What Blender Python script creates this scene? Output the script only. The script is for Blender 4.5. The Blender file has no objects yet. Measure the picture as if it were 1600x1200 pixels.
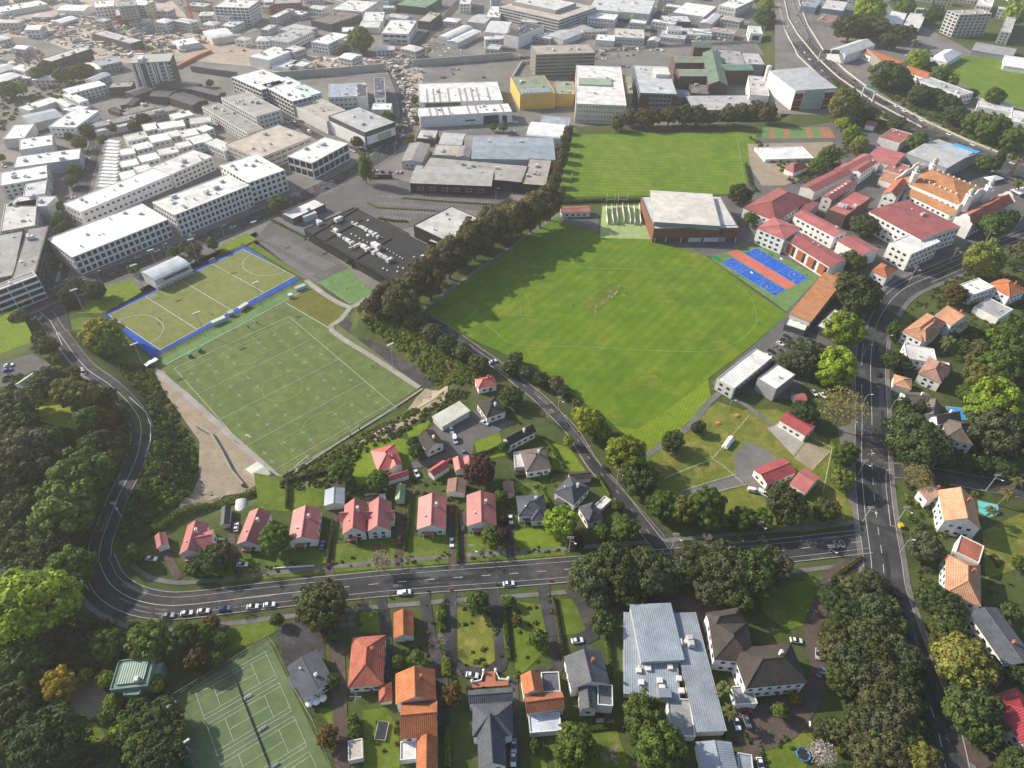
import bpy, bmesh, math, random
import numpy as np
from mathutils import Vector, Matrix
random.seed(7)
RNG = np.random.default_rng(7)
S = bpy.context.scene
C = S.collection
# ------------------------------------------------------------------ camera, sky, sun, exposure
FPX, PITCH, ROLL, CAMZ = 1061.1, math.radians(42.07), math.radians(1.186), 225.4
_cr, _sr, _cp, _sp = math.cos(ROLL), math.sin(ROLL), math.cos(PITCH), math.sin(PITCH)
_fw, _up0, _rt0 = Vector((0, _cp, -_sp)), Vector((0, _sp, _cp)), Vector((1, 0, 0))
_rt = _rt0 * _cr + _up0 * _sr
_up = _up0 * _cr - _rt0 * _sr
cam = bpy.data.cameras.new("camera")
cam.sensor_width, cam.lens, cam.clip_start, cam.clip_end = 36, 36 * FPX / 1600, 1, 20000
cam_o = bpy.data.objects.new("camera", cam)
C.objects.link(cam_o)
cam_o.matrix_world = Matrix(((_rt.x, _up.x, -_fw.x, 0), (_rt.y, _up.y, -_fw.y, 0), (_rt.z, _up.z, -_fw.z, CAMZ), (0, 0, 0, 1)))
S.camera = cam_o
SUN_AZ, SUN_EL = math.radians(293), math.radians(31)
W = bpy.data.worlds.new("World")
S.world = W
W.use_nodes = True
_nt = W.node_tree
_nt.nodes.clear()
_sky = _nt.nodes.new("ShaderNodeTexSky")
_sky.sky_type = 'NISHITA'
_sky.sun_disc = False
_sky.sun_elevation, _sky.sun_rotation = SUN_EL, SUN_AZ
_sky.air_density, _sky.dust_density = 1.0, 1.5
_bg = _nt.nodes.new("ShaderNodeBackground")
_bg.inputs[1].default_value = 0.12
_ow = _nt.nodes.new("ShaderNodeOutputWorld")
_nt.links.new(_sky.outputs[0], _bg.inputs[0])
_nt.links.new(_bg.outputs[0], _ow.inputs[0])
_sl = bpy.data.lights.new("sun", 'SUN')
_sl.energy, _sl.angle, _sl.color = 4.2, math.radians(0.7), (1.0, 0.93, 0.80)
sun = bpy.data.objects.new("sun", _sl)
C.objects.link(sun)
_sd = Vector((math.sin(SUN_AZ) * math.cos(SUN_EL), math.cos(SUN_AZ) * math.cos(SUN_EL), math.sin(SUN_EL)))
sun.rotation_euler = _sd.to_track_quat('Z', 'Y').to_euler()
S.view_settings.view_transform = 'Standard'
S.view_settings.look = 'None'
S.view_settings.exposure = 0.8
S.view_settings.gamma = 1
S.view_settings.use_curve_mapping = False
S.cycles.max_bounces = 6
S.cycles.diffuse_bounces = 2
S.cycles.glossy_bounces = 2
S.cycles.transmission_bounces = 2
S.cycles.transparent_max_bounces = 4

# ------------------------------------------------------------------ pixel of the 1600 x 1200 photograph -> point in the place
def ray(px, py):
    x, y = (px - 800) / FPX, (600 - py) / FPX
    d = _fw + _rt * x + _up * y
    return np.array(d)
def pz(px, py, z):
    d = ray(px, py)
    t = (CAMZ - z) / -d[2]
    return np.array((d[0] * t, d[1] * t))
PIT = -10.0
LOW = [(1215, -150, 25), (1215, 192, 25), (890, 203, 12), (856, 290, 9), (783, 341, 9), (674, 416, 9), (592, 456, 9), (560, 484, 9),
       (560, 503, 9), (604, 520, 9), (656, 551, 9), (708, 586, 9), (684, 618, 12), (600, 667, 12), (520, 716, 10), (440, 758, 10), (392, 785, 14), (330, 800, 18), (285, 770, 16), (272, 705, 14), (240, 645, 12), (206, 602, 12), (160, 562, 12), (122, 514, 14), (60, 528, 30), (-80, 570, 70), (-900, 560, 60), (-1500, -150, 60)]
_LP = np.array([pz(a, b, -5) for a, b, w in LOW])
_LWD = np.array([w for a, b, w in LOW], float)
_HB = pz(62, 662, 6)
def H(x, y):
    x = np.asarray(x, float); y = np.asarray(y, float)
    sh = x.shape
    P = np.stack([x.ravel(), y.ravel()], 1)
    A, B = _LP, np.roll(_LP, -1, 0)
    WA, WB = _LWD, np.roll(_LWD, -1)
    best = np.full(len(P), 1e9); wid = np.ones(len(P)); ins = np.zeros(len(P), bool)
    for i in range(len(A)):
        a, b = A[i], B[i]
        ab = b - a
        t = np.clip(((P - a) @ ab) / (ab @ ab), 0, 1)
        d = np.hypot(P[:, 0] - a[0] - t * ab[0], P[:, 1] - a[1] - t * ab[1])
        m = d < best
        best[m] = d[m]
        wid[m] = (WA[i] + (WB[i] - WA[i]) * t)[m]
        c = (a[1] > P[:, 1]) != (b[1] > P[:, 1])
        with np.errstate(divide='ignore', invalid='ignore'):
            xc = (b[0] - a[0]) * (P[:, 1] - a[1]) / (b[1] - a[1]) + a[0]
        ins ^= c & (P[:, 0] < xc)
    s = np.where(ins, best, -best)
    t = np.clip(s / wid + 0.5, 0, 1)
    t = t * t * (3 - 2 * t)
    z = PIT * t
    r2 = (P[:, 0] - _HB[0]) ** 2 + (P[:, 1] - _HB[1]) ** 2
    z = z + 9.3 * np.maximum(np.exp(-r2 / (2 * 19.0 ** 2)) - .03, 0)
    return z.reshape(sh)
def Hs(x, y):
    return float(H(np.array([x]), np.array([y]))[0])
_TZ = np.linspace(14, -11, 60)
def at(px, py, dz=0.0):
    """ground point (x, y, z) so that (x, y, z + dz) shows at this pixel; z is the height of the ground."""
    d = ray(px, py)
    t = (CAMZ - (_TZ + dz)) / -d[2]
    f = _TZ - H(d[0] * t, d[1] * t)
    k = np.argmax(f <= 0)
    if k == 0:
        z = _TZ[0] if f[0] <= 0 else _TZ[-1]
    else:
        q = f[k - 1] / (f[k - 1] - f[k])
        z = _TZ[k - 1] + q * (_TZ[k] - _TZ[k - 1])
    t = (CAMZ - z - dz) / -d[2]
    return np.array((d[0] * t, d[1] * t, z))
def mpp(p):
    return math.sqrt(p[0] ** 2 + p[1] ** 2 + (CAMZ - p[2]) ** 2) / FPX

# ------------------------------------------------------------------ materials
def nodes(name, rough=0.8):
    m = bpy.data.materials.new(name)
    m.use_nodes = True
    nt = m.node_tree
    b = nt.nodes["Principled BSDF"]
    b.inputs["Roughness"].default_value = rough
    if "Specular IOR Level" in b.inputs:
        b.inputs["Specular IOR Level"].default_value = 0.3
    return m, nt, b
def nd(nt, typ, **kw):
    n = nt.nodes.new(typ)
    for k, v in kw.items():
        if k.startswith("i_"):
            n.inputs[k[2:].replace("_", " ")].default_value = v
        elif k.startswith("n"):
            n.inputs[int(k[1:])].default_value = v
        else:
            setattr(n, k, v)
    return n
def ramp(nt, src, stops):
    r = nt.nodes.new("ShaderNodeValToRGB")
    e = r.color_ramp.elements
    while len(e) < len(stops):
        e.new(0.5)
    for q, (p, c) in zip(e, stops):
        q.position = p
        q.color = (c, c, c, 1) if not hasattr(c, "__len__") else (*c[:3], 1)
    nt.links.new(src, r.inputs[0])
    return r.outputs[0]
def mul(nt, a, b, f=1.0, blend='MULTIPLY'):
    m = nt.nodes.new("ShaderNodeMix")
    m.data_type = 'RGBA'
    m.blend_type = blend
    m.inputs[0].default_value = f
    nt.links.new(a, m.inputs[6])
    nt.links.new(b, m.inputs[7])
    return m.outputs[2]
def noise(nt, coord, scale, detail=3, rough=0.6):
    n = nd(nt, "ShaderNodeTexNoise")
    n.inputs["Scale"].default_value = scale
    n.inputs["Detail"].default_value = detail
    n.inputs["Roughness"].default_value = rough
    nt.links.new(coord, n.inputs["Vector"])
    return n.outputs[0]
def coords(nt, kind="Object"):
    return nt.nodes.new("ShaderNodeTexCoord").outputs[kind]
def world_pos(nt):
    return nt.nodes.new("ShaderNodeNewGeometry").outputs["Position"]
def obj_color(nt):
    return nt.nodes.new("ShaderNodeObjectInfo").outputs["Color"]
def add_bump(nt, b, h, dist=0.05, strength=0.6):
    n = nd(nt, "ShaderNodeBump")
    n.inputs["Strength"].default_value = strength
    n.inputs["Distance"].default_value = dist
    nt.links.new(h, n.inputs["Height"])
    nt.links.new(n.outputs[0], b.inputs["Normal"])
M = {}
def surf(name, rough=0.75, big=(0.25, 0.75, 1.15), fine=(3.0, 0.85, 1.1), wave=None, spec=0.3):
    """paint, render, tiles, sheet metal: the colour is the object's own, worn by noise; wave = (axis, scale) ribs"""
    m, nt, b = nodes(name, rough)
    b.inputs["Specular IOR Level"].default_value = spec
    co = coords(nt)
    wp = world_pos(nt)
    a = ramp(nt, noise(nt, wp, big[0], 4), [(0.3, big[1]), (0.7, big[2])])
    f = ramp(nt, noise(nt, wp, fine[0], 2), [(0.3, fine[1]), (0.7, fine[2])])
    c = mul(nt, mul(nt, obj_color(nt), a), f)
    if wave:
        w = nd(nt, "ShaderNodeTexWave", wave_type='BANDS', bands_direction=wave[0])
        w.inputs["Scale"].default_value = wave[1]
        w.inputs["Distortion"].default_value = 0.0
        nt.links.new(co, w.inputs["Vector"])
        c = mul(nt, c, ramp(nt, w.outputs["Fac"], [(0.0, wave[2]), (0.5, 1.0)]))
        add_bump(nt, b, w.outputs["Fac"], 0.08, 0.7)
    nt.links.new(c, b.inputs["Base Color"])
    M[name] = m
surf("wall", 0.8, (0.3, 0.86, 1.08), (2.0, 0.93, 1.05))
surf("flat_roof", 0.75, (0.12, 0.66, 1.12), (1.2, 0.82, 1.1))
surf("metal_x", 0.5, (0.15, 0.72, 1.12), (1.5, 0.86, 1.1), ('X', 0.42, 0.9), 0.4)
surf("metal_y", 0.5, (0.15, 0.72, 1.12), (1.5, 0.86, 1.1), ('Y', 0.42, 0.9), 0.4)
surf("tile_x", 0.85, (0.25, 0.75, 1.15), (2.5, 0.72, 1.25), ('X', 0.5, 0.72), 0.2)
surf("tile_y", 0.85, (0.25, 0.75, 1.15), (2.5, 0.72, 1.25), ('Y', 0.5, 0.72), 0.2)
surf("plain", 0.6, (0.5, 0.92, 1.05), (4.0, 0.95, 1.03))
surf("bark", 0.95, (0.8, 0.7, 1.2), (6.0, 0.7, 1.2))
def make_simple():
    m, nt, b = nodes("glass_dark", 0.12)
    nt.links.new(ramp(nt, noise(nt, world_pos(nt), 0.45, 3, 0.8), [(0.35, (.012, .016, .02)), (0.55, (.03, .042, .05)), (0.75, (.13, .17, .19))]), b.inputs["Base Color"])
    b.inputs["Specular IOR Level"].default_value = 0.5
    M["glass"] = m
    m, nt, b = nodes("car_paint", 0.3)
    nt.links.new(obj_color(nt), b.inputs["Base Color"])
    b.inputs["Coat Weight"].default_value = 0.4
    M["car"] = m
    m, nt, b = nodes("tyre", 0.9)
    b.inputs["Base Color"].default_value = (0.02, 0.02, 0.02, 1)
    M["tyre"] = m
    m, nt, b = nodes("white_lines", 0.8)
    wp = world_pos(nt)
    f = ramp(nt, noise(nt, wp, 1.5, 3), [(0.3, 0.6), (0.6, 1.0)])
    nt.links.new(mul(nt, obj_color(nt), f), b.inputs["Base Color"])
    M["line"] = m
    m, nt, b = nodes("pool_water", 0.05)
    nt.links.new(obj_color(nt), b.inputs["Base Color"])
    add_bump(nt, b, noise(nt, world_pos(nt), 2.0), 0.02, 0.2)
    M["water"] = m
make_simple()
def leafy(name, trans=0.3):
    m, nt, b = nodes(name, 0.75)
    g = nt.nodes.new("ShaderNodeNewGeometry")
    r = ramp(nt, g.outputs["Random Per Island"], [(0.0, 0.7), (0.5, 0.97), (1.0, 1.38)])
    n = ramp(nt, noise(nt, coords(nt), 2.2, 2), [(0.3, (.72, .74, .7)), (0.7, (1.28, 1.22, 1.1))])
    n2 = ramp(nt, noise(nt, g.outputs["Position"], 0.35, 2), [(0.3, (0.85, 0.9, 0.8)), (0.7, (1.2, 1.08, 1.0))])
    c = mul(nt, mul(nt, mul(nt, obj_color(nt), r), n), n2)
    nt.links.new(c, b.inputs["Base Color"])
    b.inputs["Specular IOR Level"].default_value = 0.25
    t = nd(nt, "ShaderNodeBsdfTranslucent")
    nt.links.new(c, t.inputs[0])
    mx = nd(nt, "ShaderNodeMixShader")
    mx.inputs[0].default_value = trans
    out = nt.nodes["Material Output"]
    nt.links.new(b.outputs[0], mx.inputs[1])
    nt.links.new(t.outputs[0], mx.inputs[2])
    nt.links.new(mx.outputs[0], out.inputs[0])
    M[name] = m
leafy("foliage")
def ground_mat(name, c1, c2, c3=None, big=0.03, mid=0.25, fine=2.5, rough=0.95, stripe=None, fine_amp=(0.75, 1.2), bump=0.1):
    """grass, earth, asphalt, concrete: patches at three scales; stripe = (angle, width in metres, contrast) mowing bands"""
    m, nt, b = nodes(name, rough)
    b.inputs["Specular IOR Level"].default_value = 0.15
    wp = world_pos(nt)
    a = ramp(nt, noise(nt, wp, big, 4, 0.65), [(0.35, c1), (0.65, c2)])
    if c3:
        k = nt.nodes.new("ShaderNodeMix"); k.data_type = 'RGBA'
        nt.links.new(ramp(nt, noise(nt, wp, mid * 0.5, 5, 0.7), [(0.5, 0.0), (0.72, 0.85)]), k.inputs[0])
        nt.links.new(a, k.inputs[6])
        k.inputs[7].default_value = (*c3, 1)
        a = k.outputs[2]
    c = mul(nt, a, ramp(nt, noise(nt, wp, mid, 4, 0.7), [(0.3, 0.8), (0.7, 1.16)]))
    fn = noise(nt, wp, fine, 3, 0.7)
    c = mul(nt, c, ramp(nt, fn, [(0.3, fine_amp[0]), (0.7, fine_amp[1])]))
    if stripe:
        mp = nd(nt, "ShaderNodeMapping")
        mp.inputs["Rotation"].default_value = (0, 0, stripe[0])
        nt.links.new(wp, mp.inputs["Vector"])
        w = nd(nt, "ShaderNodeTexWave", wave_type='BANDS', bands_direction='X')
        w.inputs["Scale"].default_value = 0.314 / stripe[1]
        w.inputs["Distortion"].default_value = 1.5
        w.inputs["Detail Scale"].default_value = 0.3
        nt.links.new(mp.outputs[0], w.inputs["Vector"])
        c = mul(nt, c, ramp(nt, w.outputs["Fac"], [(0.35, 1 - stripe[2]), (0.65, 1 + stripe[2])]))
    nt.links.new(c, b.inputs["Base Color"])
    add_bump(nt, b, fn, bump, 0.5)
    M[name] = m
ground_mat("suburb_ground", (0.045, 0.065, 0.016), (0.075, 0.095, 0.025), (0.085, 0.07, 0.045))
ground_mat("field_grass", (0.078, 0.148, 0.008), (0.116, 0.177, 0.011), (0.15, 0.176, 0.018), big=0.03, mid=0.1, stripe=(math.radians(38), 6, 0.05), fine_amp=(0.86, 1.12))
ground_mat("far_grass", (0.095, 0.165, 0.012), (0.125, 0.185, 0.016), (0.155, 0.18, 0.028), big=0.03, mid=0.1, stripe=(math.radians(90), 5, 0.06), fine_amp=(0.9, 1.1))
ground_mat("bank_grass", (0.125, 0.19, 0.011), (0.155, 0.21, 0.013), None, stripe=(math.radians(25), 1.6, 0.07), fine_amp=(0.85, 1.15))
ground_mat("bright_lawn", (0.115, 0.175, 0.014), (0.155, 0.205, 0.016), (0.17, 0.185, 0.03), big=0.08, mid=0.3)
ground_mat("lawn", (0.075, 0.115, 0.014), (0.12, 0.16, 0.018), (0.15, 0.145, 0.04), big=0.06, mid=0.3)
ground_mat("dry_lawn", (0.10, 0.13, 0.018), (0.16, 0.17, 0.03), (0.26, 0.2, 0.07), big=0.06, mid=0.3)
ground_mat("rough_grass", (0.20, 0.23, 0.02), (0.24, 0.26, 0.025), (0.1, 0.13, 0.02), big=0.1, mid=0.6)
ground_mat("hockey_turf", (0.155, 0.168, 0.05), (0.175, 0.186, 0.057), (.15, .17, .06), fine_amp=(0.96, 1.04), bump=0.01)
ground_mat("green_turf", (0.10, 0.136, 0.042), (0.116, 0.148, 0.047), (0.14, 0.16, 0.05), stripe=(math.radians(-40), 8, 0.03), fine_amp=(0.95, 1.05), bump=0.01)
ground_mat("bright_turf", (0.105, 0.19, 0.065), (0.12, 0.205, 0.07), None, fine_amp=(0.95, 1.05), bump=0.01)
ground_mat("olive_turf", (0.115, 0.115, 0.022), (0.13, 0.13, 0.025), None, fine_amp=(0.95, 1.05), bump=0.01)
ground_mat("court_green", (0.095, 0.135, 0.058), (0.115, 0.155, 0.066), (0.15, 0.155, 0.085), big=0.05, mid=0.1, fine_amp=(0.95, 1.05), bump=0.01)
ground_mat("net_turf", (0.24, 0.31, 0.12), (0.28, 0.35, 0.15), None, fine_amp=(0.95, 1.05), bump=0.01)
ground_mat("blue_court", (0.02, 0.10, 0.42), (0.025, 0.115, 0.47), None, fine_amp=(0.96, 1.04), bump=0.01)
ground_mat("blue_turf", (0.015, 0.075, 0.33), (0.02, 0.085, 0.37), None, fine_amp=(0.95, 1.05), bump=0.01)
ground_mat("red_track", (0.50, 0.08, 0.04), (0.55, 0.095, 0.05), None, fine_amp=(0.95, 1.05), bump=0.01)
ground_mat("faded_red", (0.30, 0.13, 0.085), (0.34, 0.15, 0.10), (.2, .2, .08), bump=0.01)
ground_mat("asphalt", (0.040, 0.039, 0.041), (0.062, 0.060, 0.06), (0.088, 0.083, 0.08), big=0.04, mid=0.16, fine_amp=(0.8, 1.2), bump=0.02)
ground_mat("asphalt_patch", (0.028, 0.028, 0.03), (0.036, 0.035, 0.037), None, fine_amp=(0.9, 1.1), bump=0.02)
ground_mat("old_asphalt", (0.10, 0.095, 0.09), (0.13, 0.122, 0.115), (0.085, 0.08, 0.08), big=0.05, mid=0.15, fine_amp=(0.88, 1.12), bump=0.02)
ground_mat("city_paving", (0.13, 0.125, 0.12), (0.21, 0.195, 0.175), (0.09, 0.088, 0.085), big=0.02, mid=0.09, fine=0.8, fine_amp=(0.8, 1.2))
ground_mat("site_earth", (0.34, 0.26, 0.2), (0.42, 0.35, 0.29), (0.2, 0.17, 0.15), big=0.03, mid=0.12, fine=0.6, fine_amp=(0.7, 1.25))
ground_mat("gravel", (0.27, 0.215, 0.15), (0.33, 0.27, 0.2), (0.2, 0.16, 0.11), big=0.08, mid=0.3)
ground_mat("concrete", (0.27, 0.25, 0.22), (0.34, 0.315, 0.28), (0.2, 0.19, 0.17), big=0.08, mid=0.3, fine_amp=(0.88, 1.1), bump=0.02)
ground_mat("footpath", (0.13, 0.125, 0.115), (0.17, 0.16, 0.15), None, big=0.08, mid=0.3, fine_amp=(0.88, 1.1), bump=0.02)
ground_mat("brick_drive", (0.08, 0.06, 0.052), (0.105, 0.08, 0.068), None, big=0.1, mid=0.5)
ground_mat("cliff_rock", (0.06, 0.07, 0.025), (0.11, 0.11, 0.04), (0.06, 0.09, 0.02), big=0.15, mid=0.6, bump=0.4)

# ------------------------------------------------------------------ meshes and objects
class MB:
    def __init__(s):
        s.v, s.f = [], []
    def add(s, v, f):
        n = len(s.v)
        s.v += [tuple(p) for p in v]
        s.f += [tuple(i + n for i in q) for q in f]
    def box(s, x0, x1, y0, y1, z0, z1, M4=None):
        v = [(x0, y0, z0), (x1, y0, z0), (x1, y1, z0), (x0, y1, z0), (x0, y0, z1), (x1, y0, z1), (x1, y1, z1), (x0, y1, z1)]
        if M4 is not None:
            v = [M4 @ Vector(p) for p in v]
        s.add(v, [(0, 3, 2, 1), (4, 5, 6, 7), (0, 1, 5, 4), (1, 2, 6, 5), (2, 3, 7, 6), (3, 0, 4, 7)])
    def tube(s, pts, rad, n=5, cap=True):
        pts = [Vector(p) for p in pts]
        rings = []
        for i, p in enumerate(pts):
            d = (pts[min(i + 1, len(pts) - 1)] - pts[max(i - 1, 0)]).normalized()
            a = d.orthogonal().normalized()
            b = d.cross(a)
            r = rad[i] if hasattr(rad, "__len__") else rad
            rings.append([p + a * r * math.cos(2 * math.pi * k / n) + b * r * math.sin(2 * math.pi * k / n) for k in range(n)])
        v = [q for rg in rings for q in rg]
        f = [(i * n + k, i * n + (k + 1) % n, (i + 1) * n + (k + 1) % n, (i + 1) * n + k) for i in range(len(pts) - 1) for k in range(n)]
        if cap:
            f += [tuple(range(n))[::-1], tuple((len(pts) - 1) * n + k for k in range(n))]
        s.add(v, f)
    def lathe(s, prof, n=10, c=(0, 0)):
        v = [(c[0] + r * math.cos(2 * math.pi * k / n), c[1] + r * math.sin(2 * math.pi * k / n), z) for r, z in prof for k in range(n)]
        f = [(i * n + k, i * n + (k + 1) % n, (i + 1) * n + (k + 1) % n, (i + 1) * n + k) for i in range(len(prof) - 1) for k in range(n)]
        f += [tuple(range(n))[::-1], tuple((len(prof) - 1) * n + k for k in range(n))]
        s.add(v, f)
    def mesh(s, name, mat):
        me = bpy.data.meshes.new(name)
        me.from_pydata(s.v, [], s.f)
        me.materials.append(M[mat] if isinstance(mat, str) else mat)
        return me
def link(name, data, parent=None, color=None, loc=None, rot=None):
    o = bpy.data.objects.new(name, data)
    C.objects.link(o)
    if parent:
        o.parent = parent
    if color:
        o.color = (*color[:3], 1)
    if loc is not None:
        o.location = loc
    if rot is not None:
        o.rotation_euler = (0, 0, rot)
    return o
def obj(name, mb, mat, parent=None, color=(0.5, 0.5, 0.5), loc=None, rot=None, kind=None):
    o = link(name, mb.mesh(name, mat), parent, color, loc, rot)
    if kind:
        o["kind"] = kind
    return o
THINGS = []
def tag(o, label, cat, group=None):
    if label:
        o["label"] = label
    o["category"] = cat
    if group:
        o["group"] = group
    THINGS.append(o)
    return o
def thing(name, label, cat, loc, rot=0, group=None):
    return tag(link(name, None, None, None, loc, rot), label, cat, group)
def spline(pts, step=3.0, closed=False):
    """smooth polyline through points (x, y)"""
    P = [np.array(p[:2], float) for p in pts]
    n = len(P)
    out = []
    for i in range(n if closed else n - 1):
        if closed:
            p0, p1, p2, p3 = P[i - 1], P[i], P[(i + 1) % n], P[(i + 2) % n]
        else:
            p1, p2 = P[i], P[i + 1]
            p0 = P[i - 1] if i else 2 * p1 - p2
            p3 = P[i + 2] if i + 2 < n else 2 * p2 - p1
        k = max(1, int(np.linalg.norm(p2 - p1) / step))
        for j in range(k):
            t = j / k
            out.append(0.5 * (2 * p1 + (p2 - p0) * t + (2 * p0 - 5 * p1 + 4 * p2 - p3) * t * t + (3 * p1 - p0 - 3 * p2 + p3) * t ** 3))
    if not closed:
        out.append(P[-1])
    return out
def line2(pts, step=3.0):
    out = []
    for a, b in zip(pts[:-1], pts[1:]):
        a, b = np.array(a[:2], float), np.array(b[:2], float)
        k = max(1, int(np.linalg.norm(b - a) / step))
        out += [a + (b - a) * j / k for j in range(k)]
    out.append(np.array(pts[-1][:2], float))
    return out
_OFF = [0]
def tick(step=.0011, n=60):
    _OFF[0] = (_OFF[0] + 1) % n
    return _OFF[0] * step
def strip(mb, P, w0, w1, off, th=0.0, closed=False):
    """a strip of ground between offsets w0 and w1 (metres to the side) of polyline P, lying at height off; th > 0 gives it a thickness"""
    P = np.array(P)
    off = off + tick()
    T = (np.roll(P, -1, 0) - np.roll(P, 1, 0)) if closed else np.gradient(P, axis=0)
    T /= np.maximum(np.linalg.norm(T, axis=1), 1e-6)[:, None]
    N = np.stack([-T[:, 1], T[:, 0]], 1)
    L, R = P + N * w1, P + N * w0
    zl, zr = H(L[:, 0], L[:, 1]) + off, H(R[:, 0], R[:, 1]) + off
    n = len(P)
    v = []
    for i in range(n):
        v += [(L[i][0], L[i][1], zl[i]), (R[i][0], R[i][1], zr[i])]
        if th:
            v += [(L[i][0], L[i][1], zl[i] - th), (R[i][0], R[i][1], zr[i] - th)]
    q = 4 if th else 2
    f = []
    for i in range(n if closed else n - 1):
        a, b = i * q, ((i + 1) % n) * q
        f.append((a, a + 1, b + 1, b))
        if th:
            f += [(a + 1, a + 3, b + 3, b + 1), (a + 2, a, b, b + 2)]
    mb.add(v, f)
def px_pts(flat):
    return [at(flat[i], flat[i + 1]) for i in range(0, len(flat), 2)]
def structure(name, mb, mat, color=(0.5, 0.5, 0.5), kind="structure"):
    return obj(name, mb, mat, None, color, kind=kind)
def patch(name, flat, mat, off=0.05, smooth=False, drape=False, color=(0.5, 0.5, 0.5), z=None, step=4.0):
    """a sheet of ground inside a traced outline"""
    P = px_pts(flat) if z is None else [np.append(pz(flat[i], flat[i + 1], z), z) for i in range(0, len(flat), 2)]
    if smooth:
        P = [np.append(q, Hs(*q) if z is None else z) for q in spline(P, 3, True)]
    bm = bmesh.new()
    zz = float(np.median([q[2] for q in P]))
    off = off + tick(.0003, 50)
    bm.faces.new([bm.verts.new((q[0], q[1], zz)) for q in P])
    bmesh.ops.triangulate(bm, faces=bm.faces[:])
    if drape:
        xs = [q[0] for q in P]; ys = [q[1] for q in P]
        for ax, lo, hi in ((0, min(xs), max(xs)), (1, min(ys), max(ys))):
            k = lo + step
            while k < hi:
                co = (k, 0, 0) if ax == 0 else (0, k, 0)
                no = (1, 0, 0) if ax == 0 else (0, 1, 0)
                bmesh.ops.bisect_plane(bm, geom=bm.verts[:] + bm.edges[:] + bm.faces[:], plane_co=co, plane_no=no)
                k += step
        hz = H(np.array([v.co.x for v in bm.verts]), np.array([v.co.y for v in bm.verts]))
        for v, h in zip(bm.verts, hz):
            v.co.z = h + off
    else:
        for v in bm.verts:
            v.co.z = zz + off
    bmesh.ops.recalc_face_normals(bm, faces=bm.faces[:])
    for f in bm.faces:
        if f.normal.z < 0:
            f.normal_flip()
    me = bpy.data.meshes.new(name)
    bm.to_mesh(me)
    bm.free()
    me.materials.append(M[mat])
    o = link(name, me, None, color)
    o["kind"] = "structure"
    return o
# ------------------------------------------------------------------ terrain
def make_ground():
    def axis(lo, hi, step, far0, far1):
        a = list(np.arange(lo, hi + .1, step))
        s, x = step, lo
        left = []
        while x > far0:
            s *= 1.35; x -= s; left.append(x)
        s, x = step, hi
        right = []
        while x < far1:
            s *= 1.35; x += s; right.append(x)
        return np.array(left[::-1] + a + right)
    xs, ys = axis(-330, 330, 3.5, -9000, 9000), axis(50, 640, 3.5, -3000, 14000)
    X, Y = np.meshgrid(xs, ys)
    Z = H(X, Y)
    nx, ny = len(xs), len(ys)
    v = np.stack([X.ravel(), Y.ravel(), Z.ravel()], 1)
    i = np.arange(nx * ny).reshape(ny, nx)
    f = np.stack([i[:-1, :-1].ravel(), i[:-1, 1:].ravel(), i[1:, 1:].ravel(), i[1:, :-1].ravel()], 1)
    me = bpy.data.meshes.new("ground")
    me.from_pydata(v.tolist(), [], f.tolist())
    me.materials.append(M["suburb_ground"])
    me.polygons.foreach_set("use_smooth", [True] * len(me.polygons))
    link("ground", me)["kind"] = "structure"
make_ground()
patch("city_ground", [-600, 540, -60, 520, 60, 492, 110, 470, 165, 478, 400, 362, 480, 440, 560, 455, 610, 452, 690, 418, 795, 345, 860, 290, 889, 205, 1208, 192, 1208, -140, -1300, -140], "city_paving", z=PIT - 0.01)
patch("motorway_ground", [1208, 190, 1290, 180, 1330, 190, 1420, 215, 1500, 255, 1700, 330, 1900, 300, 1600, 130, 1500, 70, 1400, 20, 1330, -60, 1208, -60], "city_paving", 0.05)
patch("construction_ground", [-200, 45, 60, 60, 150, 95, 215, 100, 300, 95, 400, 105, 520, 112, 640, 112, 640, 84, 560, 92, 440, 84, 390, 72, 330, 66, 240, -30, 60, -40, -300, -30], "site_earth", z=PIT + 0.14)
patch("station_ground", [590, 108, 655, 104, 662, 122, 652, 160, 645, 200, 625, 190, 630, 130], "site_earth", z=PIT + 0.13)
patch("school_ground", [1160, 300, 1178, 215, 1300, 190, 1345, 200, 1430, 215, 1545, 262, 1630, 300, 1630, 345, 1490, 395, 1400, 448, 1350, 490, 1338, 545, 1290, 560, 1240, 620, 1130, 612, 1112, 598, 1232, 490, 1112, 402, 1022, 376, 1016, 330], "old_asphalt", 0.06)
patch("pool_ground", [1168, 225, 1300, 222, 1315, 238, 1290, 265, 1225, 290, 1190, 290, 1172, 262], "gravel", 0.10)
# playing fields
patch("oval_field", [664, 492, 705, 447, 790, 395, 850, 352, 872, 335, 905, 343, 938, 368, 1016, 372, 1060, 385, 1103, 400, 1170, 450, 1231, 491, 1175, 540, 1105, 592, 1030, 650, 995, 672, 960, 664, 900, 620, 830, 572, 745, 533], "field_grass", 0.07)
patch("mown_bank", [958, 664, 1010, 706, 1062, 672, 1112, 626, 1106, 592, 1030, 650, 995, 672], "bank_grass", 0.09)
patch("far_field", [893, 211, 1150, 206, 1182, 210, 1165, 303, 1012, 306, 872, 308, 885, 250], "far_grass", 0.08)
patch("corner_field", [1462, 108, 1500, 88, 1560, 90, 1700, 100, 1700, 175, 1600, 168, 1535, 158, 1520, 140], "far_grass", 0.08)
patch("net_court", [937, 372, 941, 322, 1011, 320, 1016, 374], "net_turf", 0.12)
patch("yard_paving", [872, 346, 878, 333, 936, 334, 936, 364], "old_asphalt", 0.12)
patch("hockey_border", [162, 492, 381, 384, 470, 437, 237, 560], "blue_turf", z=PIT + 0.05)
patch("turf_green", [237, 560, 470, 437, 493, 440, 655, 605, 436, 747, 244, 576], "green_turf", 0.06)
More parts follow.
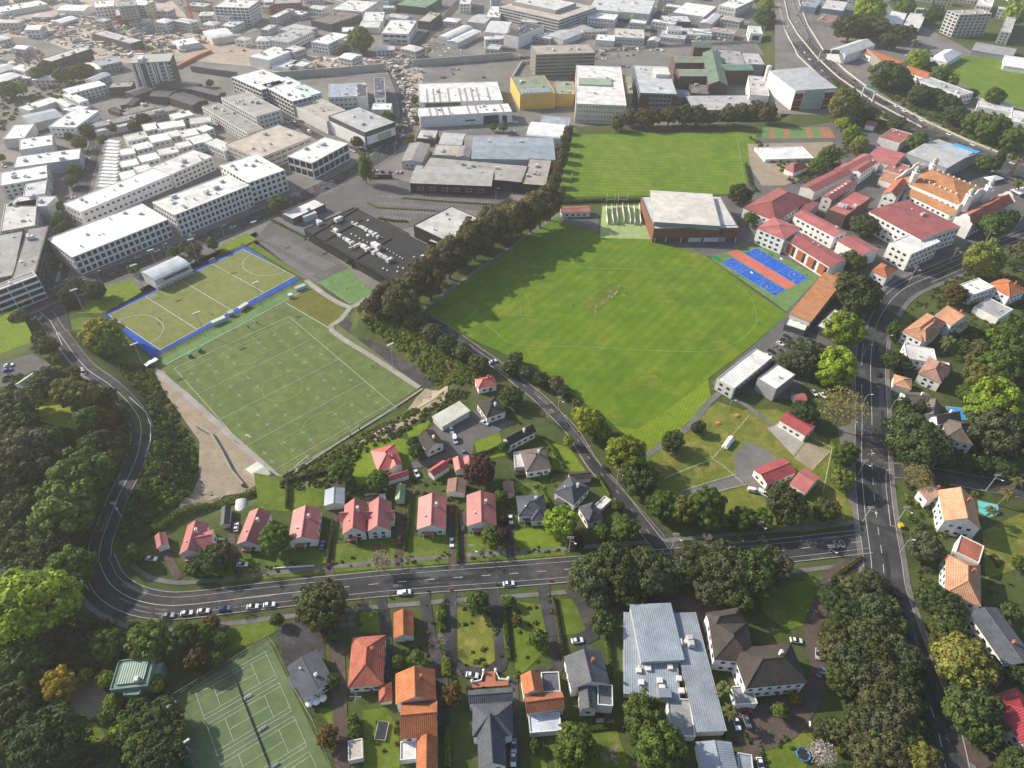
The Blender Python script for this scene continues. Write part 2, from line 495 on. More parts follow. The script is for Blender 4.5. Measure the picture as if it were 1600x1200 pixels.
patch("turf_strip", [250, 563, 468, 446, 478, 450, 256, 572], "bright_turf", 0.09)
patch("training_turf", [447, 474, 487, 450, 546, 486, 518, 515], "olive_turf", 0.10)
patch("training_court", [495, 441, 540, 417, 598, 451, 548, 477], "bright_turf", 0.10)
patch("tennis_ground", [272, 1092, 420, 1000, 524, 1215, 300, 1270], "court_green", 0.08)
patch("court_ground", [1110, 404, 1181, 377, 1187, 383, 1281, 432, 1228, 487, 1213, 474], "bright_turf", 0.11)
patch("blue_playground", [1126.7, 411, 1144, 402.7, 1227.7, 453, 1210.5, 462.6], "blue_court", 0.15)
patch("blue_playground", [1161.8, 395.5, 1182, 387.8, 1264, 435.3, 1244, 445.4], "blue_court", 0.15)
patch("running_track", [1135.6, 395.5, 1151, 390, 1244, 445.4, 1229.5, 452.5], "red_track", 0.15)
patch("roof_court", [1190, 217, 1192, 199, 1296, 199, 1306, 216], "bright_turf", 0.12)
for q in ([1202, 217, 1203, 200, 1210, 200, 1211, 217], [1224, 217, 1224, 200, 1232, 200, 1233, 217], [1262, 216, 1258, 199, 1266, 199, 1272, 216], [1284, 216, 1279, 199, 1296, 199, 1306, 216]):
    patch("court_band", q, "faded_red", 0.16)
# lawns, yards, drives
for q, m in (([1006, 714, 1120, 628, 1160, 640, 1215, 640, 1300, 690, 1338, 760, 1332, 820, 1250, 832, 1045, 815, 1020, 770], "dry_lawn"),
             ([120, 490, 150, 450, 205, 438, 222, 456, 165, 489], "bright_lawn"), ([342, 386, 385, 364, 402, 374, 385, 383, 346, 399], "bright_lawn"),
             ([104, 502, 126, 496, 160, 497, 236, 560, 226, 574, 150, 560, 112, 532], "lawn"), ([384, 386, 396, 379, 488, 440, 473, 441], "lawn"),
             ([0, 508, 40, 500, 60, 545, 30, 570, -20, 560], "bright_lawn"), ([548, 735, 550, 705, 600, 680, 650, 690, 640, 730, 610, 755, 560, 757], "bright_lawn"),
             ([405, 762, 455, 750, 512, 745, 505, 790, 470, 800, 405, 797], "lawn"), ([635, 672, 675, 655, 660, 682, 640, 690], "bright_lawn"),
             ([740, 690, 780, 675, 790, 712, 750, 720], "bright_lawn"), ([862, 692, 890, 700, 916, 737, 862, 737], "bright_lawn"), ([805, 755, 850, 752, 860, 780, 808, 782], "lawn"),
             ([330, 872, 600, 842, 870, 822, 884, 868, 600, 888, 340, 912], "lawn"), ([805, 830, 870, 820, 905, 850, 880, 862, 810, 858], "bright_lawn"),
             ([563, 957, 592, 953, 594, 988, 562, 988], "lawn"),
             ([567, 1110, 605, 1105, 622, 1140, 626, 1210, 567, 1210], "lawn"), ([300, 1042, 345, 1000, 360, 975, 420, 965, 436, 985, 400, 1003], "lawn"),
             ([495, 1105, 525, 1110, 523, 1145], "lawn"), ([1180, 922, 1290, 900, 1276, 970, 1230, 985, 1195, 960], "lawn"), ([1195, 1142, 1235, 1120, 1272, 1150, 1258, 1210, 1195, 1210], "lawn"),
             ([1535, 830, 1610, 795, 1620, 880, 1540, 905], "dry_lawn"), ([855, 1150, 905, 1140, 960, 1130, 985, 1200, 870, 1210], "lawn"), ([828, 1160, 850, 1158, 856, 1210, 830, 1210], "lawn")):
    patch("lawn", q, m, 0.10)
patch("lawn", [712, 950, 765, 945, 776, 1030, 760, 1043, 724, 1046, 713, 1020], "dry_lawn", 0.10)
patch("lawn", [872, 937, 900, 935, 917, 985, 906, 990, 880, 993], "lawn", 0.10)
patch("lawn", [800, 940, 848, 945, 861, 1010, 840, 1030, 806, 1062], "lawn", 0.10)
patch("knoll_grass", [50, 625, 97, 620, 118, 648, 128, 674, 90, 666, 52, 657], "rough_grass", 0.2, drape=True)
patch("slope_grass", [590, 505, 650, 520, 742, 585, 735, 606, 690, 604, 640, 566, 596, 535], "cliff_rock", 0.25, drape=True, step=2.5)
patch("cliff_foot", [527, 506, 549, 492, 562, 490, 575, 520, 640, 566, 690, 600, 665, 606, 650, 598], "asphalt", z=PIT + 0.07)
patch("sand_bank", [560, 692, 600, 668, 650, 622, 665, 607, 700, 600, 700, 622, 640, 665, 590, 690], "gravel", 0.2, drape=True)
patch("gravel_yard", [236, 576, 256, 580, 300, 630, 400, 712, 430, 745, 400, 768, 350, 775, 285, 800, 280, 790, 310, 750, 312, 690, 262, 620], "gravel", 0.2, drape=True)
patch("parking_lot", [398, 373, 428, 340, 545, 418, 490, 444, 470, 431], "old_asphalt", z=PIT + 0.12)
patch("parking_lot", [465, 338, 505, 300, 560, 262, 640, 285, 800, 300, 790, 335, 700, 322, 645, 353, 605, 364, 530, 330], "old_asphalt", z=PIT + 0.11)
patch("playground_paving", [1145, 712, 1167, 689, 1200, 704, 1218, 720, 1206, 767, 1170, 763, 1150, 738], "footpath", 0.14)
patch("playground_drive", [1064, 769, 1152, 741, 1166, 758, 1094, 776], "footpath", 0.15)
patch("garden_bed", [1262, 690, 1297, 705, 1270, 735, 1240, 716], "gravel", 0.14)
patch("concrete_yard", [1199, 669, 1215, 662, 1259, 688, 1240, 713], "concrete", 0.14)
patch("tennis_drive", [430, 985, 472, 962, 508, 985, 508, 1028, 495, 1016, 448, 1042], "asphalt", 0.12)
patch("hall_yard", [1135, 1120, 1180, 1105, 1240, 1078, 1275, 1100, 1230, 1140, 1190, 1165, 1200, 1210, 1180, 1210], "brick_drive", 0.12)
patch("hall_yard", [940, 960, 990, 930, 1115, 930, 1120, 990, 1110, 1120, 1062, 960], "brick_drive", 0.11)
patch("court_yard", [668, 670, 700, 655, 750, 640, 805, 660, 770, 680, 742, 690, 738, 710, 700, 712, 690, 690], "old_asphalt", 0.12)
patch("car_yard", [1160, 590, 1245, 500, 1262, 520, 1215, 590, 1240, 625, 1200, 620], "old_asphalt", 0.13)
patch("road_corner", [132, 872, 165, 893, 200, 916, 252, 928, 252, 962, 190, 968, 146, 955, 116, 925], "asphalt", 0.13)
patch("road_corner", [1318, 830, 1348, 800, 1400, 840, 1410, 890, 1350, 880, 1318, 872], "asphalt", 0.14)
patch("road_corner", [985, 800, 1000, 795, 1060, 850, 1075, 880, 1015, 886, 1010, 840], "asphalt", 0.13)
patch("road_corner", [36, 488, 96, 462, 112, 508, 98, 520, 80, 510], "asphalt", 0.18, drape=True)
patch("terrace_paving", [1310, 668, 1340, 660, 1345, 760, 1338, 815, 1318, 760], "footpath", 0.12)
for q in ([690, 489, 700, 486, 704, 490, 694, 494], [738, 478, 748, 476, 752, 481, 742, 484], [1010, 588, 1024, 586, 1028, 592, 1014, 594], [955, 648, 975, 650, 970, 656, 958, 654]):
    patch("worn_ground", q, "dry_lawn", 0.12, smooth=True)
patch("bare_clearing", [112, 1058, 150, 1062, 168, 1085, 165, 1112, 140, 1125, 116, 1118, 105, 1085], "gravel", 0.15)
patch("bare_clearing", [118, 1132, 150, 1128, 166, 1150, 150, 1165, 125, 1155], "dry_lawn", 0.15)
patch("park_asphalt", [-20, 575, 50, 553, 88, 575, 62, 602, -20, 606], "old_asphalt", 0.2, drape=True)
# pools
for q, c in (([1478, 636, 1516, 640, 1519, 655, 1486, 655], (0.03, 0.28, 0.62)), ([1528, 783, 1558, 790, 1560, 802, 1545, 808, 1530, 800], (0.12, 0.50, 0.48))):
    patch("swimming_pool_rim", [a + (1.3 if (i % 2 == 0 and a > np.mean(q[::2])) else -1.3 if i % 2 == 0 else 1.2 if a > np.mean(q[1::2]) else -1.2) for i, a in enumerate(q)], "concrete", 0.15)
    patch("pool_water", q, "water", 0.2, color=c)

# ------------------------------------------------------------------ roads with kerbs, footpaths and markings
def road(px, w, mat="asphalt", off=0.15, kerb=True, walk=0, name="road", step=3.0):
    P = spline(px_pts(px), step)
    mb = MB(); strip(mb, P, -w / 2, w / 2, off)
    structure(name, mb, mat)
    if kerb:
        kb = MB()
        strip(kb, P, w / 2, w / 2 + 0.3, off + 0.13, 0.3)
        strip(kb, P, -w / 2 - 0.3, -w / 2, off + 0.13, 0.3)
        structure("kerb", kb, "concrete")
    if walk:
        kb = MB()
        for s in (1, -1):
            a, b = w / 2 + walk, w / 2 + walk + 1.8
            strip(kb, P, a if s > 0 else -b, b if s > 0 else -a, off - 0.02)
        structure("footpath", kb, "footpath")
    return P
HILL = road([70, 490, 95, 525, 134, 575, 169, 600, 203, 632, 220, 662, 218, 700, 205, 738, 186, 775, 172, 812, 158, 850, 155, 878], 8, off=0.22, step=2.5)
STREET = road([155, 878, 172, 912, 205, 935, 250, 946, 300, 945, 400, 933, 500, 922, 600, 912, 700, 904, 800, 897, 900, 889, 1000, 881, 1100, 872, 1200, 863, 1300, 852, 1352, 846], 10.6, walk=3.2)
LANE = road([665, 495, 700, 517, 750, 552, 790, 580, 812, 598, 840, 620, 868, 647, 896, 677, 926, 725, 959, 762, 988, 800, 1017, 837, 1040, 868], 5.6)
AVENUE = road([1480, 1215, 1462, 1130, 1436, 1065, 1405, 980, 1384, 915, 1378, 870, 1368, 800, 1362, 725, 1362, 650, 1360, 575, 1365, 525, 1380, 487, 1412, 452, 1475, 424, 1525, 403, 1575, 382, 1650, 352], 14, off=0.17, walk=0.4)
road([1386, 735, 1425, 738, 1480, 746, 1540, 757, 1640, 775], 8, off=0.14)
MAIN = road([-60, 510, 30, 485, 80, 463, 150, 437, 250, 400, 350, 362, 420, 332, 490, 300, 555, 268, 600, 240, 630, 205, 637, 175, 628, 140, 615, 108], 15, walk=0.4)
road([615, 108, 650, 75, 690, 35, 725, -5, 745, -30], 12)
SIDE = road([86, 452, 100, 405, 112, 365, 121, 320, 131, 285, 143, 245, 150, 220, 135, 203, 90, 203, 40, 205], 11, off=0.14, walk=0.4)
road([588, 240, 545, 232, 490, 211, 450, 183, 405, 158], 9, off=0.13)
road([650, 98, 800, 92, 900, 84, 1000, 75, 1100, 70, 1205, 62], 10, off=0.16)
road([1022, 72, 1022, 50, 1025, 30, 1035, 0], 9, off=0.14)
road([60, 55, 130, 75, 200, 92, 250, 96, 320, 70, 400, 45], 9, "concrete", off=0.2, kerb=False, name="site_road")
road([330, 78, 420, 110, 520, 118, 620, 112, 700, 100], 6, "concrete", off=0.19, kerb=False, name="site_road")
road([-30, 884, 40, 888, 95, 900, 120, 925], 5, off=0.15, kerb=False)
MOTOR = road([1208, -60, 1222, 5, 1240, 45, 1262, 78, 1300, 118, 1345, 148, 1395, 180, 1450, 210, 1520, 240, 1600, 272, 1720, 318], 31, off=0.2, kerb=False, name="motorway", step=6)
road([655, 490, 720, 440, 790, 392, 850, 350, 878, 332], 2.4, "footpath", off=0.14, kerb=False, name="footpath")
road([478, 438, 510, 462, 548, 480, 575, 466, 604, 449], 3.2, "concrete", off=0.16, kerb=False, name="footpath")
road([548, 480, 532, 500, 518, 516, 585, 560, 655, 606], 3.0, "concrete", off=0.17, kerb=False, name="footpath")
road([240, 577, 300, 626, 370, 690, 438, 750], 3.0, "concrete", off=0.3, kerb=False, name="footpath")
road([660, 608, 600, 648, 520, 698, 440, 752], 1.2, "concrete", off=0.4, kerb=False, name="footpath")
road([1010, 712, 1035, 695, 1075, 668, 1105, 632, 1125, 612, 1120, 600], 3, "footpath", off=0.16, kerb=False, name="footpath")
road([1125, 612, 1160, 630, 1195, 655, 1210, 665], 2.4, "footpath", off=0.15, kerb=False, name="footpath")
for p, w, m in (([527, 950, 529, 1040, 535, 1210], 4.5, "brick_drive"), ([704, 918, 704, 980, 708, 1035, 745, 1053, 782, 1040, 776, 960, 770, 918], 4.5, "asphalt"),
                ([848, 910, 857, 960, 870, 1020, 868, 1050, 838, 1055], 4.5, "asphalt"), ([892, 918, 912, 945, 926, 990, 905, 1002, 930, 1030], 5.5, "asphalt"),
                ([662, 920, 672, 990, 690, 1060, 694, 1150], 4, "asphalt"), ([596, 935, 604, 990, 608, 1060], 3.5, "asphalt"),
                ([1188, 1158, 1230, 1140, 1258, 1105, 1280, 1050, 1268, 990, 1285, 940, 1300, 905, 1330, 880], 6, "brick_drive"),
                ([517, 905, 515, 850, 525, 800], 3, "brick_drive"), ([622, 895, 625, 850, 628, 800], 3, "brick_drive"), ([706, 890, 707, 850, 706, 790], 3, "brick_drive"), ([723, 888, 722, 850, 722, 800], 3, "brick_drive"),
                ([375, 905, 362, 850, 366, 815], 3, "brick_drive"), ([280, 905, 262, 870, 255, 855], 3, "brick_drive"), ([700, 712, 660, 725, 640, 728], 4, "old_asphalt"), ([800, 885, 797, 850, 797, 800], 3, "asphalt"),
                ([805, 1210, 802, 1120, 800, 1060], 4, "asphalt"), ([1560, 1150, 1530, 1190, 1500, 1160], 5, "brick_drive")):
    road(p, w, m, off=0.18, kerb=False, name="driveway")
LINES = MB()
YELLOW = MB()
FAINT = MB()
def mark(P, w0, w1=None, off=0.3, mb=LINES):
    if w1 is None:
        w0, w1 = -w0 / 2, w0 / 2
    strip(mb, P, w0, w1, off)
def dashes(P, at_w, w, on, gap, off=0.3):
    P = np.array(P)
    s = np.concatenate([[0], np.cumsum(np.linalg.norm(np.diff(P, axis=0), axis=1))])
    x = 0
    while x + on < s[-1]:
        q = [np.array((np.interp(t, s, P[:, 0]), np.interp(t, s, P[:, 1]))) for t in np.linspace(x, x + on, 3)]
        mark(q, at_w - w / 2, at_w + w / 2, off)
        x += on + gap
def pxline(flat, w=0.25, off=0.3, smooth=False, mb=LINES):
    p = px_pts(flat)
    mark(spline(p, 2) if smooth else line2(p, 2), w, None, off, mb)
mark(HILL[12:], -0.12, 0.12, 0.4)
mark(HILL[20:48], -3.7, -3.5, 0.4)
mark(STREET[:70], 3.3, 3.42); mark(STREET[8:130], -3.42, -3.3)
mark(STREET[:26], -0.1, 0.12)
dashes(STREET[26:], 0.0, 0.2, 3.5, 7)
mark(STREET[75:150], 3.3, 3.42)
i0 = len(AVENUE)
dashes(AVENUE[:45], 0, 0.25, 4, 5); mark(AVENUE[48:70], -0.12, 0.14); mark(AVENUE[73:], -0.12, 0.14)
mark(AVENUE[62:], 4.2, 4.45); mark(AVENUE[10:58], 4.2, 4.45)
mark(AVENUE[96:], -4.4, -4.2)
dashes(MAIN, 0, 0.25, 4, 6); dashes(MAIN, 4.5, 0.2, 3, 3); dashes(SIDE, 0, 0.2, 3, 6)
dashes(LANE, 0, 0.18, 2, 9)
for k in (-12.6, -8.8, -5.2, 5.2, 8.8, 12.6):
    dashes(MOTOR, k, 0.35, 5, 9, 0.4) if abs(k) < 12 else mark(MOTOR, k - 0.2, k + 0.2, 0.4)
pxline([1392, 734, 1385, 735, 1384, 747, 1384, 765, 1388, 795, 1391, 822, 1398, 823], 0.25)
for k in range(6):
    pxline([1060 + k * 1.1, 865 + 4.6 * k, 1076 + k * 1.1, 864.2 + 4.6 * k], 0.75)
for i in range(9):                                            # angled bays on the lane
    a = np.array(LANE[14 + i * 3]); b = np.array(LANE[15 + i * 3])
    d = (b - a) / np.linalg.norm(b - a); n = np.array((-d[1], d[0]))
    mark([a + n * 1.8, a + n * 4.0], 0.18)
for a, b in ((54, 497), (64, 497)):
    p = at(a, b); q = Hs(p[0], p[1]) + 0.5
    for e in (((-.9, -2), (.9, -2)), ((.9, -2), (0, 2)), ((0, 2), (-.9, -2))):
        mark([p[:2] + np.array(e[0]), p[:2] + np.array(e[1])], 0.35, None, 0.5)
pxline([62, 488, 80, 503, 92, 527, 98, 541], 0.3, 0.5)
pxline([300, 905, 0, 0][:2] + [302, 905], 0.1)
def frame(a, b, d):
    A, B, D = at(*a)[:2], at(*b)[:2], at(*d)[:2]
    u = (B - A) / np.linalg.norm(B - A)
    n = np.array((-u[1], u[0]))
    if (D - A) @ n < 0:
        n = -n
    return A, u, n, np.linalg.norm(B - A), (D - A) @ n
def seg(F, x0, y0, x1, y1, w=0.3, off=0.2, mb=LINES):
    A, u, n = F[:3]
    mark(line2([A + u * x0 + n * y0, A + u * x1 + n * y1], 4), w, None, off, mb)
def arc(F, cx, cy, r, a0, a1, w=0.3, off=0.2, mb=LINES, k=24):
    A, u, n = F[:3]
    t = np.radians(np.linspace(a0, a1, k))
    mark([A + u * (cx + r * math.cos(q)) + n * (cy + r * math.sin(q)) for q in t], w, None, off, mb)
def rect(F, x0, y0, x1, y1, w=0.3, off=0.2, mb=LINES):
    for e in ((x0, y0, x1, y0), (x1, y0, x1, y1), (x1, y1, x0, y1), (x0, y1, x0, y0)):
        seg(F, *e, w, off, mb)
HF = frame((170, 492.5), (380, 390), (240, 553))
L_, W_ = HF[3], HF[4]
_c = [HF[0], HF[0] + HF[1] * L_, HF[0] + HF[1] * L_ + HF[2] * W_, HF[0] + HF[2] * W_]
mb = MB(); mb.add([(q[0], q[1], PIT + 0.2) for q in _c], [(0, 1, 2, 3)] if np.cross(_c[1] - _c[0], _c[2] - _c[1]) > 0 else [(3, 2, 1, 0)])
structure("hockey_turf", mb, "hockey_turf")
rect(HF, 0, 0, L_, W_, 0.35, .3)
for x in (L_ * .25, L_ * .5, L_ * .75):
    seg(HF, x, 0, x, W_, 0.35, .3)
for x, s in ((0, 1), (L_, -1)):
    c = W_ / 2
    if s > 0:
        arc(HF, 0, c - 1.8, 14.6, -90, 0, .3, .3); arc(HF, 0, c + 1.8, 14.6, 0, 90, .3, .3); seg(HF, 14.6, c - 1.8, 14.6, c + 1.8, .3, .3)
    else:
        arc(HF, L_, c - 1.8, 14.6, 180, 270, .3, .3); arc(HF, L_, c + 1.8, 14.6, 90, 180, .3, .3); seg(HF, L_ - 14.6, c - 1.8, L_ - 14.6, c + 1.8, .3, .3)
    for k in range(14):
        a = -90 + k * 180 / 13 + (0 if s > 0 else 180)
        arc(HF, x, c, 19.6, a, a + 3, 0.15, .3, k=3)
RF = frame((272.5, 576), (452, 495), (459, 732))
RW, RL = RF[3], RF[4]
rect(RF, 0, 0, RW, RL, 0.2)
for y in (5, 27, RL / 2, RL - 27, RL - 5):
    seg(RF, 0, y, RW, y, 0.14)
for y in (10, 17, 33, 42, RL - 42, RL - 33, RL - 17, RL - 10):
    for x in (5, 15, RW / 2 - 9, RW / 2 + 9, RW - 15, RW - 5):
        seg(RF, x - 1.6, y, x + 1.6, y, 0.14); seg(RF, x, y - 1.6, x, y + 1.6, 0.14)
arc(RF, RW / 2, RL / 2, 10, 0, 360, 0.14, mb=YELLOW, k=40)
for y0, s in ((3, 1), (RL - 3, -1)):
    rect(RF, RW / 2 - 20, y0, RW / 2 + 20, y0 + s * 16.5, 0.12, mb=YELLOW)
    rect(RF, RW / 2 - 9, y0, RW / 2 + 9, y0 + s * 5.5, 0.12, mb=YELLOW)
    arc(RF, RW / 2, y0 + s * 11, 9.2, 37 if s > 0 else 217, 143 if s > 0 else 323, 0.12, mb=YELLOW)
seg(RF, 4, 3, RW - 4, 3, 0.12, mb=YELLOW); seg(RF, 4, RL - 3, RW - 4, RL - 3, 0.12, mb=YELLOW)
pxline([256, 572, 300, 548, 380, 506, 468, 458, 488, 450], 0.4, 0.22)
pxline([447, 474, 518, 515], 0.4, 0.22)
for q in ((383.5, 679.5, 386, 681.5), (386, 681.5, 387.5, 680.6), (387.5, 680.6, 390, 683), (390, 683, 393, 683.5)):
    pxline(list(q), 0.5, 0.25)
# oval lines, cricket blocks
pxline([740, 482, 752, 500, 775, 520, 800, 537, 850, 541, 920, 543, 1000, 547, 1075, 550, 1110, 549, 1140, 540, 1165, 525, 1181, 505, 1181, 488, 1172, 465, 1145, 442, 1105, 427, 1060, 422, 950, 420, 850, 417, 760, 428], 0.2, 0.2, True, FAINT)
pxline([815, 452, 824, 465, 828, 480, 828, 493], 0.16, 0.2, True, FAINT); pxline([800, 458, 810, 470, 813, 482, 813, 494], 0.16, 0.2, True, FAINT); pxline([790, 493, 838, 493], 0.16, 0.2, False, FAINT)
patch("cricket_strip", [910, 479, 950, 443, 966, 449, 930, 489], "lawn", 0.12)
patch("cricket_strip", [923, 486, 961, 450, 966, 452, 930, 489], "dry_lawn", 0.15)
patch("cricket_strip", [1015, 268, 1015, 265, 1075, 264, 1075, 267], "dry_lawn", 0.15)
patch("cricket_strip", [1540, 120, 1546, 120, 1566, 134, 1558, 134], "dry_lawn", 0.15)
# tennis
TF = frame((305, 1080), (415, 1019), (432, 1059))
TS = np.linalg.norm(at(435, 1068)[:2] - at(415, 1019)[:2])
_k = 23.77 / TF[3]
for i in range(5):
    y = i * TS
    rect(TF, 0, y, TF[3], y + 10.97, 0.11)
    for q in (1.37, 9.6):
        seg(TF, 0, y + q, TF[3], y + q, 0.11)
    for x in (TF[3] / 2 - 6.4, TF[3] / 2 + 6.4):
        seg(TF, x, y + 1.37, x, y + 9.6, 0.11)
    seg(TF, TF[3] / 2 - 6.4, y + 5.5, TF[3] / 2 + 6.4, y + 5.5, 0.11)
# blue courts and track
BF = frame((1126.7, 411), (1210.5, 462.6), (1144, 402.7))
for k in range(7):
    a = k / 6
    pxline([1135.6 + a * 15.4, 395.5 - a * 5.5, 1229.5 + a * 14.5, 452.5 - a * 7.1], 0.22, 0.25)
for q in ([1126.7, 411, 1144, 402.7, 1227.7, 453, 1210.5, 462.6, 1126.7, 411], [1161.8, 395.5, 1182, 387.8, 1264, 435.3, 1244, 445.4, 1161.8, 395.5], [1154, 428, 1172, 419], [1178, 443, 1197, 434], [1192, 412, 1209, 404], [1213, 426, 1232, 417]):
    pxline(q, 0.13, 0.25)
for a, b in ((1146, 416), (1202, 449), (1186, 396), (1246, 431)):
    p = at(a, b)[:2]
    mark([p + 5.2 * np.array((math.cos(t), math.sin(t))) for t in np.linspace(0, 6.283, 24)], 0.13, None, 0.25)
    mark([p + 1.8 * np.array((math.cos(t), math.sin(t))) for t in np.linspace(0, 6.283, 16)], 0.13, None, 0.25)
# parking bays
def bays(a, b, n, ln, w=0.15, off=0.2):
    A, B = at(*a)[:2], at(*b)[:2]
    d = (B - A) / np.linalg.norm(B - A); nn = np.array((-d[1], d[0]))
    for i in range(n + 1):
        p = A + (B - A) * i / n
        mark([p - nn * ln / 2, p + nn * ln / 2], w, None, off)
bays((423, 372), (515, 418), 30, 9, 0.2); bays((406, 382), (487, 430), 26, 5, 0.2)
for a, b in (((590, 306), (775, 317)), ((592, 317), (700, 326)), ((600, 330), (680, 333)), ((602, 339), (640, 343))):
    bays(a, b, int((b[0] - a[0]) / 4.5), 5, 0.2)
bays((1186, 566), (1235, 520), 16, 5, 0.15, 0.3); bays((1395, 418), (1360, 398), 8, 5, 0.15, 0.3)
structure("road_markings", LINES, "line", (0.50, 0.51, 0.48))
structure("oval_markings", FAINT, "line", (0.30, 0.36, 0.14))
structure("field_markings", YELLOW, "line", (0.42, 0.36, 0.06))
_rr = random.Random(3)
for P, w, n in ((HILL, 8, 7), (STREET, 10, 26), (AVENUE, 14, 26), (LANE, 6, 10), (MAIN, 15, 16), (SIDE, 11, 8)):
    for i in range(n):
        k = _rr.randrange(2, len(P) - 4); s0 = _rr.uniform(-w * .42, w * .3); ww = _rr.uniform(.6, 2.2)
        m = MB(); strip(m, P[k:k + _rr.choice((2, 2, 3, 4, 6))], s0, min(w * .45, s0 + ww), .235)
        structure("road_repair", m, _rr.choice(("asphalt_patch", "asphalt_patch", "old_asphalt")))
    for i in range(n // 2):
        k = _rr.randrange(2, len(P) - 3); c = np.array(P[k]) + np.array((_rr.uniform(-2, 2), _rr.uniform(-2, 2))); m = MB()
        m.lathe([(.42, 0), (.42, .03)], 10, (c[0], c[1])); z = Hs(*c)
        o = structure("manhole_cover", m, "plain", (.05, .05, .05)); o.location.z = z + .27
def flat_text(s, px, py, size, ang, col=(0.5, 0.5, 0.5)):
    cu = bpy.data.curves.new("road_lettering", 'FONT')
    cu.body, cu.size, cu.align_x, cu.align_y = s, size, 'CENTER', 'CENTER'
    p = at(px, py)
    o = link("road_lettering", cu, None, col, (p[0], p[1], p[2] + 0.3), ang)
    cu.materials.append(M["line"])
    o["kind"] = "structure"
flat_text("50", 1311, 851, 5, math.radians(8), (0.3, 0.3, 0.32))
# ------------------------------------------------------------------ buildings
COL = dict(W=(.72, .70, .66), w=(.58, .56, .52), C=(.60, .53, .41), G=(.28, .28, .28), g=(.42, .41, .40), L=(.50, .50, .49), D=(.07, .07, .075), K=(.022, .021, .022), k=(.045, .045, .048),
           P=(.42, .135, .122), R=(.30, .088, .078), r=(.36, .07, .07), O=(.45, .16, .07), o=(.48, .22, .10), S=(.40, .13, .085), T=(.44, .39, .33), t=(.30, .26, .21), B=(.26, .29, .325), b=(.30, .34, .38),
           N=(.072, .060, .051), n=(.16, .13, .11), Y=(.55, .34, .09), E=(.26, .30, .21), e=(.13, .18, .12), Z=(.13, .13, .14), z=(.10, .105, .115), X=(.10, .062, .05), x=(.33, .12, .06), V=(.55, .54, .44), H=(.025, .05, .22), Q=(.30, .03, .03), F=(.15, .24, .185),
           M=(.52, .27, .16), J=(.33, .20, .15), U=(.30, .025, .04), A=(.085, .09, .105))
BUILT = []          # (root, centre px, label)
def fit(A, B, Cc, h):
    p = [at(*q, h) for q in (A, B, Cc)]
    g = min(q[2] for q in p)
    z = g + h
    a, b, c = [pz(*q, z) for q in (A, B, Cc)]
    u = (b - a) / np.linalg.norm(b - a)
    n = np.array((-u[1], u[0]))
    if (c - b) @ n < 0:
        a, b, u, n = b, a, -u, -n
    w, d = np.linalg.norm(b - a), abs((c - b) @ n)
    if np.linalg.norm(c - b) > w:                 # square up along the longer side
        n = (c - b) / np.linalg.norm(c - b)
        u = np.array((n[1], -n[0]))
        d, w = np.linalg.norm(c - b), abs((b - a) @ u)
        a = b - u * w
    ce = a + u * w / 2 + n * d / 2
    return ce, math.atan2(u[1], u[0]), w, max(d, 1.0), g
_wcache = {}
def unit_window(w, h, kind="window"):
    """a window with frame and glass standing 6 cm proud of its wall, facing -y"""
    k = (round(w, 1), round(h, 1), kind)
    if k not in _wcache:
        f, t = MB(), 0.1
        f.box(-w / 2 - t, w / 2 + t, -.07, 0, -h / 2 - t, -h / 2); f.box(-w / 2 - t, w / 2 + t, -.07, 0, h / 2, h / 2 + t)
        f.box(-w / 2 - t, -w / 2, -.07, 0, -h / 2, h / 2); f.box(w / 2, w / 2 + t, -.07, 0, -h / 2, h / 2)
        g = MB(); g.box(-w / 2, w / 2, -.035, 0, -h / 2, h / 2)
        _wcache[k] = (f.mesh("window_frame", "plain"), g.mesh("window_pane", "glass"))
    return _wcache[k]
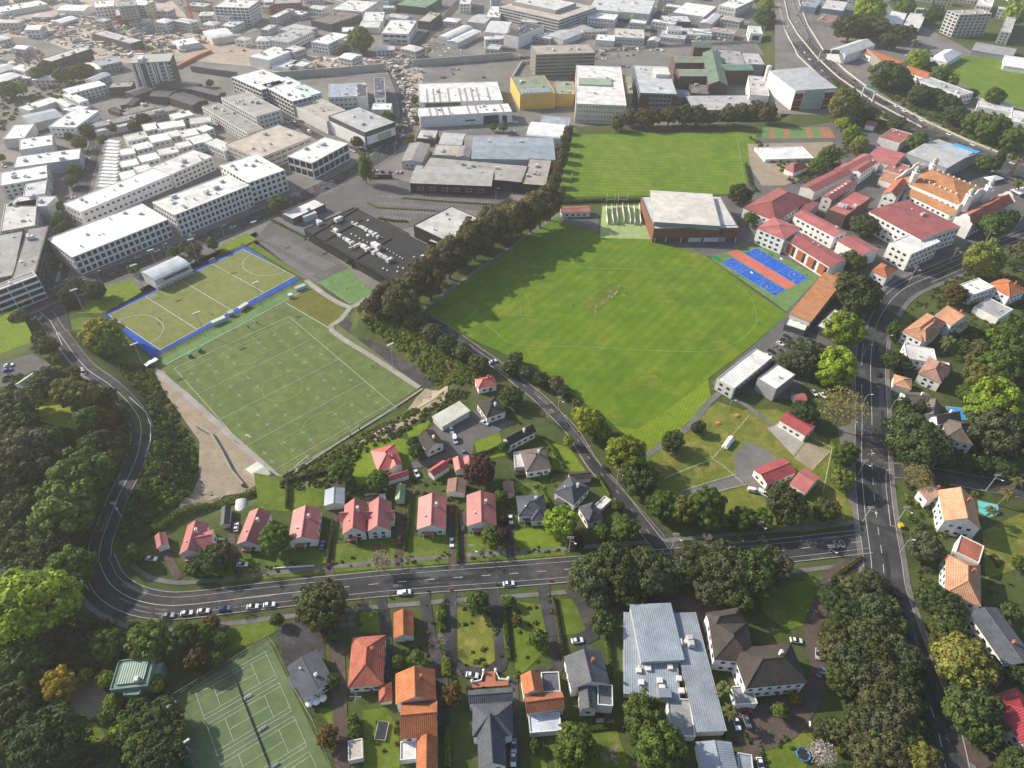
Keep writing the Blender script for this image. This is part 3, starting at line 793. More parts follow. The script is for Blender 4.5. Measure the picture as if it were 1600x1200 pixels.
def roof_mesh(r, w, d, h, rh, ov, mb):
    """roof of rectangle w x d with eaves at height h, ridge rh higher; code: gx gy h f m bx by"""
    X, Y = w / 2 + ov, d / 2 + ov
    z0, t = h, 0.16
    if r == 'gx' or r == 'gy':
        if r == 'gx':
            P = [(-X, -Y, z0), (X, -Y, z0), (X, 0, z0 + rh), (-X, 0, z0 + rh), (X, Y, z0), (-X, Y, z0)]
        else:
            P = [(-X, Y, z0), (-X, -Y, z0), (0, -Y, z0 + rh), (0, Y, z0 + rh), (X, -Y, z0), (X, Y, z0)]
        Q = [(a, b, c - t) for a, b, c in P]
        f = [(0, 1, 2, 3), (3, 2, 4, 5)]
        g = [tuple(i + 6 for i in q[::-1]) for q in f]
        e = [(1, 0, 6, 7), (2, 1, 7, 8), (4, 2, 8, 10), (5, 4, 10, 11), (3, 5, 11, 9), (0, 3, 9, 6)]
        mb.add(P + Q, f + g + e)
    elif r == 'h':
        k = min(X, Y)
        if X >= Y:
            rd = [(-(X - k), 0, z0 + rh), (X - k + 1e-3, 0, z0 + rh)]
            f = [(0, 1, 5, 4), (1, 2, 5), (2, 3, 4, 5), (3, 0, 4)]
        else:
            rd = [(0, -(Y - k), z0 + rh), (0, Y - k + 1e-3, z0 + rh)]
            f = [(0, 1, 4), (1, 2, 5, 4), (2, 3, 5), (3, 0, 4, 5)]
        P = [(-X, -Y, z0), (X, -Y, z0), (X, Y, z0), (-X, Y, z0)] + rd + [(-X, -Y, z0 - t), (X, -Y, z0 - t), (X, Y, z0 - t), (-X, Y, z0 - t)]
        f += [(0, 6, 7, 1), (1, 7, 8, 2), (2, 8, 9, 3), (3, 9, 6, 0), (9, 8, 7, 6)]
        mb.add(P, f)
    elif r == 'm':
        P = [(-X, -Y, z0), (X, -Y, z0), (X, Y, z0 + rh), (-X, Y, z0 + rh)]
        Q = [(a, b, c - t) for a, b, c in P]
        mb.add(P + Q, [(0, 1, 2, 3), (7, 6, 5, 4), (0, 4, 5, 1), (1, 5, 6, 2), (2, 6, 7, 3), (3, 7, 4, 0)])
    elif r in ('bx', 'by'):
        n = 10
        P = []
        for i in range(n + 1):
            a = math.pi * i / n
            s, z = -math.cos(a), z0 + rh * math.sin(a)
            P += [(-X, s * Y, z), (X, s * Y, z)] if r == 'bx' else [(s * X, Y, z), (s * X, -Y, z)]
        f = [(2 * i, 2 * i + 1, 2 * i + 3, 2 * i + 2) for i in range(n)]
        f += [tuple(range(0, 2 * n + 2, 2))[::-1], tuple(range(1, 2 * n + 2, 2)), (0, 2 * n, 2 * n + 1, 1)]
        mb.add(P, f)
    else:
        mb.box(-w / 2 + .25, w / 2 - .25, -d / 2 + .25, d / 2 - .25, h - 0.6, h - 0.35)
_vents = {}
def vent_mesh(k):
    if k not in _vents:
        m = MB()
        if k == 0:
            m.box(-1, 1, -.7, .7, 0, 1.1); m.box(-.8, .8, -.5, .5, 1.1, 1.3); m.box(-.35, .35, .7, 1.5, .2, .8)
        elif k == 1:
            m.lathe([(.45, 0), (.45, .8), (.7, .85), (.7, 1.05), (.1, 1.2)], 8)
        else:
            m.box(-1.6, 1.6, -.9, .9, 0.25, 1.5); m.box(-1.4, -.2, -.7, .7, 1.5, 1.75); m.box(.2, 1.4, -.7, .7, 1.5, 1.75); m.box(-1.5, -1.3, -.8, .8, 0, .25); m.box(1.3, 1.5, -.8, .8, 0, .25)
        _vents[k] = m.mesh("roof_vent", "plain")
    return _vents[k]
def clamp_roof(r, w, d):
    return r
def block(root, rp, A, B, Cc, h, roof='f', rh=0, rc='W', wc='W', win=None, vents=None, grid=None, dims=None, zb=-2.5, names=("wall", "roof")):
    """one volume of a building. win = (rows, spacing, width, height)"""
    ce, ang, w, d, g = dims if dims else fit(A, B, Cc, h)
    if root is None:
        root = (ce, ang, g)
    rc0, ra, rg = root
    ca, sa = math.cos(-ra), math.sin(-ra)
    dx, dy = ce[0] - rc0[0], ce[1] - rc0[1]
    T = Matrix.Translation((ca * dx - sa * dy, sa * dx + ca * dy, g - rg)) @ Matrix.Rotation(ang - ra, 4, 'Z')
    out = []
    ov = 0.0 if roof == 'f' else 0.35
    rcol = COL[rc] if isinstance(rc, str) else rc
    wcol = COL[wc] if isinstance(wc, str) else wc
    _j, _k = random.uniform(.86, 1.08), random.uniform(.84, 1.1)
    rcol = [c * _k * random.uniform(.99, 1.01) for c in rcol]; wcol = [c * _j * random.uniform(.985, 1.015) for c in wcol]
    W2, D2 = w / 2 - ov, d / 2 - ov
    m = MB()
    if roof == 'f':
        p, t = 0.0, 0.28
        o_ = [(-W2, -D2), (W2, -D2), (W2, D2), (-W2, D2)]
        i_ = [(-W2 + t, -D2 + t), (W2 - t, -D2 + t), (W2 - t, D2 - t), (-W2 + t, D2 - t)]
        v = [(x, y, zb) for x, y in o_] + [(x, y, h) for x, y in o_] + [(x, y, h) for x, y in i_] + [(x, y, h - .8) for x, y in i_]
        f = []
        for k in range(4):
            q = (k + 1) % 4
            f += [(k, q, q + 4, k + 4), (k + 4, q + 4, q + 8, k + 8), (k + 8, q + 8, q + 12, k + 12)]
        m.add(v, f)
    else:
        hh = h - 0.1
        v = [(-W2, -D2, zb), (W2, -D2, zb), (W2, D2, zb), (-W2, D2, zb), (-W2, -D2, hh), (W2, -D2, hh), (W2, D2, hh), (-W2, D2, hh)]
        f = [(0, 1, 5, 4), (1, 2, 6, 5), (2, 3, 7, 6), (3, 0, 4, 7)]
        if roof == 'gx':
            v += [(-W2, 0, hh + rh), (W2, 0, hh + rh)]
            f += [(7, 4, 8), (5, 6, 9)]
        elif roof == 'gy':
            v += [(0, -D2, hh + rh), (0, D2, hh + rh)]
            f += [(4, 5, 8), (6, 7, 9)]
        elif roof == 'm':
            v += [(W2, D2, hh + rh), (-W2, D2, hh + rh)]
            f += [(5, 6, 8), (6, 7, 9, 8), (7, 4, 9)]
        m.add(v, f)
    wl = obj(names[0], m, "wall", rp, wcol)
    wl.matrix_local = T
    m = MB()
    roof_mesh(roof, w - 2 * ov, d - 2 * ov, h, rh, ov, m)
    tile = rc in ('S', 'O', 'o', 'X', 'x', 'N', 'n', 'Z', 'M', 'J', 'A', 'z', 'K') if isinstance(rc, str) else False
    mat = "flat_roof" if roof == 'f' else ("tile_" if tile else "metal_") + {'gx': 'x', 'gy': 'y', 'h': 'x', 'm': 'x', 'bx': 'x', 'by': 'y'}[roof]
    ro = obj(names[1], m, mat, rp, rcol)
    ro.matrix_local = T
    dist = math.sqrt(ce[0] ** 2 + ce[1] ** 2 + (CAMZ - g) ** 2)
    if roof in ('gx', 'gy', 'h') and dist < 520 and rh > .8:
        m = MB()
        if roof == 'gx' or (roof == 'h' and w >= d):
            L = w / 2 - (d / 2 if roof == 'h' else 0)
            m.tube([(-L, 0, h + rh + .03), (L, 0, h + rh + .03)], .16, 5)
        else:
            L = d / 2 - (w / 2 if roof == 'h' else 0)
            m.tube([(0, -L, h + rh + .03), (0, L, h + rh + .03)], .16, 5)
        if roof == 'h':
            k, X, Y = min(w, d) / 2, w / 2, d / 2
            for sx in (-1, 1):
                for sy in (-1, 1):
                    m.tube([(sx * X, sy * Y, h + .05), (sx * (X - k), sy * (Y - k), h + rh + .05)], .13, 4)
        q = obj("ridge_cap", m, "plain", ro, [c * .8 for c in rcol])
    if win:
        rows, sp, ww, wh = win[:4]
        bands = MB()
        single = ww / (dist / FPX) > 6.5
        bw = max(0.05, .05)
        fh = (h - .7) / rows
        for face in range(4):
            L = (2 * W2, 2 * D2)[face % 2]
            off = (D2, W2)[face % 2]
            F = T @ Matrix.Rotation(face * math.pi / 2, 4, 'Z') @ Matrix.Translation((0, -off, 0))
            nw = (Matrix.Rotation(ra, 3, 'Z') @ (F.to_3x3() @ Vector((0, -1, 0))))
            tocam = Vector((-ce[0], -ce[1], 0))
            if nw.dot(tocam) < -0.1 * tocam.length:
                continue
            n = max(1, int((L - .8) / sp))
            for r in range(rows):
                zc = (r + .55) * fh + (0 if rows > 1 else -.1)
                for i in range(n):
                    x = (i - (n - 1) / 2) * sp
                    Q = F @ Matrix.Translation((x, 0, zc))
                    if single:
                        fm, gm = unit_window(ww, wh)
                        a = link("window", fm, rp, COL['W'] if wc != 'D' else COL['G'])
                        a.matrix_local = Q
                        b = link("pane", gm, a)
                    else:
                        bands.box(-ww / 2, ww / 2, -.08, .1, -wh / 2, wh / 2, Q)
        if bands.v:
            obj("window", bands, "glass", rp, kind="stuff")
    if grid:
        rows, sp, pier, spand = grid
        gl, fr = MB(), MB()
        fh = h / rows
        for face in range(4):
            L = (2 * W2, 2 * D2)[face % 2]
            off = (D2, W2)[face % 2]
            F = T @ Matrix.Rotation(face * math.pi / 2, 4, 'Z') @ Matrix.Translation((0, -off, 0))
            nw = (Matrix.Rotation(ra, 3, 'Z') @ (F.to_3x3() @ Vector((0, -1, 0))))
            if nw.dot(Vector((-ce[0], -ce[1], 0))) < 0:
                continue
            gl.box(-L / 2 + .05, L / 2 - .05, -.06, 0, 0.1, h - spand * .8, F)
            n = max(1, round(L / sp))
            for i in range(n + 1):
                x = -L / 2 + L * i / n
                fr.box(max(-L / 2, x - pier / 2), min(L / 2, x + pier / 2), -.55, -.02, 0, h, F)
            for r in range(rows + 1):
                z = r * fh
                fr.box(-L / 2, L / 2, -.5, -.03, max(0, z - spand / 2), min(h - .01, z + spand / 2), F)
        obj("window", gl, "glass", rp, kind="stuff")
        obj("facade_frame", fr, "wall", rp, wcol, kind="stuff")
    if vents is None:
        vents = min(7, int(w * d / 130)) if roof == 'f' and w * d > 130 else 0
    for i in range(vents):
        s = random.choice((0, 1, 1, 2)) if w * d > 200 else 1
        v = link("roof_vent", vent_mesh(s), ro, random.choice((COL['L'], COL['w'], COL['g'])))
        zt = h - .35 if roof == 'f' else h + rh * (1 if roof in 'bxby' else .45)
        v.location = (random.uniform(-.38, .38) * w, random.uniform(-.38, .38) * d if roof == 'f' else .22 * d, zt)
        v.rotation_euler = (0, 0, random.choice((0, math.pi / 2)))
        k = random.uniform(.8, 1.3)
        v.scale = (k, k, k)
    return root, T, (w, d)
def building(name, label, blocks, group=None, cat=None):
    b0 = blocks[0]
    ce, ang, w, d, g = fit(b0[0:2], b0[2:4], b0[4:6], b0[6])
    cat = cat or name.split("_")[-1]
    r = thing(name, label, cat, (ce[0], ce[1], g), ang, group)
    root = (ce, ang, g)
    Ts = []
    for b in blocks:
        kw = b[-1] if isinstance(b[-1], dict) else {}
        q = b[:-1] if kw else b
        _, T, wd = block(root, r, q[0:2], q[2:4], q[4:6], q[6], *q[7:], **kw)
        Ts.append((T, wd, q))
    cx, cy = np.mean([b0[0], b0[2], b0[4]]), np.mean([b0[1], b0[3], b0[5]])
    BUILT.append((r, (float(cx), float(cy)), label))
    r["px"] = (float(cx), float(cy))
    return r, Ts
def chimney(r, T, x, y, z0, z1, w=.9, col='W'):
    m = MB(); m.box(x - w / 2, x + w / 2, y - w / 2, y + w / 2, z0, z1)
    m.box(x - w / 2 - .1, x + w / 2 + .1, y - w / 2 - .1, y + w / 2 + .1, z1, z1 + .2)
    o = obj("chimney", m, "wall", r, COL[col]); o.matrix_local = T
    p = MB(); p.lathe([(.16, z1 + .2), (.13, z1 + .6)], 8, (x, y))
    obj("chimney_pot", p, "plain", o, COL['S'])
def on_face(r, T, wd, face, x, z, w, h, dep, name, mat, col, y0=0.0):
    """a panel of width w, height h and depth dep standing on face 0..3 of a block"""
    W2, D2 = wd[0] / 2, wd[1] / 2
    off = (D2, W2)[face % 2]
    F = T @ Matrix.Rotation(face * math.pi / 2, 4, 'Z') @ Matrix.Translation((0, -off - y0, 0))
    m = MB(); m.box(x - w / 2, x + w / 2, -dep, 0, z, z + h, F)
    return obj(name, m, mat, r, COL[col] if isinstance(col, str) else col)
def on_top(r, T, x0, x1, y0, y1, z0, z1, name, mat, col):
    m = MB(); m.box(x0, x1, y0, y1, z0, z1, T)
    return obj(name, m, mat, r, COL[col] if isinstance(col, str) else col)
w1, w2, w3, w4, w6, w8 = (1, 4, 1.8, 1.3), (2, 4, 1.8, 1.4), (3, 4, 2.0, 1.5), (4, 4, 2.2, 1.6), (6, 4, 2.4, 1.7), (8, 4, 2.2, 1.8)
hw = (1, 3.2, 1.5, 1.2)
h2 = (2, 3.2, 1.4, 1.3)
# name | label | blocks: corner A, corner B, corner C (pixels of the eaves), height, roof, ridge, roof colour, wall colour, windows
CITY = [
 ("white_shed", "long low white shed along the top edge above the construction earth", [(0, 19, 75, 6, 72, -2, 6, 'f', 0, 'W', 'w')]),
 ("white_hall", "small white hall with pale roof beside the construction yard's edge", [(88, 16, 131, 17, 124, 8, 7, 'gx', 2, 'W', 'W')]),
 ("apartment_block", "white apartment block rising behind the red wrapped tower", [(147, 8, 178, 9, 178, 0, 15, 'f', 0, 'W', 'W', w4), (190, 6, 226, 8, 226, 0, 14, 'f', 0, 'W', 'w', w4)]),
 ("wrapped_tower", "half built tower wrapped in orange red netting under grey scaffolding", [(180, 20, 217, 21, 214, 8, 12, 'f', 0, 'g', (.42, .10, .07), dict(grid=(4, 5, 3.8, 1.5))), (184, 7, 213, 8, 212, 0, 26, 'f', 0, 'G', 'G', dict(zb=12, win=(8, 4, 2, 1.2)))]),
 ("apartment_block", "white apartment block with dark balconies above the white barrel roofed hall", [(335, 10, 388, 12, 387, 0, 20, 'f', 0, 'w', 'W', dict(grid=(6, 5, 1.0, 1.1)))]),
 ("barrel_hall", "white hall with a rounded roof beside the red cranes", [(316, 50, 331, 62, 360, 52, 6, 'by', 3, 'W', 'C')]),
 ("white_shed", "low white shed beside the railway bridge and the construction yard", [(280, 72, 312, 66, 300, 58, 6, 'f', 0, 'W', 'w')]),
 ("station_shed", "long grey roofed shed with a dark wall in the construction yard", [(144, 52, 203, 68, 213, 60, 9, 'f', 0, 'g', 'D')]),
 ("apartment_block", "long dark apartment block with grey roof behind the row of trees", [(80, 96, 142, 76, 134, 70, 14, 'f', 0, 'g', 'D', w4)]),
 ("blue_roofed_office", "small office with a blue grey roof beside the striped tower", [(160, 105, 190, 96, 176, 88, 8, 'f', 0, 'b', 'G', w2)]),
 ("white_building", "white L-shaped building with long verandahs beside the charcoal townhouses", [(110, 146, 166, 132, 158, 124, 9, 'f', 0, 'W', 'w', w3), (97, 147, 124, 160, 131, 153, 8, 'f', 0, 'W', 'W', w2)]),
 ("dark_hall", "dark grey hall with a broad flat roof beside the white verandah building", [(169, 137, 205, 135, 206, 127, 8, 'f', 0, 'G', 'D', w2)]),
 ("charcoal_house", "charcoal townhouse with a long flat roof in front of the tower", [(244, 134, 300, 140, 302, 129, 7, 'gx', 1.5, 'k', 'D')]),
 ("charcoal_house", "small charcoal townhouse closest to the dark grey hall", [(210, 150, 240, 140, 235, 131, 7, 'gx', 1.5, 'k', 'D')]),
 ("charcoal_house", "charcoal townhouse in the middle of the dark cluster below the tower", [(232, 150, 262, 152, 268, 142, 7, 'gx', 1.5, 'k', 'D')]),
 ("charcoal_house", "wide charcoal townhouse at the far end of the dark cluster", [(300, 140, 340, 150, 346, 143, 7, 'gx', 1.5, 'k', 'D')]),
 ("charcoal_house", "charcoal townhouse beside the grey apartment terrace", [(262, 152, 300, 165, 312, 152, 7, 'gx', 1.5, 'k', 'D')]),
 ("charcoal_house", "small black roofed house standing alone in the dark yard", [(190, 162, 207, 165, 220, 153, 5, 'gy', 1, 'k', 'D')]),
 ("charcoal_shed", "low black roofed shed in the dark yard beside the white office", [(168, 171, 186, 177, 194, 172, 4, 'f', 0, 'k', 'D')]),
 ("grey_shed", "wide grey flat roof over the dark parking yard", [(195, 180, 245, 168, 258, 155, 4, 'f', 0, (.19, .18, .17), 'D')]),
 ("grey_terrace", "long narrow grey roofed terrace behind the white stepped townhouses", [(145, 200, 275, 171, 268, 164, 6, 'f', 0, (.24, .225, .21), 'G', w1), (150, 206, 215, 192, 212, 186, 5, 'f', 0, 'g', 'w')]),
 ("white_shed", "white flat roofed shed beside the blue grey gabled shed", [(45, 173, 95, 156, 86, 148, 6, 'f', 0, 'W', 'w')]),
 ("grey_shed", "small grey shed between two white sheds near the verandah building", [(86, 158, 104, 168, 113, 160, 6, 'gx', 1.5, 'g', 'w')]),
 ("white_shed", "small white shed touching the L-shaped verandah building", [(95, 171, 122, 175, 128, 165, 6, 'f', 0, 'W', 'w')]),
 ("blue_grey_shed", "blue grey gabled warehouse beside the white slanted office", [(46, 194, 98, 182, 90, 168, 7, 'gx', 2, 'b', 'B')]),
 ("white_office", "white slanted office with window bands beside the dark yard", [(83, 192, 118, 199, 155, 172, 9, 'f', 0, 'W', 'W', w2)]),
 ("white_warehouse", "white warehouse with a narrow roof at the left edge", [(0, 222, 38, 215, 54, 193, 8, 'f', 0, 'W', 'w')]),
 ("white_warehouse", "large white roofed warehouse beside the tree lined side street, upper half", [(30, 234, 82, 226, 80, 210, 9, 'f', 0, 'W', 'w')]),
 ("white_warehouse", "large white roofed warehouse beside the tree lined side street, lower half", [(20, 262, 124, 248, 125, 231, 9, 'f', 0, 'W', 'b')]),
 ("apartment_building", "white L-shaped apartments with roof terraces at the left edge", [(0, 290, 74, 277, 74, 257, 10, 'f', 0, 'W', 'w', w3), (36, 305, 70, 302, 76, 264, 9, 'f', 0, 'L', 'w', w3)], None, "apartments"),
 ("apartment_building", "white roofed apartments with dark red end wall beside the side street", [(2, 352, 54, 352, 58, 310, 11, 'f', 0, 'w', 'w', w3), (10, 322, 72, 322, 76, 306, 11, 'f', 0, 'L', 'w')], None, "apartments"),
 ("apartment_building", "long grey roofed apartment building with balconies along the side street", [(18, 432, 53, 430, 75, 352, 15, 'f', 0, (.25, .24, .225), 'D', dict(grid=(4, 5, .5, .9)))], None, "apartments"),
 ("apartment_building", "grey roofed apartment wing at the left edge beside the balconied building", [(-40, 432, 21, 430, 36, 360, 13, 'f', 0, (.27, .26, .245), 'D')], None, "apartments"),
 ("apartment_building", "apartment building with white balcony bands and orange panels above the junction", [(-40, 466, 57, 430, 53, 423, 15.5, 'f', 0, (.24, .23, .22), 'W', dict(grid=(4, 9, .4, 1.2)))], None, "apartments"),
 ("white_office", "long white office with square window grid ending at the street corner", [(113, 401, 262, 342, 236, 312, 13, 'f', 0, 'W', 'W', dict(grid=(3, 3.6, 1.1, 1.3)))]),
 ("white_office", "long white office with tall narrow windows behind the hockey pavilion", [(273, 335, 389, 289, 364, 268, 16, 'f', 0, 'W', 'W', dict(grid=(4, 3.3, 1.2, 1.3), vents=14))]),
 ("white_office", "white corner office with window rows and dark red recess beside it", [(394, 288, 444, 265, 399, 240, 16, 'f', 0, 'W', 'W', dict(grid=(4, 4.2, 1.5, 1.4)))]),
 ("white_terrace", "long white roofed terrace behind the white office, street end", [(126, 331, 266, 273, 244, 260, 10, 'f', 0, 'W', 'W', w2)]),
 ("white_terrace", "long white roofed terrace with dark window wall behind the tall office", [(268, 272, 332, 244, 306, 231, 11, 'f', 0, 'W', 'w', w3)]),
 ("apartment_terrace", "grey roofed apartment terrace with white balcony front above the car deck", [(315, 166, 386, 208, 404, 196, 10, 'f', 0, (.33, .31, .28), 'w', w3), (345, 152, 400, 182, 430, 166, 12, 'f', 0, (.36, .34, .31), 'w', w3)]),
 ("apartment_block", "long apartment block with grey balconies and stepped pale roof, front part", [(408, 132, 457, 158, 478, 146, 15, 'f', 0, 'W', 'w', dict(grid=(4, 5, .7, .9)))]),
 ("apartment_block", "long apartment block with grey balconies and stepped pale roof, rear part", [(362, 120, 408, 140, 425, 114, 15, 'f', 0, 'W', 'w', dict(grid=(4, 5, .7, .9)))]),
 ("glass_roofed_block", "pale building with a long greenish glass roof behind the balconied block", [(428, 124, 482, 150, 500, 143, 14, 'f', 0, (.5, .6, .58), 'w', w3)]),
 ("tan_roofed_store", "store with a plain tan flat roof between apartments and cinema", [(458, 164, 510, 190, 536, 170, 11, 'f', 0, (.42, .38, .33), 'w')]),
 ("parking_deck", "tan roofed parking deck with open slots along its side", [(352, 225, 405, 247, 487, 214, 12, 'f', 0, (.46, .40, .33), 'T', (3, 6, 5, 1.1))]),
 ("glass_office", "glass walled office with white columns on a street corner", [(455, 240, 487, 254, 543, 224, 13, 'f', 0, 'W', 'W', dict(grid=(2, 6, .6, 1.6), vents=6))]),
 ("cinema", "cinema with a grey roof, dark upper band and white walls on the bend", [(513, 181, 570, 207, 607, 186, 15, 'f', 0, 'L', 'D', dict(vents=4))]),
 ("solar_roofed_building", "grey roofed building with black solar panels on curved roofs", [(513, 152, 572, 149, 570, 128, 10, 'f', 0, 'b', 'w', w2), (558, 150, 574, 150, 572, 131, 12, 'f', 0, 'A', 'W'), (586, 156, 603, 153, 600, 121, 13, 'f', 0, 'A', 'W', w3), (580, 171, 610, 171, 608, 161, 10, 'f', 0, 'W', 'W')]),
 ("white_store", "large white roofed store with grey skylight strips", [(655, 160, 786, 156, 773, 127, 9, 'f', 0, 'W', 'W'), (656, 182, 800, 174, 799, 161, 10, 'f', 0, 'W', 'W')]),
 ("brick_shop", "small brick shop with pale roof beside the yellow tree", [(650, 216, 680, 217, 685, 203, 6, 'f', 0, 'L', 'X')]),
 ("grey_gabled_shop", "grey brown roofed shop with green canopy on the bend", [(627, 251, 660, 254, 672, 225, 6, 'gy', 1.5, (.3, .27, .25), 'w', w1)]),
 ("striped_workshop", "workshop with pale and grey striped roof behind the tan workshop", [(685, 226, 722, 227, 728, 209, 6, 'gx', 1.5, 'L', 'C')]),
 ("brown_workshop", "workshop with a brown roof and white skylights", [(725, 230, 795, 230, 790, 211, 6, 'gx', 1.5, (.25, .22, .21), 'G')]),
 ("tan_workshop", "low workshop with a plain tan roof", [(675, 242, 713, 243, 718, 227, 6, 'f', 0, 'T', 'C', w1)]),
 ("brown_workshop", "narrow brown roofed workshop between tan and grey roofs", [(713, 245, 734, 246, 738, 229, 6, 'gy', 1.2, (.25, .22, .21), 'L')]),
 ("grey_warehouse", "long blue grey roofed warehouse above the black fronted store", [(736, 248, 868, 250, 878, 216, 7, 'gx', 2, 'b', 'L', dict(vents=6))]),
 ("barrel_hall", "white curved roof hall beside the hedge of the far field", [(822, 212, 878, 217, 885, 196, 6, 'bx', 3, 'W', 'W')]),
 ("grey_warehouse", "grey roofed warehouse next to the cream factory yard", [(842, 197, 888, 200, 893, 183, 7, 'f', 0, 'b', 'w')]),
 ("black_fronted_store", "long pale roofed store with a black front facing the car park", [(640, 286, 768, 291, 775, 263, 8, 'gx', 1.2, (.42, .40, .37), 'K', (1, 9, 4, 2.2)), (655, 270, 815, 285, 818, 258, 8.5, 'f', 0, (.40, .37, .33), 'K'), (815, 288, 853, 290, 862, 250, 8, 'f', 0, 'T', 'K')]),
 ("dark_pavilion", "dark building with mottled white roof at the car park entrance", [(457, 342, 508, 319, 494, 309, 5, 'f', 0, 'W', 'D'), (475, 339, 495, 332, 490, 328, 4.5, 'f', 0, 'W', 'W')]),
 ("white_roofed_hall", "big pale roofed hall with black walls beside the black mall", [(646, 352, 718, 386, 765, 348, 9, 'f', 0, 'w', 'K', dict(vents=5)), (668, 376, 710, 388, 690, 372, 5, 'f', 0, 'w', 'K'), (757, 346, 778, 346, 780, 334, 5, 'f', 0, 'w', 'L')]),
 ("brick_block", "brick red and grey block at the top edge above the white offices", [(428, 3, 470, 4, 470, -8, 13, 'f', 0, 'G', (.28, .08, .07), w4), (411, 3, 427, 3, 428, -8, 12, 'f', 0, 'w', 'g', w4)]),
 ("pink_white_row", "pale pink row building below the brick red block", [(405, 33, 432, 27, 460, 14, 9, 'f', 0, 'W', (.6, .5, .46), w3)]),
 ("grey_office", "boxy grey office among white sheds above the construction yard", [(435, 45, 472, 52, 480, 40, 8, 'f', 0, 'g', 'g', w2)]),
 ("dark_store", "dark fronted store with a row of white awnings", [(480, 33, 517, 38, 565, 22, 9, 'f', 0, 'n', 'D', w2)]),
 ("white_office", "white office near the top edge beside the dark fronted store", [(522, 12, 566, 18, 590, 3, 10, 'f', 0, 'W', 'W', w2)]),
 ("white_cube_shop", "white cube shaped shop behind the window banded office", [(568, 25, 598, 33, 601, 18, 9, 'f', 0, 'W', 'W')]),
 ("white_shed", "white gabled shed beside the window banded office", [(562, 40, 592, 43, 599, 30, 7, 'gx', 1.5, 'W', 'w')]),
 ("banded_office", "white office with a dark window band and two pale roofs", [(597, 49, 638, 53, 651, 32, 11, 'f', 0, 'W', 'W', (2, 7, 6, 2.2))]),
 ("dark_showroom", "dark glass showroom with tan roof beside the wide road", [(655, 30, 672, 34, 690, 20, 9, 'f', 0, 'T', 'D', w2)]),
 ("grey_office", "stepped grey and white building behind the white windowed office", [(425, 58, 450, 66, 490, 48, 9, 'f', 0, 'g', 'w', w2)]),
 ("white_office", "white three storey office beside the big green tree", [(490, 63, 512, 69, 545, 54, 11, 'f', 0, 'W', 'W', w3)]),
 ("white_warehouse", "bright white warehouse with a low annex by the construction earth", [(400, 83, 420, 94, 459, 78, 9, 'f', 0, 'W', 'W'), (425, 102, 450, 106, 470, 95, 4, 'f', 0, 'W', 'W')]),
 ("white_canopy", "small white flat canopy at the edge of the construction earth", [(450, 100, 473, 104, 475, 96, 4, 'f', 0, 'W', 'W')]),
 ("barrel_warehouse", "warehouse with a rounded white roof beside the railway cutting", [(688, 57, 702, 63, 740, 45, 6, 'by', 3, 'W', 'w')]),
 ("white_shed", "long low white shed in front of the rounded warehouse", [(700, 63, 715, 67, 752, 49, 6, 'gy', 1.2, 'W', 'w')]),
 ("white_hall", "white gabled hall with a red band beside the mall", [(760, 45, 792, 52, 800, 34, 8, 'gx', 2, 'W', 'W'), (772, 55, 800, 60, 800, 50, 6, 'f', 0, 'W', (.5, .1, .1))]),
 ("white_shed", "stepped white shed near the top edge beside the wide road", [(760, 22, 780, 27, 788, 10, 9, 'f', 0, 'W', 'w')]),
 ("grey_shed", "grey gabled shed beside the wide road behind the rounded warehouse", [(735, 30, 757, 37, 775, 25, 7, 'gx', 1.5, 'g', 'g')]),
 ("green_roofed_store", "store with a faded green roof at the top edge", [(620, 6, 665, 12, 690, -3, 9, 'f', 0, (.15, .25, .15), 'D')]),
 ("white_tower", "white cube at the top edge between the green roof and road", [(718, 3, 735, 6, 738, -8, 11, 'f', 0, 'W', 'W', w3)]),
 ("shopping_mall", "long shopping mall with parking floors and ribbed pale bands", [(780, 10, 873, 31, 918, 8, 16, 'f', 0, 'T', 'g', dict(grid=(5, 12, .4, 1.6))), (800, 2, 868, 16, 893, 3, 20, 'f', 0, 'w', 'G', w2)]),
 ("white_warehouse", "white walled warehouse with black roof below the mall", [(795, 50, 810, 58, 850, 40, 12, 'f', 0, 'D', 'W')]),
 ("gabled_workshop", "row of small grey gabled workshops below the mall", [(850, 56, 880, 63, 928, 44, 6, 'gy', 1.5, 'g', 'w')]),
 ("white_shop", "bright white low shop beside the parked cars on the road", [(930, 63, 960, 64, 962, 55, 6, 'f', 0, 'W', 'W')]),
 ("tan_fronted_shop", "tan roofed shop with a white upper floor behind the parked cars", [(960, 60, 1007, 60, 1006, 46, 7, 'f', 0, (.5, .48, .42), 'w', w1)]),
 ("white_office", "white office with two window rows in front of the blank mall wall", [(920, 24, 960, 31, 970, 18, 9, 'f', 0, 'W', 'W', w2)]),
 ("blank_store", "plain grey store wall with a lime green round sign", [(918, 14, 1015, 22, 1015, 0, 12, 'f', 0, 'L', 'g')]),
 ("dark_warehouse", "dark warehouse with a grey mono roof above the road", [(1037, 33, 1080, 34, 1092, 25, 9, 'f', 0, 'L', 'D')]),
 ("white_warehouse", "broad white roofed warehouse near the motorway at the top", [(1060, 12, 1100, 26, 1120, 10, 10, 'f', 0, 'W', 'w')]),
 ("white_shed", "white gabled shed in front of the broad white warehouse", [(1095, 34, 1112, 38, 1128, 23, 7, 'gy', 1.5, 'W', 'w')]),
 ("white_building", "white building with tall windows at the top beside the trees", [(1120, 9, 1150, 13, 1178, 0, 11, 'f', 0, 'W', 'W', w2)]),
 ("shop_row", "low row of shops with a two storey white house along the road", [(1030, 57, 1070, 61, 1068, 50, 5, 'f', 0, 'L', 'w', w1), (1043, 47, 1066, 48, 1065, 41, 9, 'f', 0, 'g', 'W', w2), (1066, 53, 1113, 55, 1108, 45, 5, 'f', 0, 'w', 'W', w1)]),
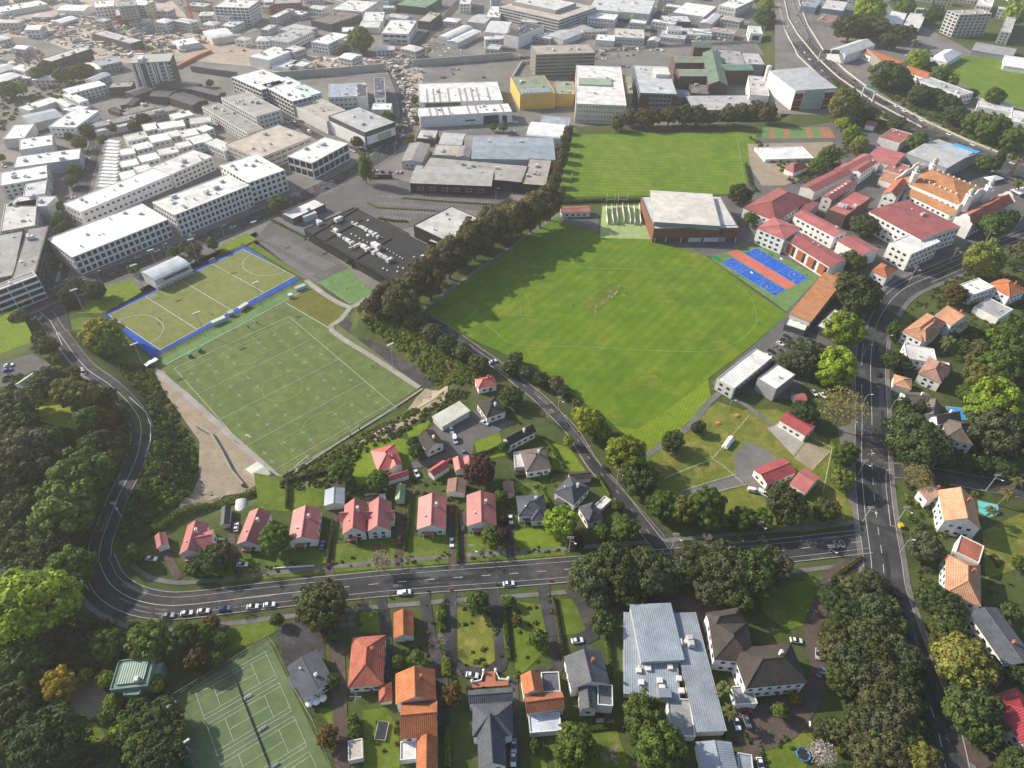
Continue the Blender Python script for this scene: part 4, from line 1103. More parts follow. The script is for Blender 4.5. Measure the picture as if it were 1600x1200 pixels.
 ("white_cube", "white cube building with black front beside the motorway", [(1172, 50, 1192, 53, 1188, 41, 10, 'f', 0, 'W', 'W', (1, 12, 8, 5))]),
 ("parking_tower", "parking tower with brown grey louvred floors", [(838, 85, 930, 82, 925, 68, 23, 'f', 0, 'T', (.25, .23, .2), dict(grid=(7, 12, .5, 1.8)))]),
 ("yellow_factory", "factory with mustard yellow walls and a faded green roof", [(816, 154, 868, 145, 850, 117, 14, 'f', 0, 'E', 'Y'), (868, 149, 898, 147, 896, 127, 12, 'f', 0, (.36, .38, .28), 'Y')]),
 ("cream_factory", "large cream factory with a white roof and slit windows", [(900, 165, 979, 165, 970, 104, 17, 'f', 0, 'W', 'C', (4, 2.6, .9, 1.0), dict(vents=9))]),
 ("olive_block", "narrow olive building between the cream factory and grey roofed office", [(976, 146, 989, 146, 985, 117, 15, 'f', 0, (.32, .28, .18), (.33, .3, .18))]),
 ("grey_roofed_office", "modern office with a folded grey roof and teal glass", [(1000, 147, 1058, 147, 1043, 103, 17, 'f', 0, 'L', (.2, .24, .24), (4, 3.5, 2.8, 2.4))]),
 ("brick_brewery", "dark brick brewery with crossing green gabled roofs", [(1108, 136, 1138, 134, 1125, 84, 15, 'gy', 4, 'e', 'X'), (1062, 119, 1113, 119, 1110, 108, 15, 'gx', 3, 'E', 'X'), (1055, 98, 1108, 98, 1105, 88, 14, 'gx', 3, 'E', 'X'), (1122, 110, 1178, 110, 1176, 100, 14, 'gx', 2.5, 'F', 'X'), (1084, 74, 1112, 75, 1108, 68, 17, 'gx', 3, 'e', 'X')]),
 ("grey_flat_block", "flat grey roofed block with white ribs behind the brewery", [(1125, 99, 1165, 101, 1158, 79, 12, 'f', 0, (.3, .29, .28), 'D'), (1165, 99, 1195, 101, 1185, 83, 12, 'f', 0, 'g', 'G')]),
 ("brick_fronted_yard", "low dark block below the brewery gables", [(1080, 145, 1108, 147, 1104, 132, 9, 'f', 0, (.2, .19, .18), 'X'), (1040, 150, 1078, 152, 1075, 140, 7, 'f', 0, 'b', 'G')], None, "block"),
 ("glass_fronted_hall", "low grey roofed hall with teal glass behind the tree row", [(1085, 172, 1200, 171, 1185, 148, 9, 'f', 0, 'g', (.16, .2, .2), (2, 3, 2.6, 2.6))]),
 ("panelled_office", "tall office with white side wall, glass front and dark red panels", [(1202, 111, 1243, 142, 1292, 129, 27, 'f', 0, 'g', 'W', (5, 6, .9, .9), dict(vents=0))]),
 ("white_drum_block", "white block with a rounded stair drum beside the panelled office", [(1172, 150, 1202, 150, 1198, 120, 14, 'f', 0, 'w', 'W')]),
 ("white_hall", "big white gabled hall beside the motorway gantry", [(1307, 74, 1322, 86, 1368, 70, 9, 'gy', 4, 'W', 'W')]),
 ("orange_roofed_row", "long orange tiled row behind the white gabled hall", [(1340, 80, 1398, 102, 1408, 94, 6, 'gx', 2, 'O', 'W', w1)]),
 ("orange_roofed_row", "short orange tiled row above the white classrooms", [(1408, 109, 1445, 122, 1452, 113, 8, 'gx', 2, 'O', 'W', w2)]),
 ("classroom_block", "long flat roofed white classroom block behind the motorway trees", [(1432, 124, 1500, 149, 1515, 142, 10, 'f', 0, 'L', 'W', (2, 4.5, 2.4, 1.8))], None, "classroom block"),
 ("white_pavilion", "white pointed roof pavilion at the corner of the far right field", [(1455, 90, 1480, 98, 1504, 83, 6, 'h', 4, 'W', 'W')]),
 ("grey_shed", "long grey roofed shed along the far right field", [(1518, 78, 1583, 89, 1588, 76, 5, 'gx', 1.5, (.3, .29, .28), 'G')]),
 ("white_shed", "white shed at the right edge of the far right field", [(1568, 101, 1612, 109, 1612, 92, 5, 'gx', 1, 'W', 'W')]),
 ("white_bungalow", "low white building below the far right field beside trees", [(1527, 166, 1582, 176, 1570, 160, 5, 'f', 0, 'W', 'W')]),
 ("white_bungalow", "white flat building at the right edge above the motorway trees", [(1580, 186, 1620, 196, 1620, 178, 5, 'f', 0, 'W', 'W')]),
 ("apartment_block", "grey six storey apartment block with balcony stacks", [(1474, 16, 1500, 23, 1550, 21, 24, 'f', 0, 'T', 'g', dict(grid=(7, 6, 2.2, 1.2)))]),
 ("white_villa", "white gabled house, upper of two beside the dark trees", [(1386, 32, 1410, 38, 1418, 20, 7, 'gx', 2.5, 'W', 'W')]),
 ("white_villa", "white gabled house with a row of small windows beside its twin", [(1412, 38, 1437, 44, 1448, 22, 8, 'gx', 2.5, 'W', 'W', w2)]),
 ("blue_warehouse", "blue walled warehouse beside the motorway at the top", [(1283, 12, 1318, 17, 1325, 3, 9, 'f', 0, 'w', (.14, .2, .27)), (1252, 8, 1275, 12, 1285, 0, 8, 'f', 0, 'b', (.2, .25, .3))]),
 ("rusty_shed", "rusty roofed shed between motorway and dark trees", [(1270, 32, 1300, 36, 1312, 25, 5, 'f', 0, 'J', 'G')]),
 ("grey_block", "slim grey apartment tower at the top right edge", [(1564, 46, 1580, 51, 1590, 23, 13, 'f', 0, 'g', 'g', w4)]),
 ("white_block", "white low rise block at the top right edge", [(1525, 8, 1550, 11, 1555, -5, 12, 'f', 0, 'W', 'W', w3)]),
]
SCHOOL = [
 ("gymnasium", "gymnasium with a broad white roof over brown walls", [(1022, 357, 1155, 356, 1139, 306, 10, 'f', 0, 'L', (.19, .085, .05), dict(vents=0)), (1022, 353, 1126, 353, 1113, 303, 12.8, 'h', .8, (.66, .60, .52), (.2, .27, .27), dict(vents=0, zb=9.3))]),
 ("groundskeeper_shed", "small pink roofed shed beside the cricket nets", [(877, 332, 923, 331, 923, 322, 4, 'gx', 1.2, 'P', 'w', w1)]),
 ("school_block", "round ended red roofed assembly hall", [(1165, 322, 1213, 346, 1268, 312, 8, 'h', 5, 'R', 'W', w2)]),
 ("school_block", "white classroom block with pink red roof beside the blue courts", [(1190, 351, 1226, 374, 1252, 356, 11, 'h', 2, 'P', 'W', w3)]),
 ("school_block", "long red roofed classroom wing behind the orange panelled block", [(1240, 336, 1304, 370, 1320, 360, 9, 'gx', 1.5, 'P', 'W', w2, dict(vents=2))]),
 ("school_block", "red roofed block with orange brick panels facing the blue courts", [(1227, 374, 1296, 417, 1319, 403, 9, 'gx', 1.2, 'R', 'w', dict(vents=2))]),
 ("school_block", "pink roofed classroom block beside the dark round tree", [(1308, 376, 1348, 399, 1371, 388, 9, 'gx', 1.2, 'P', 'W')]),
 ("school_block", "flat pink red roofed block with dark brick walls", [(1286, 331, 1322, 337, 1362, 308, 10, 'f', 0, 'P', 'X')]),
 ("school_block", "white three storey block with red roof strips beside the road", [(1357, 330, 1440, 375, 1497, 352, 13, 'gx', 1.0, 'R', 'W', w3, dict(vents=3)), (1378, 384, 1424, 397, 1470, 377, 12, 'f', 0, 'W', 'W', w3, dict(vents=0))]),
 ("school_block", "long red roof with a row of white skylights near the bushes", [(1258, 287, 1273, 300, 1333, 270, 8, 'gy', 1.5, 'R', 'w'), (1285, 306, 1300, 313, 1340, 287, 9, 'gy', 1.5, 'R', 'w', w2)]),
 ("school_block", "long narrow pink red roof below the bushes", [(1302, 264, 1320, 270, 1366, 246, 7, 'gy', 1.5, 'P', 'w', w2)]),
 ("school_block", "red roof over white windowed wall beside the orange school hall", [(1330, 266, 1346, 271, 1368, 256, 9, 'gy', 1.5, 'R', 'W', w2)]),
 ("school_block", "broad stepped red roof between curved studio and orange hall", [(1360, 240, 1398, 259, 1416, 240, 7, 'gx', 1, 'P', 'w'), (1382, 263, 1408, 273, 1422, 259, 6, 'f', 0, 'P', 'w')]),
 ("school_block", "short red roofed link beside the assembly hall and brick block", [(1240, 322, 1262, 333, 1282, 318, 7, 'gx', 1, 'R', 'w')]),
 ("school_block", "small pink roofed link between broad stepped roof and long narrow roof", [(1352, 252, 1372, 258, 1382, 248, 6, 'f', 0, 'P', 'W')]),
 ("school_block", "low white walled wing with orange tiles in front of the orange school hall", [(1376, 276, 1396, 286, 1406, 276, 5, 'm', .8, 'M', 'W')]),
 ("studio_block", "white walled studio with a curved red roof near the motorway", [(1367, 219, 1406, 224, 1426, 209, 8, 'f', 0, 'P', 'W')]),
 ("garage", "small pink gabled garage in trees near the motorway", [(1351, 196, 1367, 198, 1372, 191, 4, 'gx', 1.2, 'P', 'W')]),
 ("red_kiosk", "small kiosk with a pointed red roof beside the covered pool", [(1226, 263, 1240, 270, 1263, 261, 4, 'h', 4, 'r', 'W')]),
 ("covered_pool", "swimming pool hidden under a flat white cover", [(1196, 249, 1272, 247, 1262, 228, 2.5, 'f', 0, 'W', 'W', dict(vents=0))], None, "pool cover"),
 ("grey_roofed_hall", "sports hall with folded grey roof and a blue edge", [(1424, 236, 1480, 263, 1530, 239, 9, 'gx', 2, 'g', 'G')]),
 ("school_hall", "cream mission style school hall with orange tiles and white turrets", [(1402, 279, 1500, 321, 1540, 296, 12, 'h', 6, 'o', 'W', w2), (1412, 301, 1484, 336, 1492, 330, 8, 'm', 1.5, 'o', 'W', w2), (1500, 337, 1518, 352, 1585, 316, 10, 'gy', 4, 'S', 'W', w2), (1380, 301, 1401, 309, 1420, 287, 11, 'gy', 3, 'S', 'W', w2)]),
 ("gatehouse", "small orange roofed house on the school corner", [(1362, 422, 1386, 434, 1402, 421, 6, 'h', 2.5, 'O', 'W', hw)], None, "house"),
 ("school_block", "long orange roofed building between the blue courts and the cars", [(1228, 496, 1267, 503, 1319, 438, 7, 'm', .8, 'o', 'w', w1, dict(vents=0)), (1226, 507, 1258, 517, 1266, 500, 4, 'f', 0, 'w', 'D'), (1275, 509, 1293, 516, 1320, 489, 5, 'f', 0, 'w', 'D')]),
 ("school_block", "rusty red roofed row under the big street trees", [(1300, 433, 1342, 450, 1370, 447, 6, 'gx', 1.2, 'x', 'C', w1)]),
 ("pavilion", "pavilion with a long bright white roof beside the oval", [(1112, 598, 1147, 607, 1207, 558, 7, 'f', 0, 'W', 'w', w2, dict(vents=0)), (1142, 605, 1152, 610, 1212, 562, 5, 'f', 0, 'G', 'D')]),
 ("store_block", "white boxy store beside the car park under the trees", [(1185, 590, 1213, 608, 1243, 585, 8, 'f', 0, 'W', 'G')]),
 ("kindergarten", "red roofed kindergarten building beside the concrete yard", [(1217, 656, 1259, 681, 1275, 665, 4.5, 'gx', 1.5, 'r', 'W', hw)], None, "school building"),
 ("kindergarten", "red roofed kindergarten building on the grey playground", [(1178, 733, 1199, 757, 1245, 738, 4, 'gy', 1.5, 'r', 'W', hw)], None, "school building"),
 ("pink_gabled_shed", "square pink gabled shed at the corner of the kindergarten", [(1236, 753, 1259, 771, 1282, 746, 4.5, 'gx', 2, 'P', 'W')]),
 ("red_shed", "tiny pink roofed shed among parked vans near the bare tree", [(1242, 626, 1262, 626, 1262, 614, 3, 'gx', .8, 'P', 'w')]),
 ("hockey_pavilion", "pavilion with a pale curved roof beside the hockey field", [(241, 438, 297, 412, 287, 395, 7, 'f', 0, 'b', 'w', dict(vents=3))], None, "pavilion"),
 ("cream_shed", "cream shed at the corner of the turf field", [(383, 733, 404, 753, 421, 738, 4, 'gy', .8, 'V', 'C')]),
]
HOMES = [
 ("green_gabled_house", "pale green gabled house half hidden by hillside trees", [(27, 598, 44, 610, 76, 588, 4, 'gy', 2.5, (.36, .42, .33), 'W')]),
 ("pink_roofed_garage", "tiny pink roofed garage closest to the winding road", [(245, 858, 263, 851, 259, 831, 3, 'gy', 1.3, 'P', 'W')]),
 ("pink_roofed_villa", "pink roofed villa with a side gable beside the tiny garage", [(280, 866, 314, 864, 326, 818, 5, 'gy', 3, 'P', 'W', hw), (303, 853, 333, 856, 335, 827, 5, 'gx', 2.6, 'P', 'W', hw)]),
 ("pink_roofed_cottage", "pink roofed cottage partly behind the round green tree", [(368, 854, 405, 852, 424, 800, 4.5, 'gy', 2.6, 'P', 'W', hw)]),
 ("pink_roofed_cottage", "pink roofed cottage just above the blue car", [(451, 841, 496, 843, 502, 794, 4.5, 'gy', 2.8, 'P', 'W', hw)]),
 ("pink_roofed_house", "wide pink roofed house with twin front gables", [(535, 833, 572, 832, 574, 786, 5, 'gy', 4, 'P', 'W', h2), (573, 832, 610, 829, 612, 784, 5, 'gy', 4, 'P', 'W', h2), (529, 816, 616, 813, 613, 797, 4.5, 'gx', 2.5, 'P', 'W')]),
 ("pink_roofed_cottage", "pink roofed cottage above the white car in a driveway", [(651, 829, 697, 826, 698, 776, 4.5, 'gy', 2.8, 'P', 'W', hw)]),
 ("pink_roofed_cottage", "pink roofed cottage closest to the grey hipped houses", [(729, 827, 776, 821, 774, 772, 4.5, 'gy', 2.8, 'P', 'W', hw)]),
 ("grey_shed", "weathered grey shed on the lawn behind the pink cottages", [(506, 790, 538, 787, 539, 762, 3.5, 'gy', 1.2, 'b', 'w')]),
 ("coral_roofed_house", "coral red hipped house on the bright lawn below the turf", [(579, 704, 590, 736, 628, 723, 4, 'h', 2.6, (.52, .11, .10), 'W', hw), (603, 716, 610, 733, 629, 727, 4, 'gx', 1.8, (.52, .11, .10), 'W')]),
 ("coral_roofed_shed", "long low coral roofed shed below the coral hipped house", [(604, 753, 640, 742, 637, 734, 3, 'gx', 1.2, (.52, .11, .10), 'W')]),
 ("coral_roofed_garage", "coral gabled garage beside the parked white car", [(669, 734, 678, 745, 703, 728, 3.2, 'gy', 1.4, (.52, .11, .10), 'W')]),
 ("coral_roofed_garage", "twin coral gabled garage behind the burgundy tree", [(711, 738, 728, 734, 724, 714, 3.2, 'gy', 1.4, (.5, .11, .10), 'W'), (728, 734, 746, 728, 741, 712, 3.2, 'gy', 1.4, (.5, .11, .10), 'W')]),
 ("black_roofed_house", "black gabled cottage beside the cream carport", [(650, 683, 667, 705, 693, 691, 4.5, 'gx', 2.6, 'N', 'W', hw)]),
 ("black_roofed_house", "black hipped cottage beside the lane's upper trees", [(744, 629, 760, 653, 790, 641, 4.5, 'h', 2.6, 'N', 'W', hw)]),
 ("cream_carport", "long cream roofed carport on the asphalt court", [(676, 650, 691, 667, 735, 643, 3.6, 'm', .6, 'V', 'w')]),
 ("coral_roofed_cottage", "little coral hipped cottage at the foot of the cliff path", [(747, 607, 777, 601, 773, 586, 4, 'h', 2, (.55, .13, .10), 'W', hw)]),
 ("black_roofed_house", "dark gabled house beside the bare pink tree", [(782, 686, 796, 696, 838, 674, 4.5, 'gy', 2.4, 'N', 'W', hw)]),
 ("brown_roofed_house", "grey brown hipped house with a silver lean to", [(822, 736, 862, 731, 850, 698, 4.5, 'h', 2.6, 'n', 'W', hw), (805, 731, 821, 729, 818, 705, 3, 'f', 0, 'L', 'L')]),
 ("black_roofed_garage", "low dark garage beside the lane", [(890, 750, 925, 747, 924, 735, 3, 'gx', 1, 'N', 'W')]),
 ("grey_roofed_house", "small grey hipped house above the round green tree", [(810, 807, 855, 804, 853, 772, 4.5, 'h', 2.6, 'A', 'W', hw), (830, 815, 856, 812, 852, 790, 4, 'h', 2, 'A', 'W', hw)]),
 ("grey_roofed_house", "large grey hipped house at the lane corner", [(866, 768, 897, 789, 922, 762, 4.5, 'h', 3, 'A', 'W', hw), (903, 792, 919, 818, 942, 807, 4.5, 'h', 2.2, 'A', 'W', hw)]),
 ("white_carport", "small white flat carport beside the large grey house", [(930, 788, 938, 797, 955, 781, 2.5, 'f', 0, 'W', 'w', dict(vents=0))]),
 ("brown_garage", "rusty brown gabled garage below the burgundy tree", [(697, 770, 727, 771, 727, 749, 3.2, 'gy', 1.3, 'J', 'W')]),
 ("green_shed", "narrow green roofed shed in a back garden", [(617, 782, 632, 781, 634, 757, 3, 'gy', 1.1, (.2, .3, .15), 'w')]),
 ("black_shed", "little dark shed with white slatted end behind the twin gables", [(570, 784, 592, 781, 592, 769, 3, 'gx', 1.2, 'N', 'w'), (592, 785, 602, 785, 602, 771, 2.6, 'f', 0, 'W', 'W')]),
 ("greenhouse", "silver ribbed greenhouse behind the pink cottage", [(366, 804, 384, 806, 386, 780, 2.6, 'by', 1.2, 'L', 'w')]),
 ("black_shed", "narrow black roofed shed beside the silver greenhouse", [(344, 819, 359, 819, 361, 790, 3, 'gy', 1.1, 'k', 'w')]),
 ("brick_garage", "brown gabled garage beside the grey hipped house", [(788, 775, 805, 772, 802, 752, 3, 'gy', 1.2, 'J', 'w')]),
 ("white_house", "white cubic house with a flat roof beside the avenue", [(1503, 443, 1521, 460, 1554, 448, 8, 'f', 0, 'W', 'W', h2), (1527, 476, 1560, 498, 1583, 483, 4.5, 'f', 0, 'g', 'W')]),
 ("orange_roofed_house", "orange hipped house at the right edge near palms", [(1550, 441, 1578, 464, 1605, 452, 7, 'h', 3.5, 'O', 'W', h2)]),
 ("orange_roofed_house", "big orange tiled house with several hips beside the avenue", [(1411, 516, 1441, 534, 1480, 505, 7, 'h', 3.5, 'M', 'W', h2), (1424, 523, 1446, 534, 1470, 515, 7, 'h', 4.2, 'M', 'W')]),
 ("orange_roofed_house", "steep orange gabled house with white chimneys", [(1472, 488, 1487, 509, 1516, 497, 8, 'gx', 4, 'M', 'W', h2), (1492, 505, 1503, 514, 1516, 506, 4.5, 'h', 1.6, 'M', 'W')]),
 ("white_house", "white stepped modern house in the garden trees", [(1417, 559, 1465, 568, 1471, 547, 6.5, 'f', 0, 'W', 'W', h2), (1460, 574, 1486, 579, 1489, 568, 4.5, 'f', 0, 'W', 'W')]),
 ("rust_roofed_house", "rust brown hipped house below the white stepped house", [(1428, 593, 1471, 599, 1487, 572, 6, 'h', 3, 'J', 'W', h2)]),
 ("coral_roofed_porch", "small orange roofed house beside the avenue's parked cars", [(1395, 606, 1424, 609, 1425, 592, 4, 'h', 1.5, 'M', 'W')], None, "house"),
 ("brown_roofed_house", "brown flat gabled house beside the clipped avenue hedge", [(1418, 633, 1460, 635, 1461, 614, 5, 'gx', 2, 'n', 'W', hw)]),
 ("brown_roofed_house", "large brown house with many gables beside the blue pool", [(1465, 663, 1502, 656, 1497, 642, 6, 'gx', 3, 'n', 'W', h2), (1442, 657, 1467, 656, 1470, 632, 6, 'gy', 2.5, 'n', 'W'), (1477, 693, 1521, 696, 1516, 662, 6, 'h', 3.5, 'n', 'W', h2)]),
 ("brown_roofed_cottage", "mossy brown gabled cottage on the side road corner", [(1449, 783, 1483, 777, 1480, 757, 5, 'gy', 2.5, 'J', 'W', hw)]),
 ("salmon_roofed_house", "tall salmon gabled house beside the turquoise pool", [(1478, 829, 1533, 827, 1521, 778, 8, 'gy', 4.5, 'M', 'W', h2)]),
 ("red_flat_house", "small house with a red flat roof and white parapet", [(1490, 871, 1530, 880, 1538, 853, 6, 'f', 0, 'S', 'W', dict(vents=0))]),
 ("rust_roofed_house", "rust orange hipped house with roof windows beside the avenue", [(1476, 940, 1533, 948, 1532, 884, 6.5, 'h', 4, 'M', 'W', h2)]),
 ("black_roofed_house", "wide charcoal roofed house with long white gutters", [(1511, 955, 1571, 1042, 1612, 1024, 6, 'gx', 1.6, 'z', 'W', h2)]),
 ("crimson_roofed_house", "crimson roofed villa with white round chimney at the right edge", [(1540, 1090, 1602, 1168, 1640, 1135, 6.5, 'h', 3.5, 'U', 'W', h2), (1537, 1066, 1555, 1077, 1570, 1058, 4, 'h', 1.5, 'U', 'W')]),
 ("salmon_roofed_house", "salmon tiled hipped house closest to the tennis carpark", [(543, 1076, 599, 1070, 603, 992, 4.5, 'h', 3.4, 'S', 'W', hw)]),
 ("salmon_roofed_garage", "little salmon hipped garage attached beside the hipped house", [(592, 1098, 613, 1095, 612, 1066, 3, 'h', 1.3, 'S', 'W')]),
 ("orange_roofed_garage", "bright orange gabled garage near the street hedge", [(615, 999, 647, 994, 646, 954, 3.6, 'gy', 2, 'O', 'W')]),
 ("orange_roofed_villa", "long bright orange tiled villa with several gables", [(618, 1101, 682, 1093, 676, 1046, 7, 'gy', 4, 'O', 'W', h2), (626, 1155, 684, 1150, 683, 1094, 6.5, 'gx', 4.2, 'O', 'W', h2), (650, 1215, 684, 1215, 684, 1150, 5.5, 'gy', 2.6, 'O', 'W', hw), (625, 1185, 650, 1185, 650, 1156, 3.5, 'f', 0, 'W', 'W')]),
 ("grey_roofed_villa", "dark slate villa with terracotta porch and white corner posts", [(732, 1100, 802, 1095, 800, 1074, 6, 'gx', 1.4, 'A', 'W'), (738, 1152, 802, 1150, 800, 1098, 6.5, 'h', 3.2, 'A', 'W', h2), (748, 1200, 792, 1197, 786, 1120, 6.5, 'gy', 3.6, 'A', 'W', h2)]),
 ("rust_roofed_house", "orange and rust tiled house with a pale lean to roof", [(818, 1086, 850, 1081, 847, 1050, 6, 'gy', 2.6, 'O', 'W'), (848, 1084, 876, 1080, 873, 1049, 4, 'f', 0, 'z', 'W', dict(vents=0)), (823, 1115, 883, 1107, 880, 1080, 5.5, 'gx', 2, 'x', 'W'), (828, 1145, 878, 1141, 876, 1112, 3.5, 'f', 0, (.55, .58, .63), 'W', dict(vents=0))]),
 ("black_roofed_villa", "dark grey two storey house with steep gable beside the hall", [(892, 1077, 953, 1068, 945, 1017, 6.5, 'gy', 3.6, 'Z', 'W', h2), (907, 1113, 934, 1108, 930, 1074, 6, 'gy', 1.4, 'Z', 'W', hw), (934, 1106, 958, 1103, 957, 1070, 6, 'f', 0, 'Z', 'W')]),
 ("blue_grey_hall", "large blue grey metal roofed hall with raised square section", [(974, 1101, 1063, 1095, 1055, 966, 3.6, 'm', .3, 'B', 'w', dict(vents=0)), (1089, 1148, 1136, 1142, 1087, 957, 4.4, 'm', .3, 'B', 'w', dict(vents=3)), (1003, 1044, 1070, 1031, 1048, 943, 6, 'm', .6, (.30, .34, .38), 'w'), (1050, 1156, 1087, 1151, 1078, 1092, 3.6, 'f', 0, (.3, .3, .29), 'W', dict(vents=1))]),
 ("brown_roofed_mansion", "rambling dark brown mansion with many hips and white walls", [(1165, 1076, 1262, 1067, 1246, 1004, 8, 'h', 5, 'N', 'W', h2), (1118, 1046, 1180, 1036, 1168, 972, 8, 'h', 3.5, 'N', 'W', h2), (1114, 985, 1167, 976, 1160, 948, 8, 'h', 2.5, 'N', 'W'), (1150, 1101, 1184, 1099, 1180, 1070, 4, 'f', 0, 'G', 'W')]),
 ("blue_grey_shed", "pale blue gabled shed at the bottom edge below the hall", [(1097, 1212, 1155, 1212, 1147, 1159, 4, 'gy', 1.4, 'B', 'W'), (1155, 1212, 1178, 1210, 1175, 1179, 3, 'f', 0, 'B', 'w')]),
 ("tennis_pavilion", "grey roofed tennis clubhouse with white umbrellas beside the courts", [(448, 1042, 473, 1094, 516, 1053, 4.2, 'gx', 1.0, 'A', 'w', w1)], None, "clubhouse"),
 ("concrete_shed", "mottled concrete roofed shed beside the brick drive", [(544, 1184, 567, 1184, 566, 1153, 3, 'f', 0, 'T', 'w', dict(vents=0))]),
 ("green_roofed_house", "house with a square sea green metal roof among shrubs", [(171, 1078, 230, 1071, 242, 1025, 7.5, 'f', 0, 'F', 'F', dict(vents=0)), (192, 1086, 217, 1085, 217, 1071, 6.5, 'f', 0, 'F', 'F', dict(vents=0)), (239, 1052, 252, 1052, 255, 1033, 5, 'f', 0, 'T', 'F', dict(vents=0))]),
 ("grey_carport", "small grey flat carport hidden between two round trees", [(196, 1005, 214, 1005, 219, 984, 3, 'f', 0, 'g', 'F', dict(vents=0))]),
]
NAMED = {}
for row in CITY + SCHOOL + HOMES:
    name, label, blocks = row[:3]
    grp = row[3] if len(row) > 3 else None
    cat = row[4] if len(row) > 4 else None
    r, Ts = building(name, label, blocks, grp, cat or name.split("_")[-1].replace("villa", "house"))
    NAMED[label] = (r, Ts)
    if row in HOMES and blocks[0][7] in ('gy', 'gx', 'h') and blocks[0][6] >= 4 and len(blocks[0]) > 11 and not isinstance(blocks[0][11], dict):
        T, (w, d), q = Ts[0]
        z = q[6] + q[8] * .55
        ccol = 'W' if str(q[9]) in 'PnNA' else 'S'
        chimney(r, T, w * .16, d * .12, z - .8, q[6] + q[8] + .9, .8, ccol)
        f = 0
        on_face(r, T, (w - .7, d - .7), f, w * .12, 0, 1.0, 2.1, .08, "door", "plain", (.12, .05, .03) if str(q[9]) == 'P' else (.1, .12, .13))
        if str(q[9]) in 'PA':
            on_top(r, T, -w * .3, w * .05, -d / 2 - 1.4, -d / 2 + .3, 2.5, 2.65, "porch_roof", "plain", [c * .95 for c in COL[q[9]]])
            for x in (-w * .29, w * .04):
                m = MB(); m.tube([(x, -d / 2 - 1.3, 0), (x, -d / 2 - 1.3, 2.5)], .08, 5)
                o = obj("porch_post", m, "plain", r, COL['W']); o.matrix_local = T
    if row in HOMES and str(blocks[0][9]) in 'PAB' and len(blocks[0]) > 11:
        T, (w, d), q = Ts[0]
        m = MB(); m.lathe([(.25, 0), (.25, 1.0), (.35, 1.05), (.05, 1.25)], 8)
        o = obj("flue", m, "plain", r, COL['W']); o.matrix_local = T @ Matrix.Translation((-w * .22, -d * .18, q[6] + q[8] * .5))
def part_of(label):
    for k, v in NAMED.items():
        if label in k:
            return v
    raise KeyError(label)
# saw-edged white terrace along the side street: 14 narrow houses
for i in range(14):
    t = i / 13
    ax, ay = 163 + (149 - 163) * t, 221 + (291 - 221) * t
    bx, by = 184 + (181 - 184) * t, 219 + (288 - 219) * t
    sx, sy = (149 - 163) / 13 * .86, (291 - 221) / 13 * .86
    words_ = ["first", "second", "third", "fourth", "fifth", "sixth", "seventh", "eighth", "ninth", "tenth", "eleventh", "twelfth", "thirteenth", "fourteenth"]
    building("terraced_house", "narrow white terraced house, %s of fourteen from the dark yard down the side street" % words_[i],
             [(ax, ay, bx, by, bx + sx, by + sy, 7 - .4 * (i % 2), 'f', 0, 'W', 'w', dict(vents=0))], "narrow white houses stepping down the side street", "house")
TOWN = [(200, 221, 232, 214, 226, 204, 8), (228, 206, 250, 200, 243, 190, 8), (246, 203, 290, 196, 282, 186, 8), (272, 186, 303, 179, 296, 171, 9), (296, 194, 330, 190, 322, 181, 8),
        (188, 243, 212, 239, 208, 229, 8), (213, 235, 240, 228, 234, 219, 7), (236, 222, 268, 217, 260, 206, 8), (262, 213, 284, 211, 277, 202, 7), (285, 214, 312, 209, 304, 199, 8),
        (190, 262, 218, 256, 212, 246, 7), (220, 252, 250, 247, 243, 237, 8), (250, 243, 280, 237, 270, 228, 7), (280, 232, 304, 226, 296, 218, 8), (300, 226, 334, 218, 324, 207, 8),
        (189, 281, 214, 276, 208, 264, 7), (216, 270, 238, 264, 230, 255, 7), (303, 200, 318, 206, 330, 198, 7), (318, 222, 350, 236, 362, 226, 8)]
for i, q in enumerate(TOWN):
    building("stepped_townhouse", None, [(*q, 'f', 0, 'W' if i % 4 else 'w', 'w', w2, dict(vents=1 if i % 3 == 0 else 0))], "white stepped townhouses behind the long white offices", "townhouse")
# striped residential tower
def striped_tower():
    r, Ts = building("residential_tower", "eight storey tower with white and dark vertical stripes and balconies", [(204, 100, 266, 97, 262, 86, 25, 'f', 0, (.33, .32, .29), 'D', dict(vents=2))], None, "tower")
    T, (w, d), q = Ts[0]
    for x, ww in ((-.47, .05), (-.36, .07), (-.29, .03), (-.12, .03), (.0, .06), (.07, .03), (.16, .07), (.34, .06), (.41, .02)):
        on_face(r, T, (w, d), 0, x * w, 1, ww * w, 24, .5, "white_fin", "wall", 'w')
    for k in range(7):
        for x, ww in ((.26, .1), (.46, .07), (-.07, .06)):
            on_face(r, T, (w, d), 0, x * w, 2.5 + 3.2 * k, ww * w, 1.1, 1.6, "balcony", "wall", 'g')
    on_top(r, T, -.5 * w, .5 * w, -.5 * d - 1, .5 * d + 1, 25.4, 26.2, "roof_canopy", "plain", (.33, .33, .29))
    on_top(r, T, -.3 * w, -.18 * w, -.5 * d - .5, 0, 25, 29, "stair_box", "wall", 'w')
striped_tower()
r, Ts = part_of("lime green round sign")
T, wd, q = Ts[0]
m = MB(); m.lathe([(2.6, 0), (2.6, 1.1), (2.2, 1.4)], 20)
o = obj("round_sign", m, "plain", r, (.42, .62, .03)); o.matrix_local = T @ Matrix.Translation((wd[0] * .24, -wd[1] / 2 - .4, 7.5)) @ Matrix.Rotation(math.pi / 2, 4, 'X')
on_face(r, T, wd, 0, wd[0] * .05, .2, wd[0] * .8, 4, .4, "shop_front", "glass", 'D')
r, Ts = part_of("grey skylight strips")
